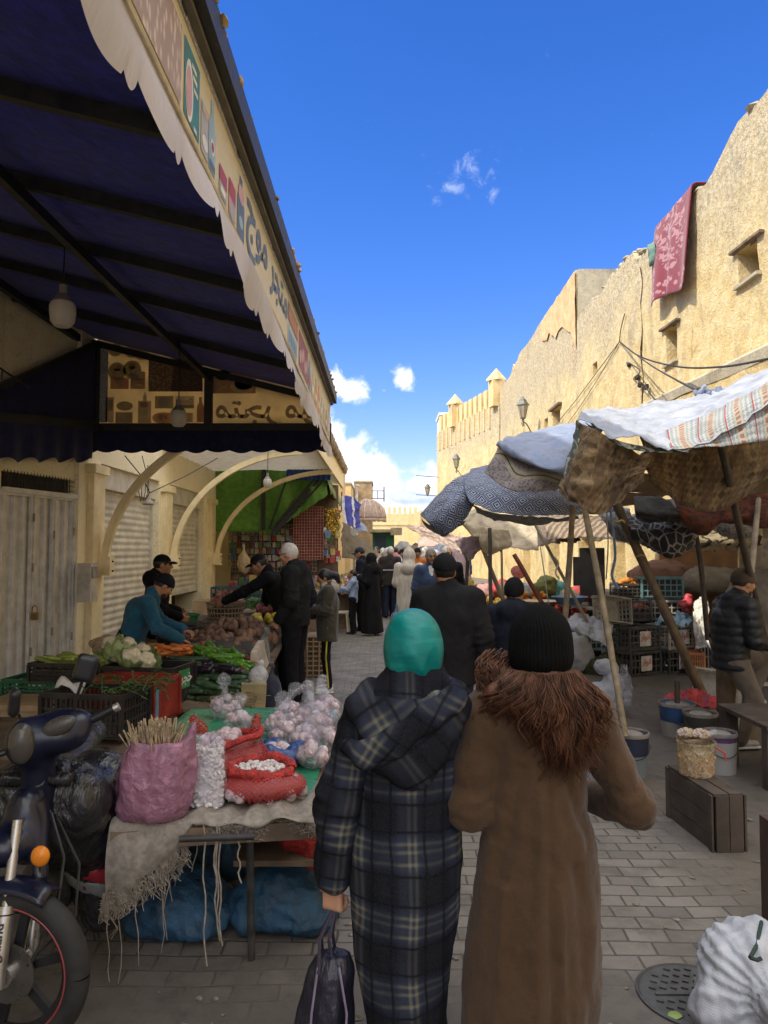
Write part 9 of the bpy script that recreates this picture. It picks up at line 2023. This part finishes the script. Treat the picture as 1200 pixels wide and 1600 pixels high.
def far_left():
 cloth('cloth_awning', 'brown', [[(534, 816, 21.5), (560, 836, 22), (590, 862, 22.5)], [(534, 846, 20.5), (560, 858, 21), (588, 872, 21.5)], [(534, 872, 20), (560, 876, 20.5), (585, 880, 21)]], None, 'large brown tarp awning sloping down behind the man in the navy cap', wr=.05, seed=61)
 b = MB(); c = P(554, 832, 21.2); b.lathe([(.10, 0), (.10, .004), (.0, .004)], c+Vector((0, -.5, 0)), 16, Matrix.Rotation(R(80), 3, 'X')); tag(b.build('tarp_emblem', pm('emblem_grey', (.35, .34, .32), .8)), 'faded round pale mark on the brown tarp awning', 'mark')
 pole('thin pole propping the brown tarp awning', [(585, 866, 21.5), (545, 925, 19.5)], .04, M_POLED, group='poles along the left stalls')
 cloth('white_bundle', MC['cream'], [[(586, 866, 21.8), (598, 862, 21.6), (609, 856, 21.4)], [(588, 880, 21.6), (598, 876, 21.4), (608, 866, 21.3)]], None, 'rolled pale cloth end at the tip of the brown tarp', 'cloth', wr=.06, seed=3)
 g = G('blue_stripes'); v = g.co('UV'); x, y, z = g.sep(v); k = g.math('LESS_THAN', fr(g, x, .32), .28); MB_ = g.done(g.mix(k, (.07, .075, .33), (.58, .58, .62)), .8, None, transl=.35)
 cloth('cloth_awning', MB_, [[(534, 777, 25), (546, 777, 25), (556, 780, 25.2)], [(535, 797, 24.5), (547, 798, 24.5), (560, 802, 24.8)], [(540, 822, 24), (550, 824, 24), (562, 826, 24.3)]], None, 'blue and white striped cloth hanging beyond the green awning', wr=.06, seed=64)
 cloth('cloth_awning', pm('deep_blue_cloth', (.045, .05, .24), .8, .3, 6, .3, transl=.3), [[(555, 780, 25.5), (562, 790, 25.5)], [(554, 806, 25), (562, 800, 25)], [(552, 828, 24.6), (560, 815, 24.6)]], None, 'deep blue cloth hanging beside the striped cloth', wr=.06, seed=65, nu=12, nv=8)
 cloth('cloth_awning', MC['blue'], [[(554, 822, 26), (562, 816, 26), (570, 822, 26)], [(556, 834, 25.4), (566, 830, 25.4), (576, 834, 25.4)]], None, 'grey blue umbrella shaped cloth below the striped cloth', wr=.04, seed=66, nu=10, nv=12)
 for m, lab, rows in (('cream', 'cream cloth awning over the far left stalls behind the green kiosk', [[(604, 862, 34), (618, 856, 33), (632, 860, 32)], [(602, 872, 33), (618, 868, 32), (630, 872, 31)]]), ('brown', 'brown cloth awning low over the far crowd', [[(628, 856, 27), (648, 852, 26), (668, 856, 25)], [(626, 866, 26), (648, 864, 25), (666, 868, 24)]]), ('pink', 'small pale pink awning tip over the distant shoppers', [[(655, 842, 24), (675, 838, 23), (695, 846, 22)], [(652, 856, 23), (674, 854, 22), (696, 860, 21)]]), ('purple', 'dark purple awning beside the white far awning', [[(668, 856, 22), (684, 852, 21), (700, 858, 20.5)], [(664, 872, 21.5), (684, 868, 20.6), (698, 872, 20)]])): cloth('cloth_awning', m, rows, None, lab, wr=.04, seed=70+len(lab), nu=12, nv=16)
 d = 28; th = thing('dome_awning', 'faded pink quarter dome awning with ribs and scalloped rim above the green kiosk', 'awning', P(580, 815, d)); A = []
 cc = P(562, 822, d); n = 40
 for i in range(15):
  ph = (math.pi/2)*i/14; row = []
  for j in range(n+1):
   a = -.25+ (math.pi*.9)*j/n; rr_ = .68*math.sin(ph+.02)*(1+.03*math.cos(a*12)); row.append((cc.x-.25+rr_*1.02*math.sin(a-.6)*1.0+.55, cc.y-.7*math.cos(a-.6)*math.sin(ph)-.2, cc.z+.28+.72*math.cos(ph)))
  A.append(row)
 b = MB(); b.grid(np.array(A)); b.build('dome_canvas', MC['pink'], th, True, 180, solid=.01)
 last = A[-1]; b = MB(); b.grid(np.array([[p for p in last], [(p[0]*1.0, p[1]-.02, p[2]-.10-.05*abs(math.sin(k*.8))) for k, p in enumerate(last)]])); b.build('scalloped_rim', MC['pink'], th, True, 180, solid=.008)
 for j in range(0, n+1, 5):
  b = MB(); b.tube([(A[i][j][0], A[i][j][1]-.01, A[i][j][2]+.01) for i in range(15)], .014, 5); b.build('rib', pm('rib_pale', (.6, .5, .42), .6), th)
 t = thing('green_kiosk', 'small green wooden kiosk under the pink dome awning', 'kiosk', P(600, 900, 30)); a, c = P(582, 832, 30), P(616, 832, 30)
 b = MB(); b.bx((a.x, 30, 0), (c.x, 32.5, a.z)); b.build('wall', pm('kiosk_green', (.015, .13, .055), .5, .25, 4, .2, 40), t, False); b = MB(); b.bx((a.x-.1, 29.6, a.z), (c.x+.25, 32.8, a.z+.12)); b.bx((c.x-.15, 29.3, a.z-.12), (c.x+.3, 29.62, a.z+.18)); b.build('roof', pm('kiosk_roof', (.34, .28, .18), .85, .3), t, False)
 e, f = P(586, 838, 29.97), P(603, 856, 29.97); b = MB(); b.bx((e.x, 29.95, f.z), (f.x, 29.985, e.z)); b.build('hatch', pm('kiosk_dark', (.01, .025, .05), .5), t, False)
 def house(label, x0, x1, y0, y1, z, mat, win=(), par=.35):
  t = thing('house', label, 'house', ((x0+x1)/2, y0, 0)); b = MB(); b.bx((x0, y0, 0), (x1, y1, z)); b.build('wall', mat, t, False); b = MB(); b.bx((x0-.06, y0-.06, z), (x1+.06, y1+.06, z+.14)); b.build('parapet', M_WALLG, t, False)
  for (y, zz) in win: b = MB(); b.bx((x1-.02, y, zz), (x1+.03, y+.9, zz+1.2)); b.build('window', M_DARK, t, False)
  return t
 house('cream house row on the left beyond the shop canopy', -9, -3.15, 23, 38, 7.3, M_WALL, ((27, 4.5), (32, 4.5))); house('lower ochre house with a rough parapet, farther along on the left', -9, -2.75, 38.2, 52, 7.0, M_FAR, ((42, 4.2), (47, 4.2)))
 house('distant ochre house at the end of the left row', -9, -2.4, 53, 68, 6.4, M_FAR); house('squat brown roof room above the left stalls', -2.35, -.95, 58, 62, 7.0, pm('adobe_brown', (.30, .21, .12), .95, .3, 2, .5, 20), ())
 b = MB(); c = P(557, 772, 50); b.tube([(c.x, 50, 0), (c.x, 50, 6.0)], .10, 8); b.lathe([(.2, 6.0), (.2, 6.15), (0, 6.15)], (c.x, 50, 0), 10); tag(b.build('chimney_pipe', pm('pipe_white', (.55, .54, .5), .6)), 'pale metal chimney pipe on the left roofs', 'pipe')
 t = thing('street_bracket', 'dark iron bracket with two arms sticking out from the brown roof room', 'bracket', P(590, 770, 57)); b = MB()
 for py in (767, 779): b.tube([P(581, py, 57.9), P(600, py, 57)], .035, 5)
 b.tube([P(600, 760, 57), P(600, 784, 57)], .045, 5); b.tube([P(590, 767, 57), P(590, 779, 57)], .03, 5); b.build('iron_arm', M_IRON, t)
 b = MB(); a = P(513, 650, 30); b.tube([P(510, 653, 30), P(516, 652, 30), P(516, 668, 30), P(510, 669, 30), P(510, 653, 30)], .02, 5); tag(b.build('wire_loop', M_IRON), 'small wire frame on the house edge beyond the banner', 'wire frame')
 t = thing('plastic_stool', 'cream plastic stool beside the black robed woman', 'stool', onZ(533, 990, 0)); c = onZ(533, 990, 0); MSt = pm('stool_cream', (.56, .50, .36), .4, .1); b = MB(); b.box(c+Vector((0, .1, .43)), (.30, .30, .03)); b.build('seat', MSt, t, False)
 for sx in (-1, 1):
  for sy_ in (-1, 1): b = MB(); b.beam(c+Vector((sx*.12, .1+sy_*.12, .42)), c+Vector((sx*.16, .1+sy_*.16, 0)), .045); b.build('leg', MSt, t, False)
 t = thing('wicker_crate', 'upright brown wicker crate on the ground behind the grey haired man', 'crate', onZ(484, 1060, 0)); c = onZ(484, 1060, 0); b = MB(); b.box(c+Vector((0, .3, .28)), (.40, .5, .55)); b.build('crate_body', M_WOOD, t, False); b = MB()
 for k in range(9): z = .03+k*.064; b.tube([c+Vector((-.21, .04, z)), c+Vector((.21, .04, z)), c+Vector((.21, .56, z))], .012, 5)
 for k in range(6): x = -.2+k*.08; b.tube([c+Vector((x, .03, 0)), c+Vector((x, .03, .56))], .012, 5); b.tube([c+Vector((.22, .06+k*.1, 0)), c+Vector((.22, .06+k*.1, .56))], .012, 5)
 b.build('wicker_weave', pm('wicker', (.34, .24, .14)), t)
 b = MB(); b.bx((-1.5, 11.0, 0), (-.95, 13.6, .75)); tag(b.build('market_table', M_WOOD, smooth=False), 'dark wooden stall table behind the girl', 'table')
 b = MB(); b.bx((-1.9, 16.0, 0), (-.75, 21, .8)); tag(b.build('market_table', M_WOOD, smooth=False), 'long stall table beside the child and the black robed woman', 'table')
 q_ = random.Random(23); cols = [('white', (.55, .53, .5)), ('pink', (.5, .25, .28)), ('red', (.4, .06, .05)), ('yellow', (.5, .4, .1)), ('blue', (.1, .2, .4)), ('cream', (.5, .43, .3)), ('green', (.1, .22, .1)), ('dark', (.04, .035, .03))]
 for i in range(110):
  nm, c = cols[q_.randrange(8)]; far = i % 2; x, y = (q_.uniform(-1.8, -.8), q_.uniform(16.1, 20.8)) if far else (q_.uniform(-1.45, -1.0), q_.uniform(11.1, 13.5)); z = .8 if far else .75; h = q_.uniform(.06, .26); b = MB(); k = i % 3
  if k == 0: b.box((x, y, z+h/2), (q_.uniform(.08, .16), .12, h), (0, 0, q_.uniform(0, 1)))
  elif k == 1: b.lathe([(.05, 0), (.055, h*.8), (.03, h*.9), (.03, h), (0, h)], (x, y, z), 9)
  else: b.ball((x, y, z+.06), (.09, .08, .07), 8, jit=.1, seed=i)
  tag(b.build('sundry_goods', pm('sundry_'+nm, c, .5, .25, 12, .1, 40)), f'small {nm} item among the goods on the '+('long stall table beside the child' if far else 'stall table behind the girl'), 'goods', 'sundry goods on the left stalls')
 b = MB(); c = P(537, 921, 15.6); b.bx((c.x-.35, 15.6, .8), (c.x+.2, 16.1, .86)); tag(b.build('blue_tray', pm('tray_blue', (.06, .22, .50), .5), smooth=False), 'bright blue tray the child is pointing at', 'tray')
far_left()
